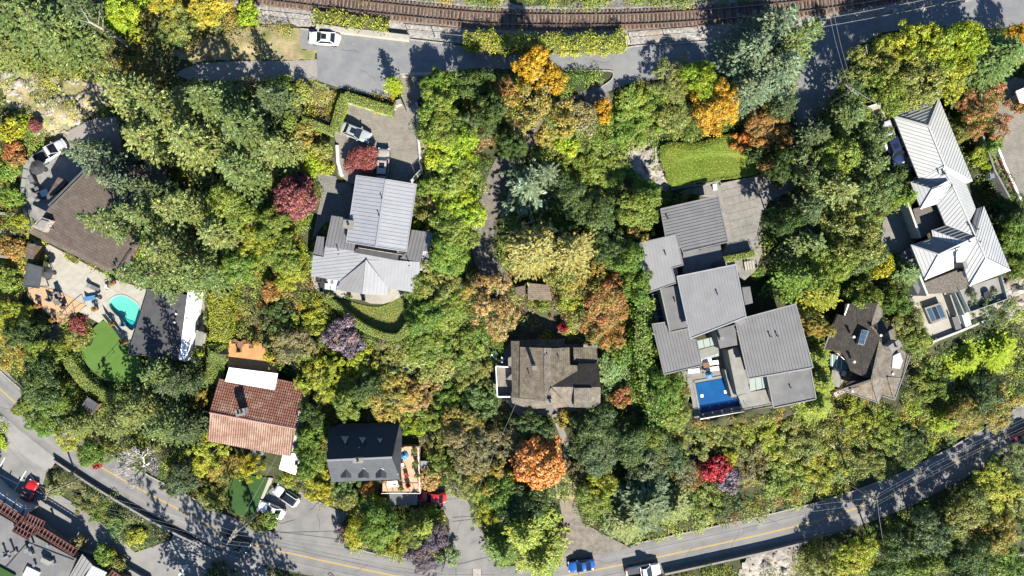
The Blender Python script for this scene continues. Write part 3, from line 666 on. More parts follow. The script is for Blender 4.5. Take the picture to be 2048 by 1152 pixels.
def roof(house, pts, m, thick=0.22, seam=None, sp=0.5, sm=None, trim=None, tw=0.14, name='roof_slope', th=0.10, label=None):
    """one roof plane: pts (u, v, z); seam: index pair of points giving the rib direction; trim: material of a raised edge"""
    f = [P3(q) for q in pts]
    c = sum(f, Vector())/len(f); nn = Vector()
    for i in range(len(f)): nn += (f[i]-c).cross(f[(i+1) % len(f)]-c)
    nn = nn.normalized()
    if nn.z < 0: nn = -nn
    f = [Vector((p.x, p.y, c.z-((p.x-c.x)*nn.x+(p.y-c.y)*nn.y)/nn.z)) for p in f]
    o = MB().slab3([p.copy() for p in f], thick).build(name, MATS[m], house)
    if label: o['label'] = label
    if seam: seams(f, f[seam[0]], f[seam[1]], sp, sm or 'metal_seam', o)
    if trim:
        t = MB()
        for i in range(len(f)): t.bar(f[i]+Vector((0, 0, th*0.2)), f[(i+1) % len(f)]+Vector((0, 0, th*0.2)), tw, th)
        t.build('edge_trim', MATS[trim], o)
    return o, f
def walls(house, pts, zt, zb, m, inset=0.5, wins=True, name='wall', wm='glass_dark'):
    """wall block below a roof outline (u, v at zt), drawn in by inset metres"""
    ring = [P(u, v, zt) for u, v in pts]; c = sum(ring, Vector())/len(ring)
    ring = [p+(c-p).normalized()*inset*1.3 if (c-p).length > 0 else p for p in ring]
    xy = [(p.x, p.y) for p in ring]
    if sum(xy[i][0]*xy[(i+1) % len(xy)][1]-xy[(i+1) % len(xy)][0]*xy[i][1] for i in range(len(xy))) < 0: xy = xy[::-1]
    w = MB().prism(xy, zt, zb).build(name, MATS[m], house)
    if wins:
        for i in range(len(xy)):
            a = Vector((*xy[i], 0)); b = Vector((*xy[(i+1) % len(xy)], 0)); L = (b-a).length
            if L < 3.2: continue
            d = (b-a)/L; nrm = Vector((d.y, -d.x, 0))
            if nrm.dot(Vector((0, -1, 0)))+abs(nrm.x)*0.6 < 0.55: continue
            k = int(L/3.0)
            for j in range(k):
                p = a+d*L*(j+0.5)/k+nrm*0.02; zc = zt-1.35
                fr = MB().box((p.x, p.y, zc), (1.9, 0.10, 1.5), math.atan2(d.y, d.x)).build('window', MATS['white_trim'], w)
                MB().box((p.x+nrm.x*0.045, p.y+nrm.y*0.045, zc), (1.7, 0.06, 1.3), math.atan2(d.y, d.x)).build('pane', MATS[wm], w)
    return w
def block(parent, name, pts, zt, zb, m): return prism_px(name, pts, zt, zb, MATS[m], parent)
def boxp(parent, name, u, v, zb, size, ang, m):
    p = P(u, v, zb+size[2]); return MB().box((p.x, p.y, zb+size[2]/2), size, ang).build(name, MATS[m], parent)
def vent(parent, u, v, z, r=0.12, h=0.45, m='galv'):
    p = P(u, v, z+h); o = MB(); o.cyl((p.x, p.y, z-0.1), r, h+0.1, 10); o.cyl((p.x, p.y, z+h), r*1.5, 0.06, 10); return o.build('roof_vent', MATS[m], parent)
def chimney(parent, u, v, zt, zb, sx, sy, ang, m='stucco', flues=1):
    p = P(u, v, zt); o = MB().box((p.x, p.y, (zt+zb)/2), (sx, sy, zt-zb), ang).build('chimney', MATS[m], parent)
    MB().box((p.x, p.y, zt+0.05), (sx+0.2, sy+0.2, 0.12), ang).build('chimney_cap', MATS['concrete'], o)
    for k in range(flues):
        x = p.x+(k-(flues-1)/2)*0.5*math.cos(ang); y = p.y+(k-(flues-1)/2)*0.5*math.sin(ang)
        MB().cyl((x, y, zt+0.1), 0.16, 0.35, 10).build('flue', MATS['black_metal'], o)
    return o
def rail_posts(name, path, z, label, h=1.05, glass='glass_frost', post='black_metal', cat='railing', step=1.6):
    """glass balustrade: posts, top bar and a pane for each bay"""
    w = [P(u, v, z) for u, v in path]; e = empty(name, w[0], label, cat); tb = MB()
    for a, b in zip(w[:-1], w[1:]):
        L = (b-a).length; n = max(1, round(L/step)); d = (b-a)/L
        tb.bar(a+Vector((0, 0, h)), b+Vector((0, 0, h)), 0.06, 0.05)
        for i in range(n):
            p = a+d*L*i/n; MB().box((p.x, p.y, z+h/2), (0.06, 0.06, h)).build('post', MATS[post], e)
            if glass:
                q = a+d*L*(i+0.5)/n; MB().box((q.x, q.y, z+h*0.52), (L/n-0.14, 0.02, h*0.8), math.atan2(d.y, d.x)).build('glass_pane', MATS[glass], e)
    tb.build('top_rail', MATS[post], e); return e
def wall_line(name, path, zt, zb, w, m, label, cat='wall', follow=False, smooth=0):
    """a free-standing wall along a path; follow: zt is height above the ground"""
    pts = smooth_path(path, smooth) if smooth else [tuple(map(float, p)) for p in path]; a = offset_path(pts, 1); n = len(pts); W = []
    for q in pts:
        z = (float(ground_z(*q))+zt) if follow else zt
        W.append((P(q[0], q[1], z), z))
    xy = [(p.x, p.y) for p, _ in W]; A = offset_path(xy, w/2); B = offset_path(xy, -w/2); vs = []; fs = []
    for i in range(n):
        z = W[i][1]; b = (z-zt-0.5) if follow else zb; vs += [(*A[i], z), (*B[i], z), (*A[i], b), (*B[i], b)]
    for i in range(n-1): k = 4*i; fs += [(k, k+1, k+5, k+4), (k, k+4, k+6, k+2), (k+1, k+3, k+7, k+5)]
    fs += [(0, 2, 3, 1), (4*n-4, 4*n-3, 4*n-1, 4*n-2)]
    o = mk(name, vs, fs, MATS[m]); return tag(o, label, cat)

# ================================================================ house with grey metal roofs (upper middle)
hA = empty('house', P(745,480,5), 'large house with light grey standing seam metal roofs, upper middle', 'house')
roof(hA, [(713,351,9.70),(772,359,10.25),(752,494,10.25),(693,484,9.70)], 'metal_grey', seam=(0,1), sp=0.55, trim='metal_grey')
roof(hA, [(772,359,10.25),(833,369,9.70),(813,503,9.70),(752,494,10.25)], 'metal_grey', seam=(0,1), sp=0.55, trim='metal_grey')
MB().bar(P(772,359,10.32), P(752,494,10.32), 0.28, 0.08).build('ridge_cap', MATS['metal_grey'], hA)
walls(hA, [(713,351),(833,369),(814,503),(693,484)], 9.3, 5.0, 'stucco', 0.6)
roof(hA, [(663,431,8.45),(683,434,8.45),(705,440,8.45),(710,488,8.95),(707,502,9.05),(650,493,9.05)], 'metal_mid', seam=(0,5), sp=0.5, sm='metal_mid_seam')  # north tilt, here and on the tab: shade put into darker metal
roof(hA, [(634,472,8.25),(649,474,8.25),(647,514,8.70),(626,510,8.70)], 'metal_mid', seam=(0,3), sp=0.5, sm='metal_mid_seam')
roof(hA, [(626,510,8.80),(647,514,8.80),(650,493,9.07),(708,501,9.07),(733,520,8.80),(682,562,8.30),(622,552,8.30)], 'metal_lower', seam=(3,0), sp=0.5)
roof(hA, [(708,503,9.05),(797,521,9.05),(733,520,8.90)], 'metal_lower')
roof(hA, [(733,520,8.90),(797,521,9.05),(841,524,8.95),(835,586,8.05),(776,577,8.20)], 'metal_lower', seam=(2,3), sp=0.5, trim=None)
roof(hA, [(733,520,9.15),(681,562,8.40),(672,580,8.15),(726,588,8.45)], 'metal_mid', seam=(1,2), sp=0.55)  # left gable face, its shade put into the darker metal
roof(hA, [(733,520,9.15),(726,588,8.45),(775,591,7.85),(777,576,8.25)], 'metal_lower', seam=(0,1), sp=0.55)
MB().bar(P(733,520,9.23), P(726,588,8.53), 0.22, 0.08).build('ridge_cap', MATS['metal_grey'], hA)
roof(hA, [(823,459,8.45),(867,466,8.45),(858,503,8.95),(845,501,8.95),(841,524,9.05),(800,517,9.05),(814,503,8.85)], 'metal_mid', seam=(1,2), sp=0.5, sm='metal_mid_seam')  # tilts north too: darker metal stands for its shade
roof(hA, [(846,502,8.75),(858,503,8.65),(854,542,8.15),(840,541,8.25)], 'metal_grey', seam=(0,3), sp=0.5)
walls(hA, [(660,440),(865,470),(836,580),(626,548)], 8.1, 4.4, 'stucco', 1.0)
block(hA, 'roof_well', [(712,497),(797,509),(795,521),(708,505)], 9.1, 8.7, 'flat_dark')  # dark slab over the recess; its shade is put into the colour
for k in range(5):
    u = 716+k*18; v = 496+k*2.9; boxp(hA, 'clerestory_window', u+9, v+1, 8.6, (1.2, 0.08, 0.9), -0.15, 'concrete_pale')
chimney(hA, 697, 449, 10.30, 5, 1.25, 1.05, -0.12)
for u, v in ((676,508),(818,531),(763,396),(757,430)): vent(hA, u, v, 9.5 if v > 450 else 10.20, 0.07, 0.5, 'black_metal')
cano = empty('glass_canopy', P(690,576,4.6), 'glass canopy with dark rafters along south eave of metal roof house', 'canopy')
for k in range(6):
    u0 = 650+k*12; q = [(u0,566+k*2,7.2),(u0+11.4,568+k*2,7.2),(u0+11,580+k*1.4,6.9),(u0-1,578+k*1.4,6.9)]
    MB().slab3([P3(x) for x in q], 0.03).build('glass_pane', MATS['glass_frost'], cano)
    MB().bar(P(u0-0.5,566+k*2,7.22), P(u0-1.5,578+k*1.4,6.92), 0.08, 0.1).build('rafter', MATS['black_metal'], cano)
for u, v in ((650,578),(720,586)):
    p = P(u, v, 6.9); MB().box((p.x, p.y, 5.75), (0.1, 0.1, 2.3)).build('post', MATS['black_metal'], cano)

# ================================================================ brown roofed house (left)
hB = empty('house', P(180,440,4.5), 'long low house with dark brown shingle roof under firs, left side', 'house')
roof(hB, [(97,414,9.3),(172,336,9.3),(270,330,9.6),(276,492,9.0),(262,500,9.0),(235,545,8.85),(68,458,9.0)], 'shingle_brown', 0.3)
roof(hB, [(68,458,8.98),(235,545,8.83),(241,556,8.4),(54,464,8.55)], 'shingle_brown', 0.25)
roof(hB, [(235,545,8.85),(262,500,9.0),(277,494,8.7),(243,557,8.5)], 'shingle_brown', 0.25)
MB().bar(P(233,544,9.0), P(262,499,9.15), 0.3, 0.1).build('ridge_cap', MATS['shingle_dark'], hB)
roof(hB, [(262,335,8.9),(330,318,8.7),(338,402,8.6),(268,420,8.9)], 'shingle_brown', 0.25)
MB().bar(P(265,376,9.4), P(269,420,9.3), 0.5, 0.3).build('roof_curb', MATS['concrete_dark'], hB)
for dx in (0, 5):
    MB().bar(P(97+dx,411+dx*0.6,9.5), P(171+dx,337+dx*0.6,9.5), 0.16, 0.26).build('eave_beam', MATS['dark_wall'], hB)
block(hB, 'triangular_roof', [(116,354),(134,362),(128,372),(94,398),(93,392)], 8.3, 7.9, 'shingle_brown')
block(hB, 'wall', [(120,362),(128,364),(122,372),(102,388),(101,384)], 7.9, 5.0, 'stucco')
walls(hB, [(105,412),(172,345),(265,340),(268,490),(232,540),(75,460)], 8.6, 3.2, 'stucco', 0.9)
block(hB, 'chimney', [(64,453),(82,434),(103,441),(88,464)], 9.9, 3.2, 'stone_wall')
block(hB, 'chimney_cap', [(70,452),(83,439),(97,443),(87,457)], 10.05, 9.85, 'concrete')
for u, v in ((232,523),(228,530)): vent(hB, u, v, 8.9, 0.12, 0.3, 'black_metal')
for k in range(2): vent(hB, 100+k*4, 458, 9.0, 0.06, 0.4)

# ---- pool house with black flat roof
hC = empty('pool_house', P(320,650,0.8), 'pool house with flat black roof beside turquoise pool', 'building')
block(hC, 'flat_roof', [(297,578),(376,591),(358,719),(257,707)], 3.7, 3.4, 'flat_dark')
walls(hC, [(297,578),(376,591),(358,719),(257,707)], 3.4, 0.2, 'stucco_white', 0.6, wins=False)
block(hC, 'roof_parapet', [(376,580),(391,583),(370,722),(358,719)], 3.8, 0.5, 'white_roof')
_t = MB()
for a, b in (((297,578),(376,591)),((257,707),(358,719)),((297,578),(257,707))): _t.bar(P(*a,3.73), P(*b,3.73), 0.12, 0.1)
_t.build('edge_trim', MATS['dark_wall'], hC)
for u, v in ((352,628),(349,645),(380,597),(374,640),(366,690)): vent(hC, u, v, 3.75, 0.09, 0.25, 'white_trim')
shedB = empty('garden_shed', P(400,676,1.0), 'small grey roofed shed in side yard of pool house', 'shed')
block(shedB, 'roof', [(391,662),(407,664),(404,692),(390,690)], 3.2, 3.05, 'flat_pale'); walls(shedB, [(391,662),(407,664),(404,692),(390,690)], 3.05, 0.8, 'stucco_white', 0.25, wins=False)
pav = empty('pavilion', P(68,550,3.2), 'small grey roofed pavilion at left end of pool terrace', 'pavilion')
roof(pav, [(56,527,6.0),(85,535,6.0),(78,576,5.6),(47,572,5.6)], 'slate', 0.15, name='roof', trim='slate')
for u, v in ((59,531),(82,537),(76,572),(51,569)):
    p = P(u, v, 5.6); MB().box((p.x, p.y, 4.3), (0.14, 0.14, 2.8)).build('post', MATS['wood_wall'], pav)
pav2 = empty('garden_shed', P(60,505,3.6), 'narrow brown roofed shed below corner of brown house', 'shed')
roof(pav2, [(55,487,5.8),(71,488,5.8),(66,520,5.5),(50,519,5.5)], 'shingle_brown', 0.15, name='roof'); walls(pav2, [(55,487),(71,488),(66,520),(50,519)], 5.5, 2.8, 'wood_wall', 0.2, wins=False)
sh = empty('garden_shed', P(180,810,1.5), 'small dark shed below curved putting hedge', 'shed')
roof(sh, [(176,795,3.9),(197,809,3.9),(186,826,3.6),(165,811,3.6)], 'flat_dark', 0.14, name='roof', trim='dark_wall'); walls(sh, [(176,795),(197,809),(186,826),(165,811)], 3.6, 0.4, 'wood_wall', 0.2, wins=False)

# ================================================================ terracotta tile house
hD = empty('house', P(510,830,1.6), 'house with red terracotta tile roof, lower left', 'house')
def tiled(pts, a, b, col=0.34, row=0.42, tm='tile_red'):
    """half-round clay tiles in rows over one roof plane; a->b runs down the slope"""
    o, f = roof(hD, pts, 'tile_base', 0.25)
    n = (f[1]-f[0]).cross(f[2]-f[0]).normalized(); n = n if n.z > 0 else -n
    e1 = (f[b]-f[a]).normalized(); e1 = (e1-n*e1.dot(n)).normalized(); e2 = n.cross(e1).normalized(); q = [((p-f[0]).dot(e1), (p-f[0]).dot(e2)) for p in f]
    poly = q; lo1, hi1 = min(x[0] for x in q), max(x[0] for x in q); lo2, hi2 = min(x[1] for x in q), max(x[1] for x in q); mb = MB(); A = lo1
    while A < hi1:
        B = lo2
        while B < hi2:
            if inside(poly, np.array(A+row/2), np.array(B+col/2)):
                c = f[0]+e1*A+e2*(B+col/2); k = len(mb.v); j = random.uniform(-.012, .012)
                for s_, up, wd in ((0.0, 0.02, 0.40), (row*1.08, 0.075, 0.46)):
                    for t_ in range(5):
                        an = math.pi*t_/4; mb.v.append(tuple(c+e1*s_+e2*(math.cos(an)*col*wd+j)+n*(math.sin(an)*0.11+up)))
                for t_ in range(4): mb.f.append((k+t_, k+t_+1, k+5+t_+1, k+5+t_))
                mb.f.append(tuple(k+5+t_ for t_ in range(5)))
            B += col
        A += row
    s = mb.build('roof_tiles', MATS[tm], o); s['kind'] = 'stuff'
tiled([(420,825,6.6),(589,857,6.6),(609,769,5.3),(549,757,5.3),(548,779,5.55),(450,763,5.6),(441,757,5.3)], 0, 6)
tiled([(420,826,6.6),(589,858,6.6),(581,912,5.4),(416,880,5.4)], 0, 3, tm='tile_pale')
MB().tube([P(419,825,6.68), P(590,857,6.68)], 0.16, 8).build('ridge_cap', MATS['pink_trim'], hD)
block(hD, 'flat_roof', [(458,735),(555,747),(549,780),(450,763)], 5.75, 5.5, 'white_roof')
walls(hD, [(444,760),(606,772),(580,906),(420,876)], 5.2, 0.8, 'stucco', 0.5)
MB().prism([tuple(P(*q,5.0).xy) for q in [(600,775),(611,772),(588,905),(581,903)]], 5.0, 1.0).build('gable_wall', MATS['stucco_white'], hD)
chimney(hD, 481, 825, 7.9, 4, 1.2, 0.8, 0.2, 'stucco_white', 2)
whs = empty('garden_shed', P(578,930,1.6), 'white roofed shed below the tile house', 'shed')
roof(whs, [(566,908,3.6),(596,906,3.6),(598,932,3.3),(590,950,3.2),(558,938,3.3)], 'white_roof', 0.14, name='roof'); walls(whs, [(566,908),(596,906),(598,932),(590,950),(558,938)], 3.25, 0.8, 'stucco_white', 0.3, wins=False)
sheet('wood_deck', DECK_H4, 4.6, 'deck_wood', 1.5)
wall_line('deck_fence', [(541,722),(549,726)], 5.5, 4.2, 0.1, 'deck_wood', 'short wooden fence panel at deck of tile house', 'fence')
lp = empty('lily_tank', P(514,910,1.2), 'small square stone water tank below tile house', 'water tank')
block(lp, 'rim', [(501,899),(527,905),(524,918),(498,912)], 1.9, 0.8, 'flat_pale'); block(lp, 'water', [(504,902),(523,907),(521,915),(502,910)], 1.93, 1.5, 'glass_green')

# ================================================================ slate house with dormers
hE = empty('house', P(728,905,1.2), 'slate roofed house with six little dormers, lower middle left', 'house')
ZRG = 8.6
roof(hE, [(657,854,5.3),(800,846,5.3),(784,915,ZRG),(654,921,ZRG)], 'slate_dark', 0.25)  # north slope: the darker slate carries its shade in the colour
roof(hE, [(654,922,ZRG),(784,916,ZRG),(801,959,5.6),(663,964,5.6)], 'slate', 0.25)
roof(hE, [(784,915,ZRG),(800,846,5.3),(803,868,5.3),(801,959,5.6)], 'slate', 0.25)
roof(hE, [(784,915,ZRG),(800,868,5.6),(803,900,5.6)], 'slate', 0.2)
MB().bar(P(654,921,ZRG+.06), P(784,915,ZRG+.06), 0.3, 0.12).build('ridge_cap', MATS['galv'], hE)
walls(hE, [(657,854),(798,848),(799,957),(664,962)], 5.3, 0.6, 'stucco_white', 0.5)
chimney(hE, 716, 921, 9.4, 6, 1.3, 0.55, 0.04, 'stucco')
def dormer(u, v, z, south):
    e = empty('dormer_tmp', (0, 0, 0)); bpy.data.objects.remove(e)
    s = 1 if south else -1; w = 10.5
    d = MB(); back = (u, v-10*s, z+1.35); front = (u, v+9*s, z+1.35)
    L = [(u-w, v+10*s, z+0.55), (u-w, v-4*s, z+0.55)]; Rr = [(u+w, v+10*s, z+0.55), (u+w, v-4*s, z+0.55)]
    o = MB().slab3([P3(front), P3(back), P3(L[1]), P3(L[0])], 0.1).build('dormer', MATS['slate_dark'], hE)
    MB().slab3([P3(front), P3(back), P3(Rr[1]), P3(Rr[0])], 0.1).build('dormer_roof', MATS['slate_dark'], o)
    c = P(u, v+2*s, z); MB().box((c.x, c.y+0.35*s, z-0.1), (1.2, 0.7, 1.1)).build('dormer_wall', MATS['slate'], o)
    t = MB(); t.bar(P3(back)+Vector((0,0,.04)), P3(L[1])+Vector((0,0,.04)), 0.1, 0.08); t.bar(P3(back)+Vector((0,0,.04)), P3(Rr[1])+Vector((0,0,.04)), 0.1, 0.08); t.build('dormer_trim', MATS['galv'], o)
for u in (692, 727, 762): dormer(u, 946, 6.05, True)
for u in (690, 725, 760):
    a = [(u-9,872,6.3),(u+9,872,6.3),(u,886,7.5)]
    o = MB().slab3([P3(q) for q in a], 0.12).build('dormer', MATS['galv'], hE)
    MB().slab3([P(u-9,872,6.2), P(u,886,7.45), P(u,893,7.0), P(u-10,882,6.3)], 0.1).build('dormer_roof', MATS['slate_dark'], o)
    MB().slab3([P(u+9,872,6.2), P(u+10,882,6.3), P(u,893,7.0), P(u,886,7.45)], 0.1).build('dormer_roof', MATS['slate_dark'], o)
    MB().bar(P(u,893,7.3), P(u-10,884,6.6), 0.08, 0.08).build('dormer_trim', MATS['galv'], o); MB().bar(P(u,893,7.3), P(u+10,884,6.6), 0.08, 0.08).build('dormer_trim', MATS['galv'], o)
for u, v in ((718,895),(796,948)): vent(hE, u, v, 7.2 if v < 920 else 6.1, 0.1, 0.3)
sheet('wood_deck', [(800,893),(838,893),(842,983),(765,983),(765,964),(803,960)], 2.6, 'deck_peach', 2.2)
gE = empty('garage', P(808,995,0.6), 'flat grey garage roof below the wooden deck', 'garage')
block(gE, 'roof', [(778,984),(836,984),(834,1010),(782,1010)], 2.3, 2.1, 'flat_grey'); walls(gE, [(778,984),(836,984),(834,1010),(782,1010)], 2.1, 0.0, 'stucco_white', 0.2, wins=False)
cb = empty('storage_box', P(848,930,1.2), 'grey metal storage cabinet right of the wooden deck', 'cabinet'); block(cb, 'lid', [(841,922),(857,922),(856,938),(841,938)], 2.5, 2.4, 'galv'); block(cb, 'body', [(842,923),(856,923),(855,937),(842,937)], 2.4, 0.8, 'dark_wall')

# ================================================================ brown shingle house, centre
hF = empty('house', P(1110,750,3), 'weathered brown shingle house in lower centre', 'house')
roof(hF, [(1022,682,6.4),(1039,682,7.0),(1039,795,7.0),(1024,794,6.4)], 'shingle_moss', 0.22)
roof(hF, [(1040,694,7.2),(1086,696,8.3),(1088,802,8.3),(1039,795,7.2)], 'shingle_tan', 0.22)
roof(hF, [(1039,680,6.2),(1128,678,6.2),(1128,694,6.7),(1039,694,6.7)], 'shingle_moss', 0.2)
roof(hF, [(1087,696,8.3),(1103,696,7.9),(1102,800,7.9),(1089,802,8.3)], 'shingle_mid', 0.2)
roof(hF, [(1102,697,7.9),(1139,695,6.9),(1140,730,6.9),(1155,731,6.6),(1155,742,6.6),(1102,773,7.9)], 'shingle_moss', 0.2)
roof(hF, [(1102,773,8.0),(1155,742,6.4),(1157,727,6.0),(1197,727,6.0),(1201,773,7.4)], 'shingle_dark', 0.2)  # shaded north slope: the shade is painted in with darker shingle
roof(hF, [(1102,774,8.0),(1201,774,7.4),(1201,813,6.2),(1139,814,6.0)], 'shingle_mid', 0.2)
roof(hF, [(1089,801,7.7),(1102,775,8.0),(1138,814,6.2),(1104,816,6.4)], 'shingle_tan', 0.2)
roof(hF, [(1148,776,7.9),(1184,776,7.8),(1184,815,7.3),(1148,815,7.4)], 'shingle_mid', 0.8, name='dormer_roof')
roof(hF, [(1147,695,5.4),(1193,695,5.4),(1196,727,5.5),(1147,727,5.5)], 'shingle_moss', 0.2)
roof(hF, [(1022,794,6.2),(1089,802,6.2),(1100,816,5.8),(1060,818,5.7),(1024,806,5.8)], 'shingle_mid', 0.2)
walls(hF, [(1030,694),(1136,699),(1140,732),(1188,734),(1194,806),(1034,798)], 5.7, 2.6, 'wood_wall', 0.6)
chimney(hF, 1069, 736, 10.6, 6, 0.42, 0.42, 0, 'stucco_white', 0); chimney(hF, 1100, 803, 8.2, 4, 0.6, 0.6, 0, 'stucco', 1)
for u, v in ((1090,710),(1094,708),(1125,700),(1128,698),(1060,753),(1120,722)): vent(hF, u, v, 8.0, 0.08, 0.3, 'black_metal')
dF = empty('balcony', P(1008,762,3), 'grey plank balcony with white edge on west side of brown shingle house', 'balcony')
block(dF, 'floor', [(994,734),(1024,736),(1024,792),(996,792)], 4.4, 4.2, 'deck_grey')
_t = MB(); _w = [(992,732),(1022,734)]
for a, b in (((992,732),(1023,734)),((992,732),(995,793)),((995,793),(1024,793))): _t.bar(P(*a,4.95), P(*b,4.95), 0.14, 0.9)
_t.build('parapet', MATS['white_trim'], dF)
_t = MB()
for k in range(3): _t.bar(P(994,776+k*5,4.46), P(1024,776+k*5,4.46), 0.06, 0.06)
_t.build('threshold', MATS['black_metal'], dF)
sm = empty('garage', P(1080,595,4), 'small garage with brown roof beside tan trees', 'garage')
roof(sm, [(1056,566,7.2),(1098,570,7.2),(1104,601,6.8),(1056,599,6.8)], 'shingle_tan', 0.2, name='roof'); walls(sm, [(1056,566),(1098,570),(1104,601),(1056,599)], 6.7, 3.8, 'wood_wall', 0.4, wins=False)
sm2 = empty('trellis', P(1078,615,4), 'small wooden trellis gate in front of small garage', 'trellis')
for u in (1075,1081,1087): MB().bar(P(u,606,5.4), P(u,622,5.4), 0.08, 0.12).build('slat', MATS['wood_wall'], sm2)
for u in (1074,1088):
    p = P(u, 614, 5.3); MB().box((p.x, p.y, 4.6), (0.1, 0.1, 1.6)).build('post', MATS['wood_wall'], sm2)
cab = empty('garden_shed', P(1040,580,4), 'shed with rusty plank roof left of small garage', 'shed')
roof(cab, [(1030,575,6.2),(1054,570,6.2),(1054,590,6.0),(1032,592,6.0)], 'shingle_brown', 0.15, name='roof'); walls(cab, [(1030,575),(1054,570),(1054,590),(1032,592)], 5.9, 3.8, 'wood_wall', 0.2, wins=False)

# ================================================================ big modern house, right of centre
hG = empty('house', P(1440,600,4), 'large modern house of stepped grey seamed roofs with blue pool', 'house')
T = 'metal_mid'
roof(hG, [(1321,418,9.6),(1435,392,9.6),(1456,484,10.3),(1366,505,10.3),(1352,468,10.0),(1331,474,10.0)], T, 0.35, seam=(0,1), sp=0.45, sm='metal_mid_seam', trim=T)
walls(hG, [(1325,422),(1432,397),(1450,480),(1345,504)], 9.3, 4, 'stucco', 0.6)
roof(hG, [(1275,487,9.4),(1353,469,9.9),(1366,530,9.9),(1344,536,9.8),(1352,566,9.9),(1321,577,9.6),(1293,587,9.4)], 'metal_warm', 0.35, seam=(0,6), sp=0.45, sm='metal_seam', trim=T)
walls(hG, [(1280,490),(1350,473),(1364,560),(1296,580)], 9.1, 4, 'stucco', 0.5)
block(hG, 'flat_roof', [(1366,505),(1441,490),(1447,530),(1366,560)], 8.7, 8.2, 'flat_grey')
block(hG, 'roof_well', [(1424,526),(1449,520),(1452,530),(1426,536)], 9.0, 8.6, 'flat_dark')
roof(hG, [(1354,553,10.3),(1471,529,10.3),(1492,634,11.0),(1381,677,11.0)], 'metal_warm', 0.4, seam=(0,3), sp=0.45, sm='metal_seam', trim='metal_grey', tw=0.16)
walls(hG, [(1358,556),(1468,533),(1488,632),(1384,672)], 10.0, 4, 'stucco', 0.6)
block(hG, 'flat_roof', [(1321,578),(1357,570),(1376,657),(1340,665)], 9.0, 4.0, 'flat_grey')
_t = MB()
for a, b in (((1321,578),(1340,665)),((1340,665),(1376,657))): _t.bar(P(*a,9.04), P(*b,9.04), 0.16, 0.12)
_t.build('edge_trim', MATS['flat_pale'], hG)
block(hG, 'side_glazing', [(1302,590),(1321,583),(1333,642),(1308,646)], 6.2, 4.0, 'glass_dark')
_t = MB()
for k in range(4):
    _t.bar(P(1302+k*2,590+k*15,6.3), P(1322+k*4,584+k*16,6.3), 0.08, 0.12)
_t.build('glazing_bar', MATS['galv'], hG)
roof(hG, [(1304,648,8.2),(1334,644,8.2),(1340,664,8.35),(1375,657,8.3),(1383,679,8.5),(1393,680,8.5),(1404,731,8.9),(1328,749,8.9)], T, 0.35, seam=(0,7), sp=0.45, sm='metal_mid_seam', trim=T)
walls(hG, [(1310,652),(1388,682),(1398,728),(1330,744)], 8.1, 3.6, 'stucco', 0.5)
roof(hG, [(1470,641,9.2),(1591,608,9.2),(1626,735,9.9),(1497,758,9.9)], T, 0.4, seam=(0,3), sp=0.45, sm='metal_mid_seam', trim='metal_warm', tw=0.16)
walls(hG, [(1474,644),(1588,612),(1622,732),(1500,754)], 8.9, 3.8, 'stucco', 0.6)
block(hG, 'flat_roof', [(1534,752),(1621,737),(1632,798),(1547,816)], 7.6, 7.2, 'flat_grey'); walls(hG, [(1534,752),(1621,737),(1632,798),(1547,816)], 7.2, 3.0, 'stucco', 0.5)
_t = MB()
for a, b in (((1534,752),(1621,737)),((1621,737),(1632,798)),((1632,798),(1547,816)),((1547,816),(1534,752))): _t.bar(P(*a,7.64), P(*b,7.64), 0.16, 0.14)
_t.build('edge_trim', MATS['flat_pale'], hG)
block(hG, 'flat_roof', [(1431,660),(1470,649),(1475,690),(1440,697)], 9.3, 4.0, 'flat_grey')
block(hG, 'raised_roof', [(1469,643),(1481,635),(1494,640),(1481,652)], 10.3, 9.2, 'metal_mid')
chimney(hG, 1444, 677, 10.6, 9, 0.36, 0.36, 0.2, 'galv', 0)
for k in range(3):
    q = [(1394+k*12.6,682-k*3.2),(1405.5+k*12.6,679-k*3.2),(1408.5+k*12.4,695-k*3),(1397+k*12.4,698-k*3)]; block(hG, 'glass_roof', q, 6.7, 6.62, 'glass_frost')
block(hG, 'flat_roof', [(1398,700),(1436,690),(1438,706),(1402,718)], 6.6, 6.4, 'flat_pale')
for k in range(4): block(hG, 'glass_roof', [(1402+k*9,713-k*2.4),(1410.5+k*9,711-k*2.4),(1411+k*9,718-k*2),(1402.5+k*9,720-k*2)], 6.3, 6.24, 'glass_frost')
block(hG, 'terrace_roof', [(1456,701),(1475,693),(1501,784),(1474,791)], 7.4, 3.8, 'flat_pale')
block(hG, 'terrace_roof', [(1449,740),(1461,737),(1474,791),(1463,794)], 5.6, 3.8, 'flat_pale')
block(hG, 'pool_bridge', [(1476,792),(1500,784),(1536,778),(1548,806),(1486,818)], 4.6, 3.4, 'flat_pale')
for k in range(3): block(hG, 'glass_roof', [(1498+k*12.5,757-k*2),(1509.5+k*12.5,755-k*2),(1512+k*12.5,780-k*3),(1500.5+k*12.5,783-k*3)], 6.6, 6.5, 'glass_frost')
block(hG, 'flat_roof', [(1484,575),(1500,573),(1506,606),(1490,610)], 9.0, 4.0, 'flat_grey')
for u, v, z in ((1336,436,9.8),(1292,510,9.9),(1333,510,9.9),(1443,600,11.3),(1377,651,11.6),(1406,745,4.2),(1542,673,9.6),(1556,672,9.6),(1577,747,7.6),(1582,775,7.6),(1400,499,8.7),(1475,662,9.4)): vent(hG, u, v, z, 0.09, 0.3, 'galv' if u % 2 else 'black_metal')
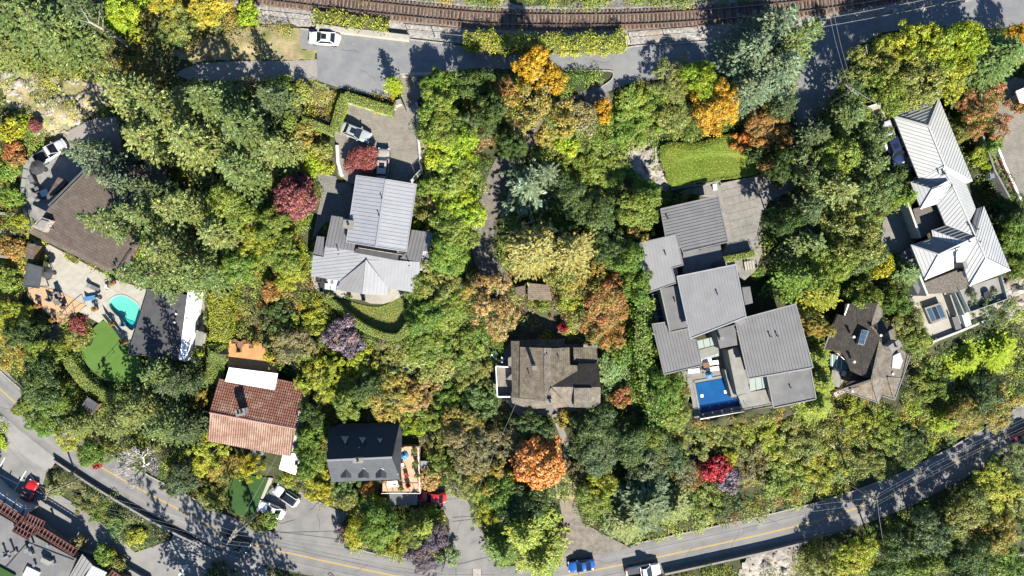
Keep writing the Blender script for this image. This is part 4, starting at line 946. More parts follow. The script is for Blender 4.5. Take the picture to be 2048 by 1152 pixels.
# blue covered pool
pool2 = empty('swimming_pool', P(1430,790,3), 'rectangular pool under bright blue cover at modern house', 'pool')
prism_px('basin', POOL2, 2.7, 2.4, MATS['pool_tile'], pool2)
prism_px('cover', [(1391,767),(1449.5,756),(1460.5,797),(1473.5,794),(1478,804),(1398.5,817)], 3.66, 3.58, MATS['cover_blue'], pool2)
prism_px('deep_water', [(1398,817),(1479,803),(1482.5,811),(1401,826.5)], 3.5, 3.4, MATS['cover_navy'], pool2)
for u, v in ((1404,792),(1451,784)):
    o = prism_px('cover_patch', [(u-3,v-3),(u+2.5,v-3.5),(u+3,v+2.5),(u-2.5,v+3)], 3.69, 3.65, MATS['white_trim'], pool2)
_t = MB(); pl = [(1387.5,763.5),(1451.5,751.5),(1463,793.5),(1475,791),(1486,814),(1400,830)]; _pw = [P(*q,3.84) for q in pl]
for i in range(6): _t.bar(_pw[i], _pw[(i+1) % 6], 0.3, 0.08)
_t.build('coping', MATS['flat_pale'], pool2)
MB().box(tuple(P(1444,829,3.9)), (6.8, 0.35, 0.12), 0.18).build('cover_roller', MATS['white_trim'], pool2)
# turquoise kidney pool
pool1 = empty('swimming_pool', P(248,625,2), 'kidney shaped turquoise swimming pool on the left', 'pool')
prism_px('basin', POOL1, 2.55, 1.7, MATS['pool_tile'], pool1)
prism_px('basin_wall', POOL1, 3.14, 1.7, MATS['pool_tile'], pool1, holes=[[(248+(u-248)*0.97, 625+(v-625)*0.97) for u, v in POOL1]])
prism_px('bench_step', smooth_loop([(220,612),(230,618),(245,632),(258,640),(270,645),(266,660),(252,653),(240,638),(226,626)], 4), 2.62, 1.8, MATS['pool_step'], pool1)
prism_px('water', [(248+(u-248)*0.985, 625+(v-625)*0.985) for u, v in POOL1], 3.04, 3.03, MATS['pool_water'], pool1)
_lp = POOL1+[POOL1[0]]; _t = MB()
_a = offset_path(_lp, 1.4); _b2 = offset_path(_lp, -1.4); _vs = []
for i in range(len(_lp)): _vs += [P(*_a[i],3.25), P(*_b2[i],3.25), P(*_a[i],3.1), P(*_b2[i],3.1)]
_fs = []
for i in range(len(_lp)-1): k = 4*i; _fs += [(k,k+1,k+5,k+4),(k,k+4,k+6,k+2),(k+1,k+3,k+7,k+5)]
_t.add(_vs, _fs).build('coping', MATS['concrete_pale'], pool1)

# ================================================================ dark shingle house, right
hH = empty('house', P(1730,710,2.2), 'dark weathered shingle house with skylight, right side', 'house')
roof(hH, [(1696,608,7.4),(1753,605,7.6),(1742,652,7.9),(1762,673,7.9),(1758,690,7.9),(1743,760,7.9),(1702,742,6.9),(1690,716,6.3),(1680,703,6.0),(1648,698,5.6),(1673,628,5.8),(1688,632,6.5)], 'shingle_dark', 0.22)
roof(hH, [(1681,780,6.2),(1700,762,6.5),(1743,760,7.9),(1708,776,6.6)], 'shingle_dark', 0.2)
roof(hH, [(1753,605,7.6),(1766,620,6.9),(1764,640,6.8),(1742,652,7.9)], 'shingle_mid', 0.2)
roof(hH, [(1742,652,7.9),(1764,640,6.6),(1787,655,6.2),(1762,673,7.9)], 'shingle_dark', 0.2)
roof(hH, [(1762,673,7.9),(1787,655,6.4),(1790,690,6.2),(1821,711,5.7),(1806,756,5.6),(1776,754,6.9),(1743,760,7.9)], 'shingle_mid', 0.2)
roof(hH, [(1743,760,7.9),(1776,754,6.9),(1764,790,6.2),(1757,806,6.0)], 'shingle_mid', 0.2)
roof(hH, [(1743,760,7.9),(1757,806,6.0),(1681,780,5.9)], 'shingle_tan', 0.2)
roof(hH, [(1776,754,7.0),(1806,756,5.7),(1789,800,5.8)], 'shingle_mid', 0.2)
roof(hH, [(1776,754,7.0),(1789,800,5.8),(1764,792,5.8)], 'shingle_tan', 0.2)
_t = MB()
for a, b in (((1742,652,8.0),(1762,673,8.0)),((1762,673,8.0),(1743,760,8.0)),((1743,760,8.0),(1757,806,6.1)),((1776,754,7.1),(1789,800,5.9)),((1743,760,8.0),(1682,780,6.1))): _t.bar(P3(a), P3(b), 0.3, 0.1)
_t.build('ridge_cap', MATS['shingle_mid'], hH)
_t = MB()
for a, b in (((1673,628,5.9),(1648,698,5.7)),((1681,780,6.0),(1757,806,6.1)),((1764,792,5.9),(1789,800,5.9)),((1697,608,7.4),(1689,630,6.6)),((1821,711,5.8),(1789,800,5.9))): _t.bar(P3(a), P3(b), 0.12, 0.14)
_t.build('fascia', MATS['galv'], hH)
walls(hH, [(1680,640),(1745,612),(1765,650),(1812,714),(1786,795),(1690,775),(1700,745),(1655,696)], 5.6, 1.6, 'wood_wall', 0.8)
sk = prism_px('skylight', [(1724,659),(1738,662),(1728,691),(1716,688)], 7.75, 6.8, MATS['galv'], hH)
for k in range(3):
    a = 0.05+k*0.31; b = a+0.27; q = []
    for s_, t_ in ((0.12, a), (0.88, a), (0.88, b), (0.12, b)):
        u = (1724*(1-s_)+1738*s_)*(1-t_)+(1716*(1-s_)+1728*s_)*t_; v = (659*(1-s_)+662*s_)*(1-t_)+(688*(1-s_)+691*s_)*t_; q.append((u, v))
    prism_px('pane', q, 7.79, 7.6, MATS['glass_blue'], sk)
chimney(hH, 1790, 692, 9.2, 5, 1.6, 0.9, 0.6, 'stone_wall', 1)
q = prism_px('glass_roof', [(1786,712),(1800,705),(1806,722),(1800,738),(1784,736)], 6.75, 5.9, MATS['glass_pale'], hH)
for u, v, z in ((1708,674,7.3),(1709,724,7.2),(1786,748,6.3),(1705,783,6.6),(1762,671,8.0)): vent(hH, u, v, z, 0.14, 0.4, 'stucco_white')
block(hH, 'conservatory', [(1661,707),(1680,712),(1700,722),(1696,738),(1680,745),(1660,730)], 4.4, 2.2, 'glass_green')
for k in range(3): MB().bar(P(1664+k*10,709+k*3,4.46), P(1664+k*9,732+k*3,4.46), 0.1, 0.08).build('glazing_bar', MATS['white_trim'], hH)
block(hH, 'terrace_floor', [(1665,735),(1700,742),(1711,746),(1706,764),(1688,760),(1678,775),(1660,770)], 3.4, 1.8, 'flat_pale')

# ================================================================ white metal roofed house, right edge
hI = empty('house', P(1900,430,4.2), 'house with pale white standing seam roofs and many gables, right side', 'house')
S = dict(sp=0.48, sm='metal_pale_seam'); ZH = 10.4; ZE = 8.9  # metal_mid slopes face away from the sun: shade put into their colour
roof(hI, [(1787,232,ZE),(1878,197,ZE),(1857,252,ZH)], 'metal_pale', seam=(0,1), **S)
roof(hI, [(1787,232,ZE),(1857,252,ZH),(1890,330,ZH),(1838,358,ZE)], 'metal_pale', seam=(1,0), **S)
roof(hI, [(1878,197,ZE),(1946,362,ZE),(1888,331,ZH),(1857,252,ZH)], 'metal_pale', seam=(2,1) if False else (0,3), **S)
roof(hI, [(1838,358,ZE+.05),(1890,330,ZH),(1906,371,ZH),(1874,408,ZE)], 'metal_pale', seam=(1,0), **S)
roof(hI, [(1888,330,ZH+.05),(1946,362,ZE+.1),(1933,367,ZE),(1886,342,ZH)], 'metal_pale', 0.15)
roof(hI, [(1886,342,ZH),(1933,367,ZE),(1952,418,ZE),(1936,448,ZH),(1906,371,ZH)], 'metal_pale', seam=(0,1), **S)
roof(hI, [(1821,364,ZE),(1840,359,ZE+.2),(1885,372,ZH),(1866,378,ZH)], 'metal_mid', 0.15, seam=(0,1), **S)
roof(hI, [(1821,364,ZE),(1866,378,ZH),(1842,418,ZE)], 'metal_pale', seam=(0,2), **S)
roof(hI, [(1866,378,ZH),(1896,361,ZH),(1899,364,ZH),(1874,408,ZE),(1842,418,ZE)], 'metal_pale', 0.15, seam=(0,4), **S)
roof(hI, [(1874,408,ZE),(1906,371,ZH),(1936,448,ZH),(1945,470,ZH),(1891,450,ZE)], 'metal_pale', seam=(1,0), **S)
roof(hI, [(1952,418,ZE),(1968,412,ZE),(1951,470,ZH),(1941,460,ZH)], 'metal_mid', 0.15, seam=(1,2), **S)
roof(hI, [(1968,412,ZE),(1988,460,ZE),(1972,517,ZH),(1951,470,ZH)], 'metal_pale', seam=(2,1), **S)
roof(hI, [(1988,460,ZE),(2021,541,ZE),(1972,517,ZH)], 'metal_pale', seam=(2,0), **S)
roof(hI, [(1972,517,ZH),(2021,541,ZE),(1940,572,ZE)], 'metal_pale', seam=(0,2) if False else (0,1), **S)
roof(hI, [(1951,470,ZH),(1972,517,ZH),(1940,572,ZE),(1926,529,ZE)], 'metal_pale', seam=(1,2), **S)
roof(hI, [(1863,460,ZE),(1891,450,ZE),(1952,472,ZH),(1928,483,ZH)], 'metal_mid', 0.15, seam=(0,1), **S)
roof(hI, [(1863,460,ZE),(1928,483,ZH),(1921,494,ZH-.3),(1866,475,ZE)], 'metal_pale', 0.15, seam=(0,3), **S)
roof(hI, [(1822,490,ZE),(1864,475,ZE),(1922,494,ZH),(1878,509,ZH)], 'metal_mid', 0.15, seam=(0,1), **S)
roof(hI, [(1822,490,ZE),(1878,509,ZH),(1850,560,ZE)], 'metal_pale', seam=(0,2), **S)
roof(hI, [(1878,509,ZH),(1928,484,ZH),(1953,473,ZH),(1927,529,ZE),(1850,560,ZE)], 'metal_pale', 0.15, seam=(0,4), **S)
_t = MB()
for a, b in (((1857,252),(1889,331)),((1906,371),(1950,470)),((1951,470),(1972,517)),((1787,232),(1857,252)),((1857,252),(1878,197)),((1972,517),(2021,541)),((1972,517),(1940,572)),((1878,509),(1850,560)),((1878,509),(1953,473)),((1822,490),(1878,509)),((1866,378),(1842,418))):
    za = ZH if a in ((1857,252),(1906,371),(1951,470),(1972,517),(1878,509),(1866,378)) else ZE; zb = ZE if b in ((1878,197),(2021,541),(1940,572),(1850,560),(1842,418)) else ZH
    _t.bar(P(*a,za+.06), P(*b,zb+.06), 0.2, 0.08)
_t.build('ridge_cap', MATS['metal_pale'], hI)
walls(hI, [(1795,236),(1874,204),(1938,362),(1880,405),(1845,365)], 8.7, 4.2, 'stucco', 0.3)
walls(hI, [(1880,400),(1945,420),(2010,538),(1942,560),(1900,460)], 8.7, 4.2, 'stucco', 0.3)
walls(hI, [(1830,494),(1880,478),(1920,528),(1855,552)], 8.7, 4.2, 'stucco', 0.3)
block(hI, 'gravel_roof', [(1826,418),(1873,406),(1893,452),(1863,462),(1842,478)], 7.3, 4.2, 'gravel_roof')
block(hI, 'parapet', [(1813,403),(1817,402),(1843,474),(1839,476)], 7.6, 4.2, 'stucco_white')
block(hI, 'gravel_roof', [(1848,566),(1925,536),(1940,572),(1912,585),(1858,588)], 7.2, 4.2, 'gravel_roof')
block(hI, 'parapet', [(1836,548),(1840,546),(1858,590),(1854,592)], 7.5, 4.0, 'stucco_white')
block(hI, 'flat_roof', [(1800,510),(1822,492),(1850,556),(1836,590),(1812,545)], 6.6, 4.0, 'flat_grey')
block(hI, 'flat_roof', [(1917,580),(2000,553),(2012,598),(1938,624)], 7.0, 4.0, 'flat_pale')
_t = MB()
for a, b in (((1917,580),(1938,624)),((1938,624),(2012,598)),((2012,598),(2000,553))): _t.bar(P(*a,7.3), P(*b,7.3), 0.08, 0.7)
_t.build('roof_rail', MATS['glass_frost'], hI)
p = P(1977,590,7.6); MB().cyl((p.x, p.y, 7.0), 0.6, 0.5, 20).build('fire_bowl', MATS['black_metal'], hI)
block(hI, 'terrace_wall', [(1998,505),(2008,502),(2022,535),(2012,540)], 6.9, 4.2, 'flat_pale')
chimney(hI, 1930, 530, 11.2, 8, 0.35, 0.8, 0.3, 'black_metal', 0)
for u, v in ((1884,349),(1890,347),(1938,449),(1915,500),(1940,483),(1960,483),(1812,227),(1820,228),(1957,458)): vent(hI, u, v, 10.3 if u > 1830 else 9.3, 0.08, 0.3, 'black_metal')
vent(hI, 2006, 515, 6.9, 0.15, 0.3, 'black_metal')

# ================================================================ flat roofed building, lower left corner
hJ = empty('commercial_building', P(60,1100,-1.4), 'flat grey roofed building with red framed glass canopies, lower left corner', 'building')
block(hJ, 'flat_roof', [(-160,960),(0,1030),(33,1049),(67,1071),(150,1117),(136,1154),(120,1300),(-160,1300)], 1.7, 1.3, 'flat_grey')
block(hJ, 'wall', [(-158,965),(0,1034),(66,1075),(146,1119),(130,1154),(116,1298),(-158,1298)], 1.3, -1.6, 'stucco')
def redcanopy(a, b, w, z, k):
    """red framed pergola strip from a to b (photo points), w px deep towards lower left"""
    A = Vector((a[0], a[1])); B = Vector((b[0], b[1])); d = (B-A).normalized(); nn = Vector((-d.y, d.x))*w
    pts = [A, B, B+nn, A+nn]; t = MB()
    for i in range(4): q1 = pts[i]; q2 = pts[(i+1) % 4]; zz = [z-0.4, z-0.4, z, z]; t.bar(P(q1.x,q1.y,zz[i]), P(q2.x,q2.y,zz[(i+1) % 4]), 0.13, 0.16)
    t.build('canopy_frame', MATS['red_paint'], hJ)
    for i in range(1, k):
        q1 = A.lerp(B, i/k); q2 = q1+nn; MB().bar(P(q1.x,q1.y,z-0.35), P(q2.x,q2.y,z+0.05), 0.05, 0.07).build('canopy_rafter', MATS['pink_trim'], hJ)
    MB().slab3([P(pts[0].x,pts[0].y,z-0.55), P(pts[1].x,pts[1].y,z-0.55), P(pts[2].x,pts[2].y,z-0.2), P(pts[3].x,pts[3].y,z-0.2)], 0.05).build('canopy_glass', MATS['tile_base'], hJ)
redcanopy((-40,976), (45,1032), 17, 2.1, 12); redcanopy((56,1027), (90,1043), 18, 2.3, 6); redcanopy((33,1048), (64,1066), 16, 2.4, 5); redcanopy((78,1050), (155,1098), 16, 2.1, 12); redcanopy((225,1140), (260,1165), 24, 1.4, 6)
redcanopy((45,1032), (80,1052), 22, 2.25, 5)
block(hJ, 'glass_terrace', [(-40,940),(0,983),(60,1020),(46,1032),(0,1003),(-40,975)], 0.9, -1.4, 'glass_pale')
_t = MB()
for k in range(5): _t.bar(P(-20+k*18,962+k*12,0.96), P(-30+k*18,985+k*12,0.96), 0.14, 0.08)
_t.build('canopy_rafter', MATS['red_paint'], hJ)
roof(hJ, [(165,1108,1.5),(184,1130,1.3),(146,1175,1.4),(128,1170,1.75)], 'metal_mid', 0.15, seam=(0,3), sp=0.6, sm='black_metal')
roof(hJ, [(184,1131,1.2),(214,1145,1.0),(206,1175,1.0),(160,1170,1.2)], 'metal_pale', 0.15, seam=(0,3), sp=0.4, sm='metal_pale_seam')
block(hJ, 'wall', [(152,1120),(210,1148),(250,1165),(300,1300),(100,1300)], 0.9, -1.6, 'stucco')
def unit_box(u, v, s, ang, m, name):
    o = boxp(hJ, name, u, v, 1.7, s, ang, m); return o
unit_box(52, 1102, (0.7, 0.7, 0.8), 0.3, 'galv', 'exhaust_box'); unit_box(60, 1107, (0.5, 0.7, 0.6), 0.6, 'galv', 'exhaust_box')
unit_box(90, 1123, (1.4, 0.7, 0.8), -0.5, 'flat_pale', 'ventilation_unit'); unit_box(10, 1116, (1.1, 0.4, 0.5), 0.4, 'galv', 'exhaust_box'); unit_box(62, 1148, (2.2, 1.6, 0.35), -0.45, 'glass_pale', 'roof_skylight'); unit_box(8,1150,(3,1.6,0.3),-0.5,'turf_dark','roof_mat')
for u, v, h in ((60,1090,0.9),(95,1092,0.5),(68,1131,0.5),(18,1107,1.2),(4,1108,0.9),(106,1128,0.6),(32,1105,0.4)): vent(hJ, u, v, 1.7, 0.16, h, 'galv')
MB().bar(P(0,1148,1.75), P(55,1085,1.75), 0.1, 0.08).build('cable', MATS['black_metal'], hJ); MB().bar(P(55,1085,1.75), P(148,1120,1.75), 0.1, 0.08).build('cable', MATS['black_metal'], hJ)

# ---- corner of a neighbouring house at the right edge
hK = empty('house', P(2060,200,7), 'corner of a white roofed house cut off by right photo edge', 'house')
roof(hK, [(2033,182,10.0),(2110,150,10.0),(2130,215,9.4),(2040,205,9.6)], 'white_roof', 0.2); walls(hK, [(2038,184),(2105,156),(2120,210),(2044,203)], 9.3, 6.5, 'stucco_white', 0.4, wins=False)
# ---------------------------------------------------------------- plants
def foliage_mat(name, vertex=False):
    m = bpy.data.materials.new(name); m.use_nodes = True; nt = m.node_tree; n = nt.nodes; l = nt.links
    for q in list(n): n.remove(q)
    out = n.new('ShaderNodeOutputMaterial')
    aj = n.new('ShaderNodeAttribute'); aj.attribute_name = 'jit'
    if vertex:
        ac = n.new('ShaderNodeAttribute'); ac.attribute_name = 'col'; base = ac.outputs['Color']
    else:
        a1 = n.new('ShaderNodeAttribute'); a1.attribute_type = 'OBJECT'; a1.attribute_name = 'leaf_colour'
        a2 = n.new('ShaderNodeAttribute'); a2.attribute_type = 'OBJECT'; a2.attribute_name = 'leaf_colour_second'
        at = n.new('ShaderNodeAttribute'); at.attribute_name = 'tone'
        mx = n.new('ShaderNodeMix'); mx.data_type = 'RGBA'; l.new(at.outputs['Fac'], mx.inputs['Factor']); l.new(a1.outputs['Color'], mx.inputs['A']); l.new(a2.outputs['Color'], mx.inputs['B'])
        base = mx.outputs['Result']
    mu = n.new('ShaderNodeMix'); mu.data_type = 'RGBA'; mu.blend_type = 'MULTIPLY'; mu.inputs['Factor'].default_value = 1.0
    geo = n.new('ShaderNodeNewGeometry'); nz = n.new('ShaderNodeTexNoise'); nz.inputs['Scale'].default_value = 0.45; nz.inputs['Detail'].default_value = 5; nz.inputs['Roughness'].default_value = 0.7
    l.new(geo.outputs['Position'], nz.inputs['Vector']); mr = n.new('ShaderNodeMapRange'); mr.inputs[1].default_value = 0.3; mr.inputs[2].default_value = 0.7; l.new(nz.outputs[0], mr.inputs[0])
    hv = n.new('ShaderNodeMix'); hv.data_type = 'RGBA'; hv.inputs['A'].default_value = (1.18, 1.0, 0.72, 1); hv.inputs['B'].default_value = (0.80, 0.98, 1.15, 1); l.new(mr.outputs[0], hv.inputs['Factor'])
    vm = n.new('ShaderNodeMix'); vm.data_type = 'RGBA'; vm.blend_type = 'MULTIPLY'; vm.inputs['Factor'].default_value = 1.0; l.new(base, vm.inputs['A']); l.new(hv.outputs['Result'], vm.inputs['B']); base = vm.outputs['Result']
    l.new(base, mu.inputs['A']); l.new(aj.outputs['Fac'], mu.inputs['B'])
    d = n.new('ShaderNodeBsdfDiffuse'); t = n.new('ShaderNodeBsdfTranslucent'); s = n.new('ShaderNodeMixShader'); s.inputs[0].default_value = 0.28
    l.new(mu.outputs['Result'], d.inputs[0]); l.new(mu.outputs['Result'], t.inputs[0]); l.new(d.outputs[0], s.inputs[1]); l.new(t.outputs[0], s.inputs[2])
    g = n.new('ShaderNodeBsdfGlossy'); g.inputs['Roughness'].default_value = 0.5; g.inputs['Color'].default_value = (0.9, 0.95, 1.0, 1)
    s2 = n.new('ShaderNodeMixShader'); s2.inputs[0].default_value = 0.02; l.new(s.outputs[0], s2.inputs[1]); l.new(g.outputs[0], s2.inputs[2])
    l.new(s2.outputs[0], out.inputs[0]); MATS[name] = m; return m
foliage_mat('leaves'); foliage_mat('leaves_mixed', True)
mat('bark', (0.16,0.115,0.08), (0.08,0.06,0.045), scale=3, rough=0.95, bump=0.03)
mat('stems', (0.10,0.11,0.04), (0.07,0.075,0.03), scale=4, rough=0.95)
mat('bark_pale', (0.36,0.31,0.26), (0.24,0.2,0.17), scale=3, rough=0.95, bump=0.02)
mat('twig_grey', (0.62,0.58,0.55), (0.45,0.42,0.4), scale=3, rough=0.9)

def unit(a): return a/(np.linalg.norm(a, axis=-1, keepdims=True)+1e-9)
def leaf_mesh(name, C, D, N, Ln, Wd, mat_, attrs):
    """rhombic leaves: centre C, long direction D, normal N"""
    D = unit(D); S = unit(np.cross(N, D)); N2 = np.cross(D, S); k = len(C)
    Ln = np.broadcast_to(Ln, (k,))[:, None]; Wd = np.broadcast_to(Wd, (k,))[:, None]
    V = np.stack([C-D*Ln/2, C-D*Ln*0.05+S*Wd/2-N2*Ln*0.06, C+D*Ln/2, C-D*Ln*0.05-S*Wd/2-N2*Ln*0.06], 1).reshape(-1, 3)
    F = np.arange(4*k).reshape(-1, 4)
    me = mesh_np(name, V, F, mat_)
    for an, av in attrs.items():
        av = np.asarray(av, np.float32)
        if av.ndim == 1:
            a = me.attributes.new(an, 'FLOAT', 'FACE'); a.data.foreach_set('value', av)
        else:
            a = me.attributes.new(an, 'FLOAT_COLOR', 'POINT'); a.data.foreach_set('color', np.repeat(np.concatenate([av, np.ones((k, 1), np.float32)], 1), 4, 0).ravel())
    return me
def broad_mesh(name, seed, r, h, leaf=0.22, clump=0.5, lobes=11, fill=1.0, flat=0.62, per=34, wide=0.62, reach=0.8, lob=(0.17, 0.42), core=0.52, stray=0.06):
    """crown of leafy clumps over many unequal lobes; stands on z = 0 with its top about h"""
    g = np.random.default_rng(seed); zc = h*0.58; rz = h*0.42; zs = min(1.0, rz/r*1.15)*1.1
    LC = [(0, 0, zc, r*core)]
    for i in range(lobes):
        a = 2*math.pi*(i+g.uniform(-.45, .45))/lobes; q = r*g.uniform(0.30, reach); b = r*g.uniform(*lob)
        LC.append((q*math.cos(a), q*math.sin(a), zc+rz*g.uniform(-.6, .55)*(1-0.35*q/r), b))
    cl = []
    for i, (x, y, z, q) in enumerate(LC):
        n = int(fill*9.2*(q/clump)**2)+3; d = unit(g.normal(size=(n, 3))); d[:, 2] = np.where(d[:, 2] < -0.35, -d[:, 2], d[:, 2])
        p = np.array([x, y, z]) + d*np.array([q, q, q*zs])*g.uniform(0.72, 1.08, (n, 1))
        st = g.uniform(size=n) < stray; p[st] += d[st]*g.uniform(0.1, 0.32, (int(st.sum()), 1))*q
        keep = g.uniform(size=n) > 0.12
        for j, (x2, y2, z2, q2) in enumerate(LC):
            if j != i: keep &= np.linalg.norm((p-np.array([x2, y2, z2]))/np.array([q2, q2, q2*zs]), axis=1) > 0.7
        cl.append(np.concatenate([p[keep], d[keep], np.full((int(keep.sum()), 1), g.uniform(-.3, .3))], 1))
    cl = np.concatenate(cl); k = len(cl)
    tone = np.clip(0.5+0.22*g.normal(size=k)+cl[:, 6]+0.2*np.sin(cl[:, 0]*3.4/r+seed)*np.cos(cl[:, 1]*2.6/r), 0, 1)
    C = np.repeat(cl[:, :3], per, 0); O = np.repeat(cl[:, 3:6], per, 0); T = np.repeat(tone, per); m = len(C)
    cs = np.repeat(g.uniform(0.45, 1.15, k), per)[:, None]
    o = g.normal(size=(m, 3)); o = unit(o)*g.uniform(0.2, 1, (m, 1))**0.55*clump*cs; o[:, 2] *= flat
    N = unit(O*0.4+unit(o)*0.7+np.array([0, 0, 0.4])+g.normal(size=(m, 3))*0.5)
    D = np.cross(N, g.normal(size=(m, 3)))
    C = C+o+O*0.05; C[:, 2] = np.clip(C[:, 2], h*0.04, h*1.08)
    L = leaf*g.uniform(0.65, 1.4, m); jit = np.repeat(g.uniform(0.74, 1.18, k), per)*g.uniform(0.72, 1.28, m)
    return leaf_mesh(name, C, D, N, L, L*wide, MATS['leaves'], {'tone': np.clip(T+g.normal(size=m)*0.14, 0, 1), 'jit': jit})
def conifer_mesh(name, seed, r, h, spray=0.5, droop=0.25, up=0.12, dense=1.0, power=0.75, rows=None, tuft=8, gap=0.5):
    """whorls of branches round a leader; every branch carries tufts of needles along itself and its side twigs"""
    g = np.random.default_rng(seed); T = []; Bd = []; Tn = []; nw = rows or int(h/0.72); a0 = 0
    for w in range(nw):
        f = 0.10+0.88*w/(nw-1); z0 = h*f; ln = r*(1-f)**power*1.12+0.2; nb = int(round((6 if f < 0.75 else 5)*dense)); a0 += 2.4
        for b in range(nb):
            a = a0+2*math.pi*b/nb+g.uniform(-.35, .35); bl = ln*g.uniform(0.55, 1.15)
            if g.uniform() < 0.10: continue
            dx = np.array([math.cos(a), math.sin(a), 0.0]); sx = np.array([-math.sin(a), math.cos(a), 0.0]); tn = g.uniform(0, 1); ns = max(2, int(bl/gap))
            for i in range(ns+1):
                s = (i+0.5)/(ns+0.5)
                if s < 0.2 and bl > 1.4: continue
                base = dx*bl*s+np.array([0, 0, z0+up*bl*s*2-droop*bl*s*s*1.6]); tl = (0.36*bl*(1-s)**0.8)
                offs = [0.0]
                if tl > 0.3: offs += [-tl, tl]
                if tl > 0.8: offs += [-tl*0.5, tl*0.5]
                for o in offs:
                    if g.uniform() < 0.12: continue
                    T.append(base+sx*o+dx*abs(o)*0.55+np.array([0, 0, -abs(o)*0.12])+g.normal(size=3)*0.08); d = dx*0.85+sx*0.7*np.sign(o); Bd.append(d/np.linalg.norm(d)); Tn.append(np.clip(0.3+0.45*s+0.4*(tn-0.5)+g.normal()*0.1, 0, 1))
    T.append(np.array([0, 0, h])); Bd.append(np.array([0, 0, 1.0])); Tn.append(1.0)
    T = np.array(T); Bd = np.array(Bd); Tn = np.array(Tn); k = len(T); C = np.repeat(T, tuft, 0); D = np.repeat(Bd, tuft, 0); m = len(C); jt = np.repeat(g.uniform(0.8, 1.15, k), tuft)
    C = C+g.normal(size=(m, 3))*np.array([0.2, 0.2, 0.09])*spray*1.1; D = D+g.normal(size=(m, 3))*0.36; D[:, 2] *= 0.6
    N = np.array([0, 0, 1.0])+D*0.25+g.normal(size=(m, 3))*0.42; L = spray*g.uniform(0.7, 1.25, m)
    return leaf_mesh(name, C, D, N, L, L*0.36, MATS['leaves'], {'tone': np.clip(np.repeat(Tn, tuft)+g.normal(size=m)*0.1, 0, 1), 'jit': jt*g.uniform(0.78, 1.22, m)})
def trunk_mesh(name, seed, h, r0, limbs=5, m='bark', spread=1.6, top=0.7):
    g = random.Random(seed); o = MB()
    pts = [(g.uniform(-.08, .08)*i, g.uniform(-.08, .08)*i, h*top*i/4-(0.4 if i == 0 else 0)) for i in range(5)]
    o.tube(pts, r0, 8, r0*0.35)
    for k in range(limbs):
        a = 2*math.pi*k/max(limbs, 1)+g.uniform(-.4, .4); z = h*top*g.uniform(0.35, 0.8); ln = spread*g.uniform(0.7, 1.1)
        b = Vector((0, 0, z)); o.tube([b, b+Vector((math.cos(a)*ln*0.5, math.sin(a)*ln*0.5, ln*0.35)), b+Vector((math.cos(a)*ln, math.sin(a)*ln, ln*0.75))], r0*0.4, 5, r0*0.12)
    me = bpy.data.meshes.new(name); me.from_pydata(o.v, [], o.f); me.update(); me.materials.append(MATS[m]); return me
def twig_mesh(name, seed, r, h):
    """leafless crown: forking bare branches"""
    g = random.Random(seed); o = MB()
    def grow(p, d, ln, rad, lv):
        q = p+d*ln; o.tube([p, p+d*ln*0.5+Vector((g.uniform(-.05, .05), g.uniform(-.05, .05), 0))*ln, q], rad, 4 if lv else 6, rad*0.7, caps=False)
        if lv >= 4: return
        for _ in range(5 if lv < 3 else 6):
            e = (d+Vector((g.uniform(-1, 1), g.uniform(-1, 1), g.uniform(-.25, .6)))*0.75).normalized(); grow(p+d*ln*g.uniform(0.55, 1), e, ln*g.uniform(0.6, 0.78), rad*0.55, lv+1)
    for k in range(7):
        a = 2*math.pi*k/7; grow(Vector((0, 0, h*0.3)), Vector((math.cos(a), math.sin(a), 0.55)).normalized(), r*0.42, 0.13, 1)
    o.tube([(0, 0, -.3), (0, 0, h*0.35)], 0.2, 8)
    me = bpy.data.meshes.new(name); me.from_pydata(o.v, [], o.f); me.update(); me.materials.append(MATS['twig_grey']); return me

# prototypes: (crown meshes, trunk meshes, radius, height)
PROTO = {}
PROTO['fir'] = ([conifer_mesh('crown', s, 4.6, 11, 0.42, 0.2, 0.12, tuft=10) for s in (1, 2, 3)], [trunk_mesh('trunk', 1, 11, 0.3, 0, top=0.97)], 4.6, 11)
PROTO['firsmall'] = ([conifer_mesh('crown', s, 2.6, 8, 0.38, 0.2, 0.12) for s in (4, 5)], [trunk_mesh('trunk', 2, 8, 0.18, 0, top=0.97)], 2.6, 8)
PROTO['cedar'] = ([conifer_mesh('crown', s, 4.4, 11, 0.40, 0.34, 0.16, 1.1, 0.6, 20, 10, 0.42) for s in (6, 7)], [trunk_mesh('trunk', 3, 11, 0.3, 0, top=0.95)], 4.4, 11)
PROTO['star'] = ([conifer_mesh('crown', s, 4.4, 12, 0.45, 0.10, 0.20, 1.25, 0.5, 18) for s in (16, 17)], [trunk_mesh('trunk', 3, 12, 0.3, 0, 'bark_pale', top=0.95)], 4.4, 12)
PROTO['broad'] = ([broad_mesh('crown', s, 3.4, 6.5, 0.17, 0.46, per=46) for s in (11, 12, 13, 14, 15)], [trunk_mesh('trunk', 4, 6.5, 0.18, 6)], 3.4, 6.5)
PROTO['maple'] = ([broad_mesh('crown', s, 3.0, 5.0, 0.19, 0.36, 14, 1.0, 0.5, 26, 0.8, 0.72, (0.2, 0.36), 0.6, 0.03) for s in (21, 22)], [trunk_mesh('trunk', 5, 5, 0.16, 6)], 3.0, 5.0)
PROTO['loose'] = ([broad_mesh('crown', s, 3.4, 6.5, 0.18, 0.38, 18, 0.66, 0.7, 34, 0.5, 0.95, (0.10, 0.30), 0.36, 0.14) for s in (31, 32, 33, 34)], [trunk_mesh('trunk', 6, 6.5, 0.16, 9, 'bark_pale', 2.4)], 3.4, 6.5)
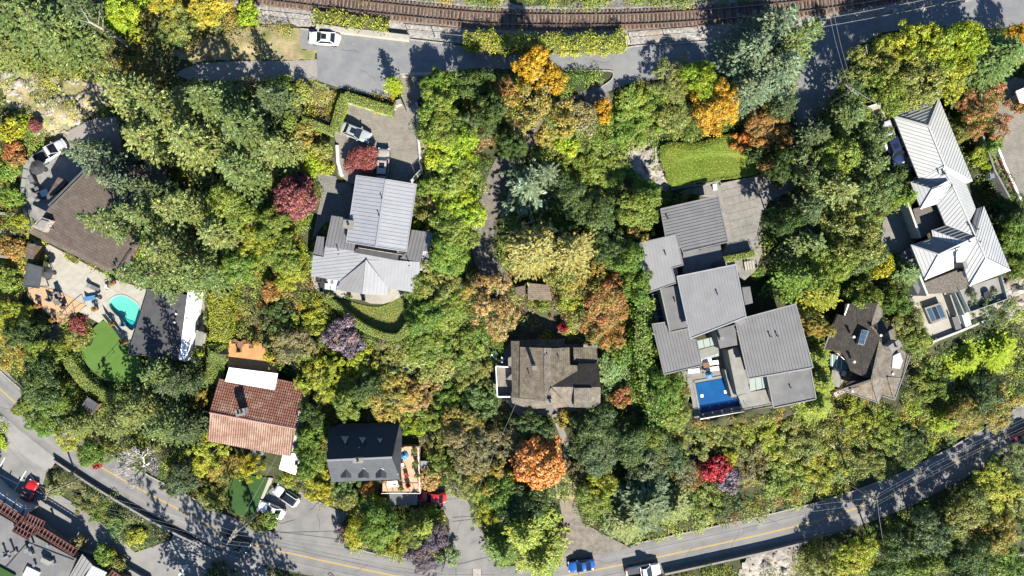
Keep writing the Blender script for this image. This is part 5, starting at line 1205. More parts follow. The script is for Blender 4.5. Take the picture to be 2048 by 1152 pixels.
PROTO['scrub'] = ([broad_mesh('crown', s, 3.2, 2.4, 0.16, 0.3, 26, 0.75, 0.9, 28, 0.55, 1.0, (0.08, 0.22), 0.22, 0.15) for s in (36, 37, 38)], [trunk_mesh('trunk', 11, 2.4, 0.06, 6, 'bark', 1.0)], 3.2, 2.4)
PROTO['shrub'] = ([broad_mesh('crown', s, 1.5, 2.2, 0.17, 0.32, 8, 1.0, 0.7, 24) for s in (41, 42, 43)], [trunk_mesh('trunk', 7, 2.2, 0.07, 4, 'bark', 0.7)], 1.5, 2.2)
PROTO['ball'] = ([broad_mesh('crown', s, 1.2, 2.0, 0.14, 0.22, 6, 1.3, 0.8, 22, 0.62, 0.6, (0.3, 0.5), 0.7, 0.0) for s in (51,)], [trunk_mesh('trunk', 8, 2.0, 0.07, 2, 'bark', 0.4)], 1.2, 2.0)
PROTO['column'] = ([conifer_mesh('crown', s, 1.3, 6.5, 0.34, 0.05, 0.5, 1.3, 0.5, 20) for s in (61,)], [trunk_mesh('trunk', 9, 6.5, 0.12, 0, top=0.9)], 1.3, 6.5)
PROTO['bare'] = ([twig_mesh('crown', s, 4.0, 7) for s in (71,)], [trunk_mesh('trunk', 10, 7, 0.2, 0, 'bark_pale', top=0.4)], 4.0, 7)
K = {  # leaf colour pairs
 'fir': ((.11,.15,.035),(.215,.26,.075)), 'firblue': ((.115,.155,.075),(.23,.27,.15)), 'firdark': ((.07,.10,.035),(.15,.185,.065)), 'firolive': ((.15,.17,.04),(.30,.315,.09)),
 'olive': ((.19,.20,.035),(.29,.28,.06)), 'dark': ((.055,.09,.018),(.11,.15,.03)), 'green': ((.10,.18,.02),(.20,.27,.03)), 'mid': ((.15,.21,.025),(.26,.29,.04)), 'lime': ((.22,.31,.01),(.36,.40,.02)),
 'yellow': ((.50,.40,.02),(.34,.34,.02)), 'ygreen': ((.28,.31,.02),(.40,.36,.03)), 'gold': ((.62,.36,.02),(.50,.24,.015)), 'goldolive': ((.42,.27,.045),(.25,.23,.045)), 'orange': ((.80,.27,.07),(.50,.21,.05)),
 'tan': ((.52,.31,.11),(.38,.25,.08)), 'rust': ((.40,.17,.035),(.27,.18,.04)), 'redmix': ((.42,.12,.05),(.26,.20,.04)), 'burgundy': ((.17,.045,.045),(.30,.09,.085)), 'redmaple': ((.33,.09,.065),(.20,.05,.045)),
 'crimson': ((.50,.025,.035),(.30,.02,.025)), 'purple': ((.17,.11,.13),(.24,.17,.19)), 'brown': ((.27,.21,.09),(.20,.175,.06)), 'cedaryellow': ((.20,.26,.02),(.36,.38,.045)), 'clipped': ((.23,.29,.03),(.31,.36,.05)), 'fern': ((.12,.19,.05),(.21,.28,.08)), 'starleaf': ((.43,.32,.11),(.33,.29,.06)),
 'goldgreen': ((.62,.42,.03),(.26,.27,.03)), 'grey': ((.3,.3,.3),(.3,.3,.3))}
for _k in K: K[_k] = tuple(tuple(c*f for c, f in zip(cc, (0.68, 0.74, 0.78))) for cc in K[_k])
_pc = {}
def plant(kind, u, v, rpx, h, key, label, name=None, cat=None, group=None, sq=None, rot=None):
    crowns, trunks, r0, h0 = PROTO[kind]
    if kind == 'fir': h *= 1.12 if (170 < u < 420 and 300 < v < 600) else 0.88
    if kind in ('broad', 'loose'): h *= 0.95
    gz = float(ground_z(u, v)); zc = gz+0.5*h
    p = P(u, v, zc); s = (CAM_H-zc)/FPX
    bu = 1024+p.x/((CAM_H-gz)/FPX); bv = 576-p.y/((CAM_H-gz)/FPX); gz = float(ground_z(bu, bv))
    i = _pc.get(kind, 0); _pc[kind] = i+1
    nm = name or {'fir':'fir_tree','firsmall':'fir_tree','cedar':'cedar_tree','star':'cedar_tree','broad':'tree','maple':'maple_tree','loose':'tree','scrub':'shrub','shrub':'shrub','ball':'shrub','column':'cypress','bare':'bare_tree'}[kind]
    ct = cat or ('shrub' if kind in ('shrub', 'ball', 'scrub') else 'tree')
    e = empty(nm, (p.x, p.y, gz), label, ct, group); WLOC.pop(e.name, None)
    sc = rpx*s/r0*1.06; sq = sq or (random.uniform(0.78, 1.12) if kind in ('broad', 'loose', 'scrub', 'shrub') else 1.0)
    e.rotation_euler = (0, 0, random.uniform(0, 6.28) if rot is None else rot)
    for nm2, me in (('trunk', trunks[i % len(trunks)]), ('crown', crowns[i % len(crowns)])):
        o = bpy.data.objects.new(nm2, me); COL.objects.link(o); o.parent = e
        o.scale = (sc, sc*sq, h/h0) if nm2 == 'crown' else (min(sc, 1.3), min(sc, 1.3), h/h0)
        if nm2 == 'crown':
            j = random.uniform(0.9, 1.12)
            o['leaf_colour'] = [c*j for c in K[key][0]]; o['leaf_colour_second'] = [c*j for c in K[key][1]]
    return e
def hedge(path, wpx, h, key, label, name='hedge', leaf=0.13, dens=110, z0=None, rough=0.045, shape=0.75, smooth=4):
    """clipped hedge: leaves over the skin of a swept, rounded box, with a twiggy core"""
    pts = smooth_path(path, smooth) if smooth else [tuple(map(float, p)) for p in path]
    gz = [float(ground_z(*q)) if z0 is None else z0 for q in pts]; pw = np.array([P(q[0], q[1], z+h) for q, z in zip(pts, gz)]); w = PX(wpx, np.mean(gz)+h)
    seg = np.linalg.norm(np.diff(pw[:, :2], axis=0), axis=1); cum = np.concatenate([[0], np.cumsum(seg)]); tot = cum[-1]
    n = int(dens*tot*(w+2*h*0.8)); t = RNG.uniform(-0.3, tot+0.3, n); tc = np.clip(t, 0, tot)
    x = np.interp(tc, cum, pw[:, 0]); y = np.interp(tc, cum, pw[:, 1]); zb = np.interp(tc, cum, gz)
    i = np.clip(np.searchsorted(cum, tc)-1, 0, len(seg)-1); dx = np.diff(pw[:, 0])[i]/seg[i]; dy = np.diff(pw[:, 1])[i]/seg[i]
    x = x+dx*(t-tc); y = y+dy*(t-tc)
    a = RNG.uniform(0, 1, n); per = w+2*h*0.8; sidef = h*0.8/per
    lat = np.where(a < sidef, -1, np.where(a > 1-sidef, 1, (a-sidef)/(1-2*sidef)*2-1)); zz = np.where(a < sidef, a/sidef, np.where(a > 1-sidef, (1-a)/sidef, 1.0))
    ed = np.abs(lat)**6; zz = zz-0.22*ed*(zz > 0.75)*shape
    C = np.stack([x-dy*lat*w/2, y+dx*lat*w/2, zb+0.05+zz*(h-0.05)], 1)
    bump = rough*(np.sin(C[:, 0]*3.1+1)*np.sin(C[:, 1]*2.7)+np.sin(C[:, 0]*1.3)*np.cos(C[:, 1]*1.1+C[:, 2]))
    O = np.stack([-dy*np.where(np.abs(lat) > .95, lat, lat*0.3), dx*np.where(np.abs(lat) > .95, lat, lat*0.3), np.where(np.abs(lat) > .95, 0.25, 1.0)], 1); O = unit(O)
    C = C+O*(bump+RNG.normal(size=n)*rough*0.8)[:, None]
    N = unit(O+RNG.normal(size=(n, 3))*0.55); D = np.cross(N, RNG.normal(size=(n, 3)))
    L = leaf*RNG.uniform(0.7, 1.3, n); c1, c2 = np.array(K[key][0]), np.array(K[key][1])
    f = np.clip(0.5+0.25*RNG.normal(size=n)+0.3*np.sin(C[:, 0]*1.1+C[:, 1]*0.9), 0, 1)[:, None]
    me = leaf_mesh(name, C, D, N, L, L*0.65, MATS['leaves_mixed'], {'col': (c1*(1-f)+c2*f), 'jit': RNG.uniform(0.75, 1.25, n)})
    o = bpy.data.objects.new(name, me); COL.objects.link(o)
    tag(o, label, 'hedge'); core = MB(); a = offset_path([(q[0], q[1]) for q in pw], w*0.42); b = offset_path([(q[0], q[1]) for q in pw], -w*0.42); vs = []
    for q in range(len(pw)): vs += [(a[q][0], a[q][1], gz[q]-0.2), (b[q][0], b[q][1], gz[q]-0.2), (a[q][0], a[q][1], gz[q]+h*0.86), (b[q][0], b[q][1], gz[q]+h*0.86)]
    fs = [(0, 1, 3, 2), (4*len(pw)-4, 4*len(pw)-2, 4*len(pw)-1, 4*len(pw)-3)]
    for q in range(len(pw)-1): k = 4*q; fs += [(k, k+4, k+6, k+2), (k+1, k+3, k+7, k+5), (k+2, k+6, k+7, k+3)]
    core.add(vs, fs); c = core.build('stems', MATS['stems'], o)
    return o
# ---------------------------------------------------------------- planting plan: kind, photo x, y, radius px, height m, colour, label
TREES = [
# ---- upper left corner
('fir',40,40,78,15,'fir','tall grey green fir in the top corner beside the rocky slope'),
('fir',115,60,70,16,'fir','tall fir next to leaning pale trunk in top left corner'),
('fir',0,95,46,11,'firolive','olive fir at the photo edge above the rocky dry slope'),
('fir',110,92,42,11,'firolive','fir with pale tips directly above the dry stony slope'),
('fir',170,25,48,14,'firdark','dark fir right behind the lime green maple at top'),
('broad',250,22,44,7,'lime','bright lime maple at top edge beside the leaning trunk'),
('shrub',228,58,24,2.5,'lime','lime bush below the bright lime maple at the top'),
('shrub',268,72,18,2,'ygreen','yellow bush at the foot of the leaning pale trunk'),
('broad',335,2,42,7,'goldgreen','golden orange maple at top edge above dark firs'),
('broad',420,18,40,7,'goldgreen','golden yellow maple at top edge near the railway ballast'),
('broad',370,45,40,6,'olive','olive green tree below the two golden maples'),
('shrub',345,78,26,3,'dark','dark green shrub above the pale driveway end'),
('shrub',497,30,24,3,'lime','lime shrub beside the railway ballast at upper edge'),
('shrub',200,90,22,2.2,'olive','olive shrub at the base of the leaning trunk'),
('shrub',20,262,26,3,'yellow','yellow bush at photo edge below the rocky slope'),
('shrub',45,248,14,2,'lime','small lime bush beside the burgundy ball shrub'),
('ball',72,253,14,2,'burgundy','round burgundy shrub at foot of dry slope'),
('shrub',28,312,24,2.5,'redmix','reddish orange bush left of the pickup truck'),
('shrub',20,345,24,2.5,'green','green bush at photo edge left of grey terrace'),
('shrub',28,395,24,2.5,'green','green bush just outside the glass rail of grey terrace'),
('shrub',48,440,16,2.5,'ygreen','yellow green bush at west corner of brown roof'),
('shrub',30,500,28,2.6,'rust','rusty bush between timber steps at photo edge'),
('shrub',22,560,26,2.6,'mid','green bush beside the small dark pavilion roof'),
# ---- firs round the brown roofed house
('fir',255,185,62,15,'firolive','large fir below the end of the pale driveway'),
('fir',330,215,72,17,'firolive','large olive fir at middle of the fir clump, upper left'),
('fir',425,205,66,15,'fir','fir between pale driveway strip and cluster of olive firs'),
('fir',300,280,62,15,'firolive','olive fir next to the concrete turning area'),
('fir',395,290,75,17,'firolive','largest olive fir in the clump north of brown house'),
('fir',490,260,70,15,'fir','fir at the eastern side of upper left fir clump'),
('fir',545,200,48,12,'firdark','dark fir above the stone wall beside paver driveway'),
('fir',555,300,48,13,'firolive','pale olive fir just above burgundy plum tree'),
('fir',480,340,60,14,'fir','fir in middle of woods east of brown house'),
('fir',176,296,30,9,'firblue','blue green fir by the parked pickup truck'),
('fir',205,325,48,14,'firblue','blue green fir overhanging the top of brown roof'),
('fir',245,370,36,11,'firblue','grey green fir over the ridge of brown roof'),
('fir',235,445,52,15,'fir','fir whose branches lie across the middle of brown roof'),
('fir',300,430,58,14,'fir','fir covering the east half of the brown roof'),
('fir',310,385,42,12,'firdark','dark fir at north east corner of brown roof'),
('fir',370,420,60,14,'firolive','olive fir in woods right of brown roof'),
('fir',300,545,55,15,'fir','fir between brown house and black flat roof'),
('fir',345,500,60,15,'firolive','olive fir at south east corner of brown roof'),
('fir',400,550,58,14,'fir','fir above white strip of the flat black roof'),
('fir',440,470,58,13,'firolive','olive fir at centre of wooded slope left of burgundy plum'),
('broad',460,410,46,8,'mid','leafy green tree in the woods between the firs'),
('broad',500,470,44,7,'ygreen','yellow green tree on slope left of terraced garden'),
('broad',545,440,40,6,'mid','green tree just left of big burgundy plum'),
('broad',480,530,42,7,'green','green tree above yellow green hedge by the tile house'),
('broad',560,500,42,6,'mid','green tree on slope west of big metal roof'),
('broad',585,545,34,5,'ygreen','yellow green tree near corner of big metal roof'),
('shrub',515,405,24,3,'dark','dark shrub in bare patch of the woods'),
('shrub',505,540,15,2,'rust','rust coloured shrub on garden slope above tile house'),
('shrub',540,475,16,2,'rust','small rust shrub amid green slope west of metal roof'),
('shrub',545,585,20,2.4,'rust','brown bush on terraced garden path'),
# ---- metal roofed house, upper middle
('maple',592,397,50,6,'burgundy','big burgundy plum tree beside paved patio'),
('maple',722,322,35,2.3,'redmaple','red maple by grey car in paver driveway'),
('column',787,172,15,5,'lime','bright green clipped cypress at driveway gate'),
('shrub',630,330,20,2.2,'lime','lime shrub above the paved patio'),
('shrub',655,335,18,2,'ygreen','yellow green shrub right of lime shrub by patio steps'),
('shrub',600,275,26,2.6,'goldolive','golden shrub next to the stone wall by driveway'),
('shrub',580,255,26,3,'mid','green shrub on slope under stone wall'),
('shrub',645,300,22,2.4,'olive','olive shrub along wall west of parked cars'),
('shrub',565,180,30,3,'mid','green shrub below the pale driveway strip'),
('shrub',605,190,24,2.4,'olive','olive shrub on dry bank below cul-de-sac'),
('shrub',850,375,20,2.5,'green','green shrub along east wall of metal roof house'),
('shrub',835,450,10,2,'lime','tiny lime shrub at east side of metal roof house'),
('shrub',850,430,16,2,'olive','olive shrub on rock path east of metal roofs'),
('broad',840,575,34,5,'mid','green tree at south east corner of big metal roof'),
('broad',880,560,38,6,'olive','olive green tree below the broad leafy row'),
('broad',850,625,40,6,'green','green tree at the east end of curved lawn'),
('broad',890,620,42,6,'mid','leafy green tree between curved lawn and tan tree'),
('shrub',835,650,22,3,'dark','dark shrub at end of the curved hedge'),
# broad leafy row
('broad',880,168,30,6,'green','first tree of the leafy row, nearest to the upper road'),
('broad',880,212,42,7,'mid','green tree second in the leafy row from the road'),
('broad',890,262,45,7,'mid','tree in leafy row level with the parked grey car'),
('broad',902,312,50,7.5,'lime','lime tree in leafy row level with the red maple'),
('broad',912,362,52,7.5,'mid','widest tree in leafy row right of upper metal roof'),
('broad',915,412,50,7,'lime','bright tree in leafy row level with upper metal roof'),
('broad',908,458,46,7,'mid','tree in leafy row beside the gravel lane bend'),
('broad',895,508,38,6.5,'green','last green tree of leafy row near lane'),
('broad',955,180,38,8,'dark','dark tree below upper road right of leafy row'),
('broad',985,232,42,11,'dark','dark green tree beside gold tree by gravel lane'),
('shrub',985,215,20,4,'mid','small bright green tree amid dark trees by lane'),
('broad',950,250,34,7,'firdark','dusky tree at bend between leafy row and lane'),
('broad',1010,190,28,6,'redmix','reddish tree left of the gold tree'),
# ---- upper centre
('broad',1062,145,36,9,'gold','golden tree standing at lower edge of upper road'),
('broad',1100,158,32,8,'gold','orange gold tree right of golden tree on upper road'),
('broad',1075,215,62,9,'goldolive','wide olive gold tree below the golden pair'),
('broad',1110,255,36,7,'olive','olive tree below wide olive gold tree'),
('shrub',1200,212,18,3,'gold','small orange shrub at foot of the lane fork'),
('shrub',1207,236,16,2.6,'gold','lower small orange shrub on green slope'),
('shrub',1165,240,32,2.6,'brown','brownish shrub left of small orange shrubs'),
('shrub',1130,285,26,3,'lime','lime shrub on slope above blue conifer'),
('broad',1405,160,40,6,'lime','lime green tree above the gold orange tree'),
('broad',1432,215,56,7,'gold','wide gold orange tree above the mown mound lawn'),
('broad',1345,165,40,4.5,'olive','olive tree at bank beside the shaded upper road'),
('broad',1300,215,44,3.5,'mid','low green tree mid slope below upper road'),
('broad',1250,250,44,3.5,'green','low green tree at the middle of the ivy slope'),
('shrub',1265,200,30,2.2,'mid','green shrub on ivy slope near the lane fork'),
('shrub',1340,235,30,2.4,'olive','olive shrub left of the gold orange tree'),
('shrub',1512,312,22,3.2,'dark','dark shrub added to darken right end of mound lawn'),  # this and the next shrub are added, standing for shade on the lawn
('shrub',1530,335,20,3,'rust','rusty shrub added to darken lower right corner of mound lawn'),
('firsmall',1055,378,62,10,'firblue','blue grey conifer standing beside the gravel lane'),
('firsmall',1095,350,36,8,'firblue','small blue conifer right behind blue grey conifer'),
('broad',1018,292,30,11,'dark','dark tree over gravel lane'),
('broad',1155,330,46,4,'mid','green leafy tree right of blue grey conifer'),
('broad',1130,395,42,5,'dark','dark green tree below blue grey conifer'),
('broad',1205,345,48,3.5,'mid','broad green shrub tree mid slope left of rock face'),
('broad',1195,430,40,5,'dark','shaded dark tree left of modern house'),
('broad',1275,425,44,7,'mid','green tree touching the north west corner of modern house'),
('broad',1290,385,30,5,'green','green tree right under the bare rock face'),
('broad',1275,470,32,6,'goldolive','olive gold tree against west roof of modern house'),
('shrub',1300,372,10,2,'burgundy','small burgundy bush at foot of rock face'),
('star',1072,500,60,11,'starleaf','wide tan cedar with visible branches beside lane end'),
('star',1142,505,54,11,'starleaf','second tan cedar with star branches, beside green hedge'),
('broad',1135,552,44,7,'olive','olive yellow tree below two tan cedars'),
('broad',1170,560,40,7,'goldolive','olive gold tree right of tan cedars'),
('shrub',1195,460,26,4,'fern','small blue green tree above the green hedge trees'),
('broad',1225,500,36,6,'dark','dark tree in the gap between tan cedar and modern house'),
('broad',1250,520,40,7,'green','green tree beside west roof of modern house'),
('broad',1262,565,36,7,'green','green tree at top of the laurel row'),
# ---- big trees at upper right
('fir',1545,60,66,17,'firblue','tall blue green fir reaching over the railway'),
('fir',1590,85,64,17,'fir','tall green fir beside the railway crossing wires'),
('fir',1500,110,62,15,'firblue','blue green fir over the shaded upper road'),
('fir',1555,145,62,15,'firblue','blue green fir left of the side lane'),
('fir',1505,185,48,12,'firblue','lower blue fir right of gold orange tree'),
('fir',1572,214,34,10,'firdark','dark fir at the edge of side lane'),
('broad',1520,245,36,5,'redmix','rusty tree right of mown mound lawn'),
('broad',1490,285,22,4,'orange','orange maple at the edge of mound lawn'),
('broad',1545,270,34,5,'rust','rust brown tree beside dark firs by the lane'),
('broad',1556,345,34,8,'dark','dark tree right of mound lawn'),
('broad',1740,130,48,9,'olive','olive tree at the corner of lane and upper road'),
('broad',1800,95,48,10,'ygreen','yellow green tree along the upper road, right side'),
('broad',1860,105,52,10,'cedaryellow','bright yellow green tree along upper road'),
('broad',1915,95,46,10,'lime','lime yellow tree nearest the fern like cedar'),
('broad',1770,185,52,9,'mid','green tree above hip roof of white house'),
('broad',1840,165,60,10,'olive','big olive tree above the white metal roof'),
('broad',1890,150,50,9,'ygreen','yellow tree left of fern like cedar'),
('broad',1705,170,36,7,'dark','dark tree beside utility pole by the lane'),
('cedar',1985,118,66,11,'fern','drooping fern green cedar near right photo edge'),
('broad',2030,75,26,6,'gold','yellow gold tree at right photo edge'),
('broad',1965,220,46,7,'redmix','red and green maple beside white metal roof'),
('broad',1940,255,26,5,'olive','olive tree below red and green maple'),
('shrub',2035,215,16,2.4,'rust','rust shrub at photo edge on paver drive'),
('broad',1690,235,44,9,'mid','green tree left of pale drive of white house'),
('broad',1725,275,40,8,'fir','dusty green tree beside cars of white house'),
('broad',1625,275,44,9,'firdark','dark tree over the side lane'),
('broad',1680,310,52,11,'mid','large green tree west of white house drive'),
('broad',1735,335,46,10,'mid','large green tree touching cars at white house'),
('broad',1620,345,46,10,'fir','large dusty tree above shaded driveway of modern house'),
('broad',1665,385,56,12,'olive','largest olive tree in grove between modern and white houses'),
('broad',1730,400,46,10,'fir','dusty green tree beside patio of white house'),
('broad',1610,420,48,10,'firdark','dark tree at edge of modern house driveway'),
('broad',1690,455,54,11,'olive','olive tree in middle of grove left of grey patio'),
('broad',1615,490,50,10,'mid','green tree right of clipped hedge at modern house'),
('broad',1660,530,54,11,'mid','green tree in lower grove above dark shingle house'),
('broad',1590,555,46,9,'green','green tree beside central roof of modern house'),
('broad',1720,505,40,9,'fir','dusty tree left of yellow bush'),
('broad',1640,590,46,9,'ygreen','yellow green tree over north corner of dark shingle house'),
('broad',1558,438,32,10,'dark','dark tree at the driveway end of modern house'),
('shrub',1762,530,26,4,'yellow','yellow shrub between grove and white house'),
('column',1810,545,22,5,'fern','narrow conifer beside west wall of white house'),
('column',1805,395,15,5,'green','cypress at patio corner of white house'),
('column',1795,350,14,4,'dark','dark cypress beside the parked cars of white house'),
('shrub',1800,375,16,2.5,'mid','green shrub next to patio of white house'),
('shrub',1985,290,18,2.2,'green','green shrub right of white metal roof'),
('shrub',1965,310,18,2.6,'ygreen','yellow green shrub beside east side of white roof'),
('shrub',1975,330,12,2,'lime','small lime shrub under the east eave of white house'),
('broad',2025,440,36,6,'dark','dark tree at photo edge right of white house'),
('broad',2020,480,36,6,'green','green tree at photo edge right of white house'),
('broad',2030,530,28,5,'mid','leafy tree at photo edge near pale rock'),
# ---- round the dark shingle house and lower right slope
('broad',1720,600,36,6,'mid','green tree at the north tip of dark shingle house'),
('broad',1790,600,30,6,'green','green tree between dark shingle house and beige terrace'),
('broad',1815,650,38,5,'olive','olive tree right of dark shingle house'),
('broad',1840,680,32,5,'mid','pale green tree below the beige terrace wall'),
('broad',1625,650,30,6,'goldolive','olive gold tree between modern and dark shingle houses'),
('cedar',1635,715,34,5,'cedaryellow','yellow cypress below dusty tree beside dark shingle house'),
('cedar',1640,765,36,5,'cedaryellow','bright yellow cypress beside flat roof corner'),
('cedar',1630,810,36,5,'cedaryellow','lowest yellow cypress below flat roof corner'),
('broad',1965,610,34,5,'firdark','dark shrub tree at south corner of white house'),
('cedar',1990,700,50,4,'lime','wide lime cypress on slope below pale rock'),
('cedar',1930,720,40,4,'lime','lime cypress on slope below beige terrace'),
('cedar',1890,840,30,4,'lime','bright green cypress above lower road on right'),
('broad',1960,790,44,5,'dark','dark tree on slope above right end of lower road'),
('broad',1920,830,38,5,'goldolive','olive gold tree beside lower road near right edge'),
('broad',1990,820,40,5,'goldolive','gold olive tree at roadside near right photo edge'),
('broad',1860,770,36,4,'mid','green tree on slope right of dark shingle house'),
('broad',1770,860,38,4,'mid','green roadside tree below dark shingle house'),
('broad',1820,880,36,4,'dark','dark roadside tree on right slope'),
('broad',1710,840,34,4,'ygreen','yellow green tree below steps of dark shingle house'),
('broad',1745,920,36,4,'olive','olive tree at the edge of lower road'),
('broad',1600,880,44,3.5,'olive','olive shrub tree on slope under modern house'),
('broad',1640,935,44,3.5,'ygreen','yellow green shrub tree beside lower road'),
('broad',1540,880,42,3,'ygreen','yellow green shrub tree under blue pool terrace'),
('broad',1560,950,44,3.5,'mid','green shrub tree above lower road, middle right'),
('broad',1500,930,40,3.5,'brown','brownish shrub tree right of crimson bush'),
# ---- south of the lower road, right corner
('broad',1700,1110,44,7,'ygreen','yellow green tree at bottom edge left of pole'),
('broad',1660,1130,40,6,'olive','olive tree at bottom edge beside pale rocks'),
('broad',1790,1080,46,8,'dark','dark tree south of lower road behind pole'),
('broad',1850,1060,50,9,'firdark','dark dusky tree south of the lower road'),
('broad',1830,1130,50,8,'mid','green tree at bottom edge in right corner woods'),
('broad',1910,1110,56,9,'dark','large dark tree in bottom right woods'),
('broad',1920,1020,52,7,'olive','olive tree on south edge of lower road'),
('broad',1985,975,50,5,'ygreen','yellow green tree in bottom right woods'),
('broad',2025,925,40,4.5,'fir','dusty green tree at right edge south of road'),
('broad',1980,1060,50,8,'goldolive','gold olive tree near right edge in woods'),
('broad',2030,1020,44,7,'olive','olive tree at right photo edge in lower woods'),
('broad',2000,1130,50,7,'green','green tree in extreme bottom right corner'),
('broad',1745,1140,36,6,'fern','small green tree at bottom below pole'),
# ---- centre, above and round brown shingle house
('broad',990,618,56,8,'tan','large tan orange tree left of small garage roof'),
('broad',960,580,30,6,'goldolive','olive tan tree at top of large tan tree'),
('broad',1215,600,44,7,'redmix','orange red tree above brown shingle house'),
('broad',1205,650,40,6,'rust','rusty orange tree beside the laurel row'),
('shrub',1140,600,26,3,'ygreen','yellow green shrub right of small garage roof'),
('shrub',1160,625,22,2.6,'olive','olive shrub left of orange red tree'),
('shrub',1125,657,10,2,'crimson','small red bush above brown shingle roofs'),
('shrub',1085,610,18,2,'mid','green shrub below the small garage roof'),
('shrub',1180,680,12,2,'fern','grey green shrub at corner of brown shingle house'),
('shrub',1250,700,28,2.4,'green','green shrub between brown house and laurel row'),
('shrub',1215,740,34,1.6,'fern','low green shrub right of brown shingle house'),
('shrub',1240,795,22,2,'redmix','reddish shrub beside lower laurel row'),
('broad',1335,780,44,6,'green','leafy green tree left of blue pool'),
('broad',1340,830,40,5,'mid','green tree below leafy tree at blue pool corner'),
('shrub',1130,835,18,2.4,'goldolive','olive gold shrub in front of brown shingle house'),
('broad',1060,850,40,5,'dark','dark tree in front of brown shingle house'),
('broad',1185,850,46,6,'dark','dark green tree south east of brown shingle house'),
('broad',1190,905,44,6,'firdark','dusky tree right of big orange maple'),
('maple',1080,922,62,8,'orange','big round orange maple in lower centre'),
('broad',1020,880,36,5,'brown','brownish tree left of big orange maple'),
('broad',950,895,46,6,'brown','brownish tree between slate house drive and orange maple'),
('broad',975,935,40,6,'goldolive','olive gold tree left of orange maple'),
('broad',930,850,40,5,'goldolive','olive tree on slope above brownish tree'),
('broad',1000,985,40,7,'green','green tree below orange maple beside driveway'),
('broad',970,1010,34,6,'ygreen','yellow green tree at edge of slate house driveway'),
('broad',1155,935,22,4,'brown','small brown tree right of big orange maple'),
('broad',1190,1000,36,5,'mid','green tree right of dirt lane'),
('broad',1205,965,30,5,'ygreen','yellow green tree above dirt lane bend'),
('cedar',1050,1060,62,10,'cedaryellow','large yellow green cedar at roadside, bottom centre'),
('cedar',1080,1110,58,9,'cedaryellow','lower yellow green cedar by blue car'),
('cedar',1010,1095,44,8,'green','green cedar at the mouth of slate house driveway'),
('broad',1050,1010,50,7,'dark','dark tree between orange maple and yellow cedars'),
('cedar',1290,1000,72,7,'firdark','wide dull green cedar beside the lower road'),
('cedar',1255,1040,48,5,'firolive','olive cedar spreading beside dirt lane'),
('cedar',1345,1010,44,5,'firolive','olive cedar right of wide dull cedar'),
('broad',1265,885,46,6,'dark','dark tree in middle of lower slope'),
('broad',1300,930,50,6,'firdark','dusky tree left of crimson bush'),
('broad',1310,870,32,5,'mid','green tree below laurel row end'),
('broad',1350,905,30,4,'fern','small green tree above crimson bush'),
('shrub',1425,935,30,3,'crimson','crimson bush on slope below blue pool'),
('shrub',1372,945,26,2.4,'brown','brown dry shrub left of crimson bush'),
('shrub',1465,955,26,2.4,'purple','greyish bush right of crimson bush'),
('shrub',1460,915,18,2.2,'yellow','yellow bush above crimson bush'),
('broad',1400,870,40,3,'olive','olive shrub tree directly under blue pool'),
('broad',1460,875,38,3,'olive','olive shrub tree below pool terrace corner'),
('broad',1400,1000,36,3,'mid','green shrub tree beside wall of lower road'),
('broad',1450,1000,34,3,'dark','dark shrub tree beside lower road'),
# ---- lower middle left: gardens between metal house, tile house and slate house
('shrub',680,668,36,3.5,'purple','purple smoke bush left of curved lawn'),
('shrub',700,690,24,3,'purple','lower purple smoke bush by the slope path'),
('broad',590,690,38,4.5,'brown','pale brown bush tree right of timber deck'),
('broad',630,640,32,4,'ygreen','yellow green tree left of purple smoke bush'),
('broad',560,630,30,4,'dark','dark shrub tree in terraced garden'),
('broad',620,700,28,4,'mid','green tree between brown bush tree and purple bush'),
('broad',660,740,34,4,'lime','yellow lime tree above slate house'),
('broad',640,760,34,5,'ygreen','yellow green tree at corner of tile house'),
('broad',700,800,42,6,'mid','green tree behind the slate roof'),
('broad',740,770,34,5,'dark','dark tree in the shaded hollow above slate house'),
('broad',785,800,44,5,'goldolive','rusty gold tree above slate house deck'),
('broad',720,735,36,4,'ygreen','yellow leafed tree mid slope above slate house'),
('shrub',800,720,34,1.6,'olive','olive shrub mid slope under curved hedge'),
('shrub',845,700,36,1.6,'mid','green shrub on middle slope below curved lawn'),
('shrub',880,740,36,1.8,'olive','olive ground shrub beside rock stair'),
('broad',930,690,36,3,'mid','green bush tree below large tan tree'),
('broad',945,740,38,3,'olive','olive bush tree left of brown shingle house'),
('broad',840,790,34,4,'tan','tan bush tree right of rusty gold tree'),
('broad',870,830,32,4,'mid','green bush tree above deck steps'),
('broad',900,800,34,4,'green','green tree in the middle of the lower slope'),
('broad',965,800,34,4,'fern','grey green tree left of brown shingle house deck'),
('broad',830,850,22,3,'lime','lime tree beside deck of slate house'),
('broad',890,870,34,4,'olive','olive tree right of slate house deck'),
('shrub',860,955,24,2.4,'tan','tan bush beside red car'),
('broad',890,925,30,4,'mid','green tree above red car'),
('broad',925,950,34,5,'olive','olive tree right of tan bush'),
# ---- left, round putting green and lower road
('broad',25,640,36,5,'ygreen','yellow green tree at photo edge below tan deck'),
('broad',60,670,36,6,'dark','dark tree left of grey rock outcrop'),
('broad',30,700,34,5,'goldolive','gold olive tree at photo edge above road'),
('broad',95,700,34,6,'mid','green tree beside grey rock outcrop'),
('broad',90,760,48,8,'dark','big dark green tree left of curved putting hedge'),
('broad',120,795,36,7,'green','green tree above the lower road, left side'),
('broad',65,800,28,5,'mid','green roadside tree left of big dark tree'),
('broad',90,845,34,5,'green','lower green roadside tree near utility wires'),
('shrub',160,648,20,2.2,'redmaple','dark red shrub beside white stairs'),
('shrub',150,672,24,2,'olive','olive shrub above putting green'),
('fir',312,748,50,10,'fir','fir overhanging the putting green'),
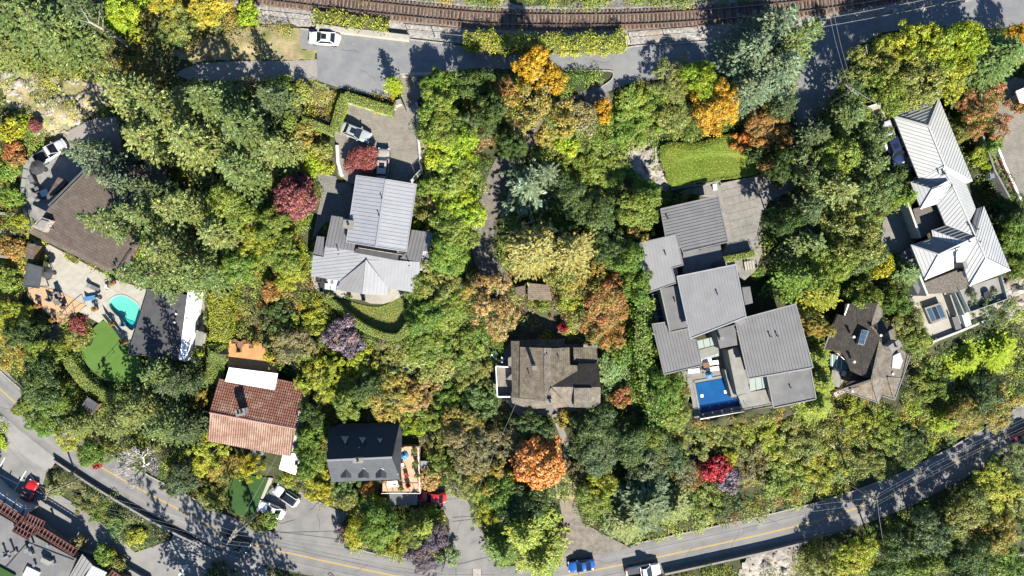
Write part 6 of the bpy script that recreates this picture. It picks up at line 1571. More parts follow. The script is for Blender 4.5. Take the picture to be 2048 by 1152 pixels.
('fir',275,820,50,12,'firolive','olive fir below putting green'),
('fir',335,850,54,13,'fir','fir on slope above bare grey tree'),
('fir',230,850,40,10,'firolive','pale olive fir beside small dark shed'),
('fir',380,860,42,11,'firdark','dark fir left of tile house'),
('fir',165,850,36,9,'firolive','olive fir just below small dark shed'),
('fir',352,768,38,14,'firdark','dark tree between black flat roof and tile house'),
('broad',395,800,24,4,'goldolive','gold olive tree left of tile roof'),
('broad',150,870,34,5,'ygreen','yellow green tree at roadside near pole'),
('broad',190,905,30,5,'green','green roadside tree above red leaved shrub'),
('shrub',195,928,12,2,'crimson','small red shrub at road edge on left'),
('bare',280,935,54,8,'grey','bare grey tree leaning over lower road'),
('broad',370,960,36,6,'firdark','dark bushy tree on road bank below tile house'),
('broad',420,910,38,5,'ygreen','yellow green tree below tile roof'),
('broad',455,935,32,5,'goldolive','gold olive tree left of artificial lawn'),
('broad',500,930,26,4,'yellow','yellow tree above artificial lawn'),
('broad',425,985,28,4,'olive','olive tree at road bank left of artificial lawn'),
('broad',625,865,34,7,'green','bright green round tree between tile and slate houses'),
('broad',625,910,36,7,'green','lower bright green tree left of slate roof'),
('broad',625,820,28,6,'dark','shaded tree behind bright green tree by slate house'),
('broad',640,970,34,4,'yellow','yellow tree above driveway of tile house'),
('broad',690,975,30,4,'fern','grey green shrub under slate roof eave'),
('ball',700,995,22,2.6,'olive','round clipped shrub below the slate house, leftmost'),
('ball',735,1000,20,2.6,'green','round clipped shrub below slate house, middle'),
('ball',762,1012,20,2.6,'green','round clipped shrub next to flat garage roof'),
('shrub',735,978,16,2.4,'rust','gold brown shrub below slate house'),
('shrub',580,955,16,1.8,'ygreen','yellow green shrub by white shed roof'),
('shrub',540,1040,22,2,'mid','green shrub at corner of tile house driveway'),
('shrub',525,1045,18,1.6,'olive','olive shrub at road edge below artificial lawn'),
# planted island by the road
('broad',720,1060,34,5,'yellow','yellow leafed tree at west end of roadside island'),
('broad',690,1065,18,4,'purple','purple shrub at the west tip of roadside island'),
('broad',765,1055,38,6,'green','green tree in middle of roadside island'),
('broad',785,1085,32,4,'ygreen','yellow green tree at front of roadside island'),
('broad',835,1055,36,6,'mid','green tree at east part of roadside island'),
('cedar',850,1050,30,6,'cedaryellow','yellow green cypress in roadside island'),
('broad',875,1075,28,5,'purple','dark purple plum at east end of roadside island'),
('broad',845,1100,32,5,'purple','purple plum overhanging road from roadside island'),
('shrub',895,1105,22,2,'fern','green shrub at east tip of roadside island'),
('broad',855,1125,24,3,'purple','low purple bush at the road by roadside island'),
# ---- lower left parking
('shrub',110,975,18,2.2,'olive','olive shrub at wall by red convertible'),
('broad',170,1010,24,3,'olive','olive tree between parking and lower road'),
('broad',205,1025,22,3,'mid','green tree on the bank beside parking'),
('shrub',240,1045,20,2.4,'fern','green shrub on shaded parking bank'),
('shrub',280,1072,18,2.2,'ygreen','yellow green shrub low on the parking bank'),
('shrub',160,1082,15,2.6,'brown','round brown tree beside red pergola'),
('shrub',210,1110,22,2.4,'green','green shrub between parking and metal canopy'),
('shrub',240,1130,18,2.4,'olive','olive shrub near the metal canopy'),
('broad',440,1150,28,4,'dark','dark shrub at bottom edge beside parking exit'),
('shrub',225,1108,14,2,'ygreen','small yellow green shrub near metal canopy'),
('fir',420,1290,60,23,'fir','tall fir below bottom photo edge, its shadow on lower road'),
('fir',480,1300,62,25,'fir','tallest fir below bottom photo edge by parking exit'),
('fir',350,1285,56,20,'fir','fir below bottom photo edge left of tall fir'),
('fir',560,1310,50,22,'firdark','dark fir below bottom photo edge right of tallest fir'),
('shrub',0,885,16,1.5,'lime','grass green shrub at photo edge by parking'),
]
for _i, t in enumerate(TREES):
    k, u, v, rp, h, key, lab = t
    if k == 'broad' and h <= 4: k = 'scrub'; h *= 0.62; rp *= 1.1
    elif k == 'broad' and 1575 < u < 1770 and 225 < v < 615 and _i % 2 and h >= 8: k = 'fir'; h *= 1.15; rp *= 1.12; key = {'olive': 'firolive', 'mid': 'fir', 'fir': 'fir', 'firdark': 'firdark'}.get(key, key)
    elif k == 'broad' and key in ('olive', 'brown', 'goldolive', 'tan', 'fir', 'firdark', 'ygreen', 'redmix', 'rust') and _i % 3: k = 'loose'; rp *= 1.08
    plant(k, u, v, rp, h, key, lab)
_trunk = empty('leaning_trunk', P(270,95,7), 'pale bare trunk leaning over the firs in top left corner', 'tree trunk')
MB().tube([P(275,98,6.3),P(250,84,9),P(215,63,13),P(178,43,17)], 0.34, 10, 0.14).build('trunk', MATS['bark_pale'], _trunk, True)
_b = MB()
for a, b in (((205,58,14),(207,35,16)),((190,50,15.5),(172,20,17.5)),((185,47,16),(150,38,17.5)),((178,43,17),(160,12,18.5)),((196,53,15),(200,18,17))): _b.tube([P(*a), P(*b)], 0.06, 5, 0.02)
_b.build('branches', MATS['bark_pale'], _trunk)
# ---- hedges
hedge([(668,258),(674,232),(682,202),(690,190),(720,200),(755,212),(784,220)], 19, 2.0, 'clipped', 'clipped hedge along top of the paver driveway', smooth=0)
hedge([(606,240),(635,250),(664,262)], 16, 1.8, 'clipped', 'short clipped hedge behind stone wall left of driveway')
hedge([(930,74),(985,80),(1060,83),(1130,84),(1190,83),(1252,80)], 30, 2.2, 'ygreen', 'long lime green hedge between railway and upper road', rough=0.32, leaf=0.2, dens=80)
hedge([(630,30),(680,38),(740,47),(775,52)], 26, 1.2, 'ygreen', 'low yellow green hedge behind concrete wall by white car', rough=0.25, leaf=0.25, dens=45)
hedge([(130,716),(150,746),(176,774),(200,789),(226,797),(254,798)], 24, 2.2, 'clipped', 'curved clipped hedge round the putting green')
hedge([(652,595),(680,620),(715,648),(745,664),(775,674),(798,672),(814,652)], 15, 1.6, 'clipped', 'curved clipped hedge below lawn of metal roof house')
hedge([(436,590),(437,640),(436,680)], 44, 3.4, 'ygreen', 'tall yellow hedge above wide green hedge by timber deck', rough=0.12, leaf=0.18)
hedge([(432,690),(430,730),(424,765)], 40, 3.2, 'mid', 'tall wide green hedge left of timber deck', rough=0.06, leaf=0.15)
hedge([(1292,600),(1290,640),(1288,690),(1294,740),(1305,790),(1318,850)], 40, 3.5, 'green', 'tall laurel row between brown shingle and modern houses', rough=0.35, leaf=0.34, dens=36)
hedge([(1449,519),(1480,513),(1510,506)], 13, 1.4, 'clipped', 'clipped box hedge at entrance stairs of modern house', z0=6.2, smooth=0)
hedge([(1520,540),(1550,545)], 16, 1.2, 'mid', 'short clipped hedge right of round shrub at modern house', smooth=0)
plant('ball', 1507, 545, 17, 2.2, 'green', 'round clipped shrub below entrance stairs of modern house')
hedge([(555,962),(575,972),(596,978)], 10, 1.2, 'green', 'little clipped hedge beside the white coupes')
hedge([(130,508),(150,522)], 14, 1.0, 'yellow', 'yellow shrub bed along brown roof eave', z0=3.2, smooth=0, rough=0.2)
hedge([(75,505),(90,515)], 10, 0.8, 'ygreen', 'yellow green bed on pool terrace corner', z0=3.2, smooth=0, rough=0.2)

# ---- ground cover of the slopes: uncountable low growth
UC = [ # x, y, reach, colour names
 (1170,300,150,['mid','green','olive','mid']),(1320,230,120,['mid','green','olive']),(1100,10,300,['mid','green','olive']),(60,180,130,['ygreen','brown','olive','mid']),(30,400,90,['rust','mid','ygreen','redmix']),
 (30,520,80,['ygreen','goldolive','mid']),(480,500,120,['mid','ygreen','lime','green','rust']),(560,620,80,['mid','olive','brown','rust']),(750,720,120,['olive','mid','brown','ygreen']),(870,740,120,['olive','mid','green']),
 (900,850,100,['olive','brown','mid','goldolive']),(1200,760,60,['fern','green','mid']),(1130,620,80,['ygreen','olive','rust']),(1500,900,140,['olive','ygreen','mid','rust']),(1620,920,100,['olive','ygreen','mid']),
 (1880,760,160,['mid','olive','lime','dark']),(1760,820,90,['olive','ygreen','mid','goldolive']),(1240,950,120,['dark','mid','green','olive']),(1430,970,100,['brown','olive','mid','redmix']),(1350,1060,100,['mid','ygreen','olive']),
 (1850,1080,200,['dark','olive','mid','green']),(1600,1130,60,['brown','olive','ygreen']),(60,760,90,['ygreen','mid','dark']),(280,860,120,['dark','mid','olive']),(400,950,90,['olive','ygreen','mid','goldolive']),
 (200,1010,100,['dark','olive','brown']),(800,1080,80,['ygreen','mid','olive']),(640,1000,80,['olive','ygreen','brown']),(760,30,200,['ygreen','brown','goldolive']),(860,350,50,['olive','brown','mid']),(380,60,120,['brown','olive','goldolive']),
 (1960,380,80,['dark','mid','green']),(1700,450,150,['dark','green','mid']),(980,230,100,['dark','green','redmix'])]
def ground_cover():
    excl = [p for p, z in PADS]+[LANE]
    ru = np.array([p[0] for p in _rl]); rv_ = np.array([p[1] for p in _rl])
    n = 15500; U = RNG.uniform(-150, 2200, n); V = RNG.uniform(-120, 1290, n)
    ok = np.ones(n, bool)
    for p in excl: ok &= ~inside(p, U, V) & (polydist(p, U, V) > 7)
    vr = np.interp(U, ru, rv_, left=-500, right=-500)
    ok &= ~((V < vr+48) & (V > vr-26) & (U > 440)); ok &= ~((np.abs(V-vr-48) < 12) & (U > 600) & (U < 1650) & (RNG.uniform(size=n) < 0.8))
    for p, keep in ((smooth_loop([(100,190),(150,150),(205,165),(225,205),(190,225),(140,255),(120,290),(75,280),(60,240),(20,210),(0,150),(30,120),(70,150)], 3), 0.18),
                    ([(505,50),(600,58),(634,117),(560,121),(380,120),(330,110),(470,60)], 0.1), ([(1262,300),(1318,300),(1342,372),(1310,388),(1262,335)], 0.1), ([(1480,1112),(1600,1092),(1590,1200),(1480,1200)], 0.25),
                    ([(2010,560),(2060,540),(2070,640),(2005,610)], 0.1), ([(86,655),(120,650),(132,690),(95,690)], 0.05), ([(1030,560),(1170,570),(1185,690),(1030,680)], 0.35)):
        ok &= ~(inside(p, U, V) & (RNG.uniform(size=n) > keep))
    U = U[ok]; V = V[ok]; k = len(U)
    Rr = RNG.uniform(0.55, 1.55, k); H = Rr*RNG.uniform(0.35, 0.95, k)
    uc = np.array([(a, b, c) for a, b, c, _ in UC], float); W_ = -((U[:, None]-uc[:, 0])**2+(V[:, None]-uc[:, 1])**2)/uc[:, 2]**2+RNG.gumbel(size=(k, len(uc)))*0.35
    z = np.argmax(W_, 1); c1 = np.zeros((k, 3)); c2 = np.zeros((k, 3))
    for i in range(k):
        key = UC[z[i]][3][RNG.integers(len(UC[z[i]][3]))]; c1[i] = K[key][0]; c2[i] = K[key][1]
    G = ground_z(U, V); s = (CAM_H-G)/FPX; X = (U-1024)*s; Y = (576-V)*s
    cnt = (math.pi*Rr**2*np.where((U < -30) | (U > 2080) | (V < -25) | (V > 1180), 11, 35)).astype(int); I = np.repeat(np.arange(k), cnt); m = len(I)
    rho = np.sqrt(RNG.uniform(0, 1, m)); a = RNG.uniform(0, 2*math.pi, m)
    lob = 1+0.22*np.sin(3*a+I)+0.15*np.sin(5*a+2.3*I); x = X[I]+np.cos(a)*rho*Rr[I]*lob; y = Y[I]+np.sin(a)*rho*Rr[I]*lob
    dome = np.sqrt(np.clip(1-rho**2, 0, 1))
    uu = 1024+x/s[I]; vv = 576-y/s[I]; gz = ground_z(uu, vv)
    cb = np.sin(x*7.3+I)*np.sin(y*6.7+I*1.7)
    zz = gz+H[I]*dome*(1+0.14*cb)+RNG.uniform(0.0, 0.22, m)
    N = unit(np.stack([np.cos(a)*rho*0.8, np.sin(a)*rho*0.8, 0.35+dome], 1)+RNG.normal(size=(m, 3))*0.5); D = np.cross(N, RNG.normal(size=(m, 3)))
    L = RNG.uniform(0.13, 0.28, m); f = np.clip(0.5+0.3*RNG.normal(size=k)[I]+0.2*RNG.normal(size=m)+0.2*cb, 0, 1)[:, None]
    col = c1[I]*(1-f)+c2[I]*f; jit = RNG.uniform(0.72, 1.25, m)*RNG.uniform(0.75, 1.15, k)[I]
    vroad = road_v(uu)
    zones = [('undergrowth', (vv > vroad), 'low mixed undergrowth south of the lower road'), ('undergrowth', (vv <= vroad) & (uu < 640), 'olive and green undergrowth on slopes of left third'),
             ('undergrowth', (vv <= vroad) & (uu >= 640) & (uu < 1310), 'green undergrowth between metal roof house and modern house'), ('undergrowth', (vv <= vroad) & (uu >= 1310), 'green and gold undergrowth on slopes of right third')]
    for nm, q, lb in zones:
        me = leaf_mesh(nm, np.stack([x, y, zz], 1)[q], D[q], N[q], L[q], L[q]*0.62, MATS['leaves_mixed'], {'col': col[q], 'jit': jit[q]})
        o = bpy.data.objects.new(nm, me); COL.objects.link(o); tag(o, lb, 'undergrowth', kind='stuff')
ground_cover()

# ---- fallen leaves on drives, lawns and roads
def litter():
    C = []; cols = []
    spec = [(LAWN_A,4.3,1.2),(PUTT,2.2,0.25),(DRIVE_A,7.2,0.25),(DRIVE4,0.13,0.5),(DRIVE5,0.16,0.7),(UPROAD,8.0,0.5),(PALE_STRIP,8.004,0.8),(ROAD_POLY,0.0,0.28),(PATIO_A,5.6,0.5),(DRIVE_C,6.23,0.4),(H9DRIVE,7.0,0.6),(RDRIVE,7.0,0.4),(POOLTERR,3.2,0.12),(DIRT,0.12,1.5),(PARKLOT,-1.2,0.2),(GREEN4,0.55,0.2)]
    pal = np.array([(.32,.2,.06),(.22,.13,.05),(.4,.28,.06),(.16,.1,.05),(.3,.12,.04),(.14,.16,.04)])
    for poly, z, d in spec:
        pu = [a[0] for a in poly]; pv = [a[1] for a in poly]; lo, hi = max(min(pu), -50), min(max(pu), 2100); l2, h2 = max(min(pv), -50), min(max(pv), 1200)
        n = int((hi-lo)*(h2-l2)*0.0062*d*2.2); U = RNG.uniform(lo, hi, n); V = RNG.uniform(l2, h2, n); ok = inside(poly, U, V); e = polydist(poly, U, V); ok &= RNG.uniform(size=n) < np.clip(1.1-e/28, 0.12, 1)
        U = U[ok]; V = V[ok]; s = (CAM_H-z)/FPX; C.append(np.stack([(U-1024)*s, (576-V)*s, np.full(len(U), z+0.012)], 1))
    C = np.concatenate(C); m = len(C); N = unit(np.array([0, 0, 1.0])+RNG.normal(size=(m, 3))*0.2); D = np.cross(N, RNG.normal(size=(m, 3))); L = RNG.uniform(0.1, 0.24, m)
    me = leaf_mesh('fallen_leaves', C, D, N, L, L*0.7, MATS['leaves_mixed'], {'col': pal[RNG.integers(len(pal), size=m)], 'jit': RNG.uniform(0.7, 1.2, m)})
    o = bpy.data.objects.new('fallen_leaves', me); COL.objects.link(o); tag(o, 'fallen autumn leaves scattered along drives, roads and lawns', 'leaves', kind='stuff')
litter()
# ---- loose stones on the bare slopes
def rubble(poly, n, big, label, m='rock'):
    bm = bmesh.new(); bmesh.ops.create_icosphere(bm, subdivisions=1, radius=1.0); bv = np.array([w.co[:] for w in bm.verts]); bf = np.array([[w.index for w in f.verts] for f in bm.faces]); bm.free()
    pu = [a[0] for a in poly]; pv = [a[1] for a in poly]; U = RNG.uniform(min(pu), max(pu), n*3); V = RNG.uniform(min(pv), max(pv), n*3); ok = inside(poly, U, V); U = U[ok][:n]; V = V[ok][:n]; k = len(U)
    Z = ground_z(U, V)+0.06; s = (CAM_H-Z)/FPX; c = np.stack([(U-1024)*s, (576-V)*s, Z], 1); r = big*RNG.uniform(0.15, 1, k)**2+0.06
    X = bv[None]*RNG.uniform(0.6, 1.3, (k, 12, 1))*np.stack([r*RNG.uniform(.8, 1.5, k), r*RNG.uniform(.7, 1.1, k), r*0.6], 1)[:, None, :]
    a = RNG.uniform(0, 6.28, k); ca, sa = np.cos(a)[:, None], np.sin(a)[:, None]; X = np.stack([X[..., 0]*ca-X[..., 1]*sa, X[..., 0]*sa+X[..., 1]*ca, X[..., 2]], -1)+c[:, None, :]
    F = (bf[None]+12*np.arange(k)[:, None, None]).reshape(-1, 3); o = bpy.data.objects.new('rubble', mesh_np('rubble', X.reshape(-1, 3), F, MATS[m])); COL.objects.link(o); tag(o, label, 'rubble', kind='stuff')
rubble([(100,190),(150,150),(205,165),(225,205),(190,225),(140,255),(120,290),(75,280),(60,240),(20,210),(0,150),(30,120),(70,150)], 420, 0.5, 'loose pale stones on the dry slope at upper left')
rubble([(1500,1112),(1600,1092),(1590,1200),(1480,1200)], 130, 0.5, 'loose white rocks south of the lower road')
rubble([(1262,300),(1300,285),(1318,300),(1322,340),(1342,372),(1310,388),(1290,360)], 120, 0.35, 'loose stones on the rock face beside mound lawn')
rubble([(2010,560),(2060,540),(2070,640),(2020,640)], 60, 0.7, 'pale rock pieces at right photo edge')

# ---- grass of the two lawns
def grass(poly, zf, n, key, label):
    pu = [a[0] for a in poly]; pv = [a[1] for a in poly]; U = RNG.uniform(min(pu), max(pu), n*2); V = RNG.uniform(min(pv), max(pv), n*2); ok = inside(poly, U, V); U = U[ok][:n]; V = V[ok][:n]; m = len(U)
    Z = zf(U, V); s = (CAM_H-Z)/FPX; C = np.stack([(U-1024)*s, (576-V)*s, Z+0.03], 1); D = unit(RNG.normal(size=(m, 3))*np.array([1, 1, .4])+np.array([0, 0, .5])); N = unit(np.array([0, 0, 1.0])+RNG.normal(size=(m, 3))*0.6)
    f = np.clip(0.5+0.35*np.sin(U*0.13+2*np.sin(V*0.09))*np.cos(V*0.17)+RNG.normal(size=m)*0.25, 0, 1)[:, None]; c1, c2 = np.array(key[0]), np.array(key[1]); L = RNG.uniform(0.1, 0.22, m)
    me = leaf_mesh('lawn_grass', C, D, N, L, L*0.4, MATS['leaves_mixed'], {'col': c1*(1-f)+c2*f, 'jit': RNG.uniform(0.7, 1.3, m)}); o = bpy.data.objects.new('lawn_grass', me); COL.objects.link(o); tag(o, label, 'grass', kind='stuff')
_deps = [o for o in bpy.data.objects if o.name.startswith('lawn') and o.type == 'MESH' and len(o.data.vertices) > 800][0]
_mv = np.array([w.co[:] for w in _deps.data.vertices])
def _hz(U, V):
    z = np.full(len(U), 8.0)
    for _ in range(2):
        s = (CAM_H-z)/FPX; X = (U-1024)*s; Y = (576-V)*s
        for i in range(0, len(U), 400): d = (X[i:i+400, None]-_mv[None, :, 0])**2+(Y[i:i+400, None]-_mv[None, :, 1])**2; z[i:i+400] = _mv[np.argmin(d, 1), 2]
    return z
grass(HILLAWN, _hz, 9000, ((.15,.20,.012),(.24,.27,.03)), 'thick uneven grass on the mound lawn')
grass(LAWN_A, lambda U, V: np.full(len(U), 4.3), 5000, ((.12,.19,.02),(.28,.25,.07)), 'patchy grass on curved lawn below metal roof house')
mat('asphalt_patch', (0.20,0.2,0.195), (0.17,0.168,0.162), scale=1.0, rough=0.92, bump=0.004, bscale=30)
# ---------------------------------------------------------------- vehicles
glossy('paint_white', (0.92,0.92,0.91), 0.3, coat=0.6); glossy('paint_red', (0.50,0.012,0.012), 0.3, coat=0.6); glossy('paint_blue', (0.012,0.11,0.42), 0.28, 0.2, coat=0.6)
glossy('paint_grey', (0.34,0.37,0.36), 0.35, 0.0, coat=0.6); glossy('paint_beige', (0.42,0.38,0.33), 0.35, 0.0, coat=0.6); glossy('paint_black', (0.012,0.013,0.017), 0.2, coat=0.8); glossy('paint_silver', (0.6,0.61,0.62), 0.3, 0.1, coat=0.5)
glossy('paint_navy', (0.02,0.035,0.09), 0.25, 0.2, coat=0.7); glossy('paint_maroon', (0.12,0.012,0.02), 0.3, coat=0.6)
glossy('car_glass', (0.012,0.016,0.022), 0.05, spec=0.6); mat('tyre', (0.02,0.02,0.02), (0.03,0.03,0.03), scale=8, rough=0.9); glossy('rim', (0.4,0.4,0.41), 0.3, 0.8)
glossy('lamp_clear', (0.7,0.7,0.68), 0.1); glossy('lamp_red', (0.4,0.02,0.02), 0.15); mat('seat_grey', (0.09,0.085,0.08), (0.06,0.06,0.055), scale=5, rough=0.9); mat('bed_liner', (0.06,0.06,0.062), (0.09,0.09,0.09), scale=6, rough=0.9)
def car(name, u, v, heading, z, L, Wd, H, paint, label, cabin=(-0.34, 0.22), kind='sedan', sunroof=False, roofpaint=None):
    """heading: degrees anticlockwise in the photo, 0 = nose to the right. cabin: rear and front ends of the glasshouse as share of length"""
    p = P(u, v, z+0.6); e = empty(name, (p.x, p.y, z), label, 'car' if kind != 'pickup' else 'pickup truck'); WLOC.pop(e.name, None); e.rotation_euler = (0, 0, R(heading))
    belt = 0.92 if kind in ('sedan', 'coupe', 'convertible') else (1.02 if kind == 'suv' else 1.08); hood = belt-0.06; hw = Wd/2
    st = np.linspace(-0.5, 0.5, 25); V = []; F = []; bedr = cabin[0] if kind == 'pickup' else None
    prof = [(0.0, 0), (0.55, 0.0), (0.80, -0.02), (0.93, -0.08), (1.0, -0.25), (1.0, -0.42), (0.97, -0.62), (0.90, -0.72)]
    half = len(prof); ring = [(-a, b) for a, b in prof[::-1]]+prof[1:]
    for s in st:
        k = abs(2*s); w = hw*(1-0.16*k**5-0.06*k**14*2); top = belt
        if s > cabin[1]: t = (s-cabin[1])/(0.5-cabin[1]); top = belt-0.02-0.20*t**2.2-0.10*t**8
        elif s < cabin[0]: t = (cabin[0]-s)/(0.5+cabin[0]+1e-6); top = belt+0.02-0.10*t**3
        top -= 0.14*max(0, k-0.93)/0.07
        for a, b in ring: V.append((s*L, a*w, max(0.22, top+b*min(1, (top-0.22)/0.72))))
    n = len(ring)
    for i in range(len(st)-1):
        for j in range(n-1): F.append((i*n+j, (i+1)*n+j, (i+1)*n+j+1, i*n+j+1))
        F.append((i*n+n-1, (i+1)*n+n-1, (i+1)*n, i*n))
    F.append(tuple(range(n))[::-1]); F.append(tuple((len(st)-1)*n+j for j in range(n)))
    if kind == 'pickup':      # open the load bed
        F = [f for f in F if not (all(-0.47*L < V[i][0] < (cabin[0]-0.005)*L and abs(V[i][1]) < hw*0.82 and V[i][2] > belt-0.2 for i in f))]
    def part(nm, vs, fs, m, par=e, smooth=False):
        me = bpy.data.meshes.new(nm); me.from_pydata([tuple(x) for x in vs], [], fs); me.update(); me.materials.append(MATS[m])
        if smooth: me.polygons.foreach_set('use_smooth', [True]*len(me.polygons))
        o = bpy.data.objects.new(nm, me); COL.objects.link(o); o.parent = par; return o
    body = part('body', V, F, paint, smooth=True)
    r0, f0 = cabin[0]*L, cabin[1]*L; rk = {'sedan': (0.13, 0.17), 'coupe': (0.2, 0.2), 'suv': (0.05, 0.14), 'pickup': (0.03, 0.17), 'convertible': (0.1, 0.15)}[kind]
    r1 = r0+rk[0]*L; f1 = f0-rk[1]*L; wb = hw*0.90; wt = hw*0.70; zb = belt-0.03; zt = H
    if kind != 'convertible':
        nx, ny = 7, 7; RV = []; RF = []
        for i in range(nx):
            for j in range(ny):
                a = i/(nx-1); b = j/(ny-1)*2-1; RV.append((r1+(f1-r1)*a, b*wt*(1-0.06*(2*a-1)**4), zt-0.05*b**4-0.05*(2*a-1)**4))
        for i in range(nx-1):
            for j in range(ny-1): RF.append((i*ny+j, (i+1)*ny+j, (i+1)*ny+j+1, i*ny+j+1))
        part('roof', RV, RF, roofpaint or paint, smooth=True)
        zr = zt-0.05; gl = lambda nm, q: part(nm, q, [(0, 1, 2, 3)], 'car_glass')
        gl('windshield', [(f0, -wb, zb), (f0, wb, zb), (f1, wt*0.97, zr), (f1, -wt*0.97, zr)]); gl('rear_window', [(r0, wb, zb), (r0, -wb, zb), (r1, -wt*0.97, zr), (r1, wt*0.97, zr)])
        for s in (-1, 1): gl('side_window', [(r0, s*wb, zb), (f0, s*wb, zb), (f1, s*wt, zr-.03), (r1, s*wt, zr-.03)][::s])
        pl = MB()
        for s in (-1, 1):
            pl.bar((f0, s*wb, zb), (f1, s*wt*0.98, zr), 0.07, 0.07); pl.bar((r0, s*wb, zb), (r1, s*wt*0.98, zr), 0.09, 0.07); pl.bar((r1, s*wt, zr-.01), (f1, s*wt, zr-.01), 0.06, 0.06)
        part('pillars', pl.v, pl.f, paint)
        if sunroof: part('sunroof', MB().box(((r1+f1)/2+0.25, 0, zt+0.005), (0.75, wt*1.2, 0.03)).v, MB().box((0, 0, 0), (1, 1, 1)).f, 'car_glass')
    else:
        part('cockpit', MB().box(((r0+f0)/2-0.1, 0, belt-0.02), (f0-r0-0.35, wb*1.55, 0.08)).v, MB().box((0, 0, 0), (1, 1, 1)).f, 'seat_grey')
        for s in (-1, 1):
            b = MB().box((r0+0.75, s*0.36, belt+0.12), (0.25, 0.5, 0.5)); b.box((r0+1.1, s*0.36, belt+0.02), (0.5, 0.5, 0.14)); part('seat', b.v, b.f, 'seat_grey')
        part('windshield', [(f0, -wb, zb), (f0, wb, zb), (f0-0.45, wt, belt+0.36), (f0-0.45, -wt, belt+0.36)], [(0, 1, 2, 3)], 'car_glass')
    if kind == 'pickup':
        b0 = -0.47*L; b1 = (cabin[0]-0.01)*L; bw = hw*0.80; bz = 0.7
        part('load_bed', [(b0, -bw, bz), (b1, -bw, bz), (b1, bw, bz), (b0, bw, bz), (b0, -bw, belt), (b1, -bw, belt), (b1, bw, belt), (b0, bw, belt)], [(0, 1, 2, 3), (0, 4, 5, 1), (1, 5, 6, 2), (2, 6, 7, 3), (3, 7, 4, 0)], 'bed_liner')
    wm = MB().tube([(0, -0.11, 0), (0, 0.11, 0)], 0.33, 16); rm = MB().tube([(0, -0.12, 0), (0, 0.12, 0)], 0.2, 10)
    for sx in (-0.31, 0.31):
        for s in (-1, 1):
            w = part('wheel', wm.v, wm.f, 'tyre'); w.location = (sx*L, s*(hw-0.1), 0.33); part('rim', rm.v, rm.f, 'rim', w)
    bx = MB().box((0, 0, 0), (0.22, 0.36, 0.12)); mr = MB().box((0, 0, 0), (0.16, 0.22, 0.14))
    for s in (-1, 1):
        o = part('headlight', bx.v, bx.f, 'lamp_clear'); o.location = (0.468*L, s*hw*0.70, belt-0.34); o.rotation_euler = (0, 0, -s*0.35)
        o = part('tail_light', bx.v, bx.f, 'lamp_red'); o.location = (-0.475*L, s*hw*0.70, belt-0.22); o.rotation_euler = (0, 0, s*0.3)
        o = part('mirror', mr.v, mr.f, paint if kind != 'suv' else 'black_metal'); o.location = (f0-0.22, s*(hw+0.07), belt+0.02)
    b = MB().box((0.495*L, 0, 0.42), (0.06, hw*1.1, 0.16)); part('grille', b.v, b.f, 'black_metal')
    return e
car('parked_car', 649, 77, 176, 8.0, 4.55, 1.85, 1.45, 'paint_white', 'white sedan parked at the end of upper cul-de-sac', (-0.36, 0.24), sunroof=True)
car('parked_car', 711, 265, -23, 7.2, 4.7, 1.85, 1.42, 'paint_grey', 'grey green sedan parked on the paver driveway', (-0.36, 0.2), sunroof=True)
car('parked_car', 766, 327, 86, 7.2, 4.5, 1.82, 1.5, 'paint_beige', 'beige car half shaded beside the red maple', (-0.42, 0.2), 'suv', sunroof=True)
car('parked_pickup', 102, 305, 32, 5.0, 5.2, 1.9, 1.75, 'paint_silver', 'silver pickup parked beside grey terrace of brown house', (-0.06, 0.24), 'pickup')
car('parked_car', 1772, 268, -70, 7.0, 4.6, 1.85, 1.6, 'paint_silver', 'silver car beside white metal roofed house', (-0.42, 0.22), 'suv')
car('parked_car', 1787, 300, -70, 7.0, 4.6, 1.85, 1.6, 'paint_navy', 'dark blue car next to silver car at white house', (-0.42, 0.22), 'suv', sunroof=True)
car('parked_car', 57, 985, 62, -1.2, 4.1, 1.78, 1.2, 'paint_red', 'red open top car in lower left parking lot', (-0.30, 0.16), 'convertible')
car('moving_car', 473, 1086, -26, 0.0, 4.6, 1.88, 1.65, 'paint_black', 'black car on lower road under the utility pole', (-0.42, 0.22), 'suv', sunroof=True)
car('parked_car', 543, 1020, 158, 0.13, 4.4, 1.78, 1.32, 'paint_white', 'white coupe parked beside artificial lawn', (-0.36, 0.18), 'coupe')
car('parked_car', 574, 991, 146, 0.13, 4.4, 1.78, 1.55, 'paint_white', 'white car with black glass roof beside white coupe', (-0.42, 0.18), 'suv', roofpaint='paint_black')
car('parked_car', 865, 994, 176, 0.16, 4.4, 1.8, 1.45, 'paint_red', 'red car parked beside flat garage roof', (-0.38, 0.2), 'sedan')
car('moving_car', 1163, 1131, 187, 0.0, 4.2, 1.8, 1.4, 'paint_blue', 'bright blue car driving on lower road, bottom centre', (-0.36, 0.2), 'coupe')
car('moving_pickup', 1286, 1142, 10, 0.0, 5.4, 1.95, 1.8, 'paint_white', 'white pickup truck with open bed on lower road', (-0.06, 0.25), 'pickup')
car('moving_car', 2052, 868, 30, 0.0, 4.4, 1.8, 1.45, 'paint_maroon', 'dark red car at right photo edge on lower road', (-0.36, 0.2), 'sedan')
car('parked_car', -22, 926, 60, -1.2, 4.3, 1.8, 1.45, 'paint_blue', 'blue car cut off by left photo edge in parking lot', (-0.36, 0.2), 'sedan')

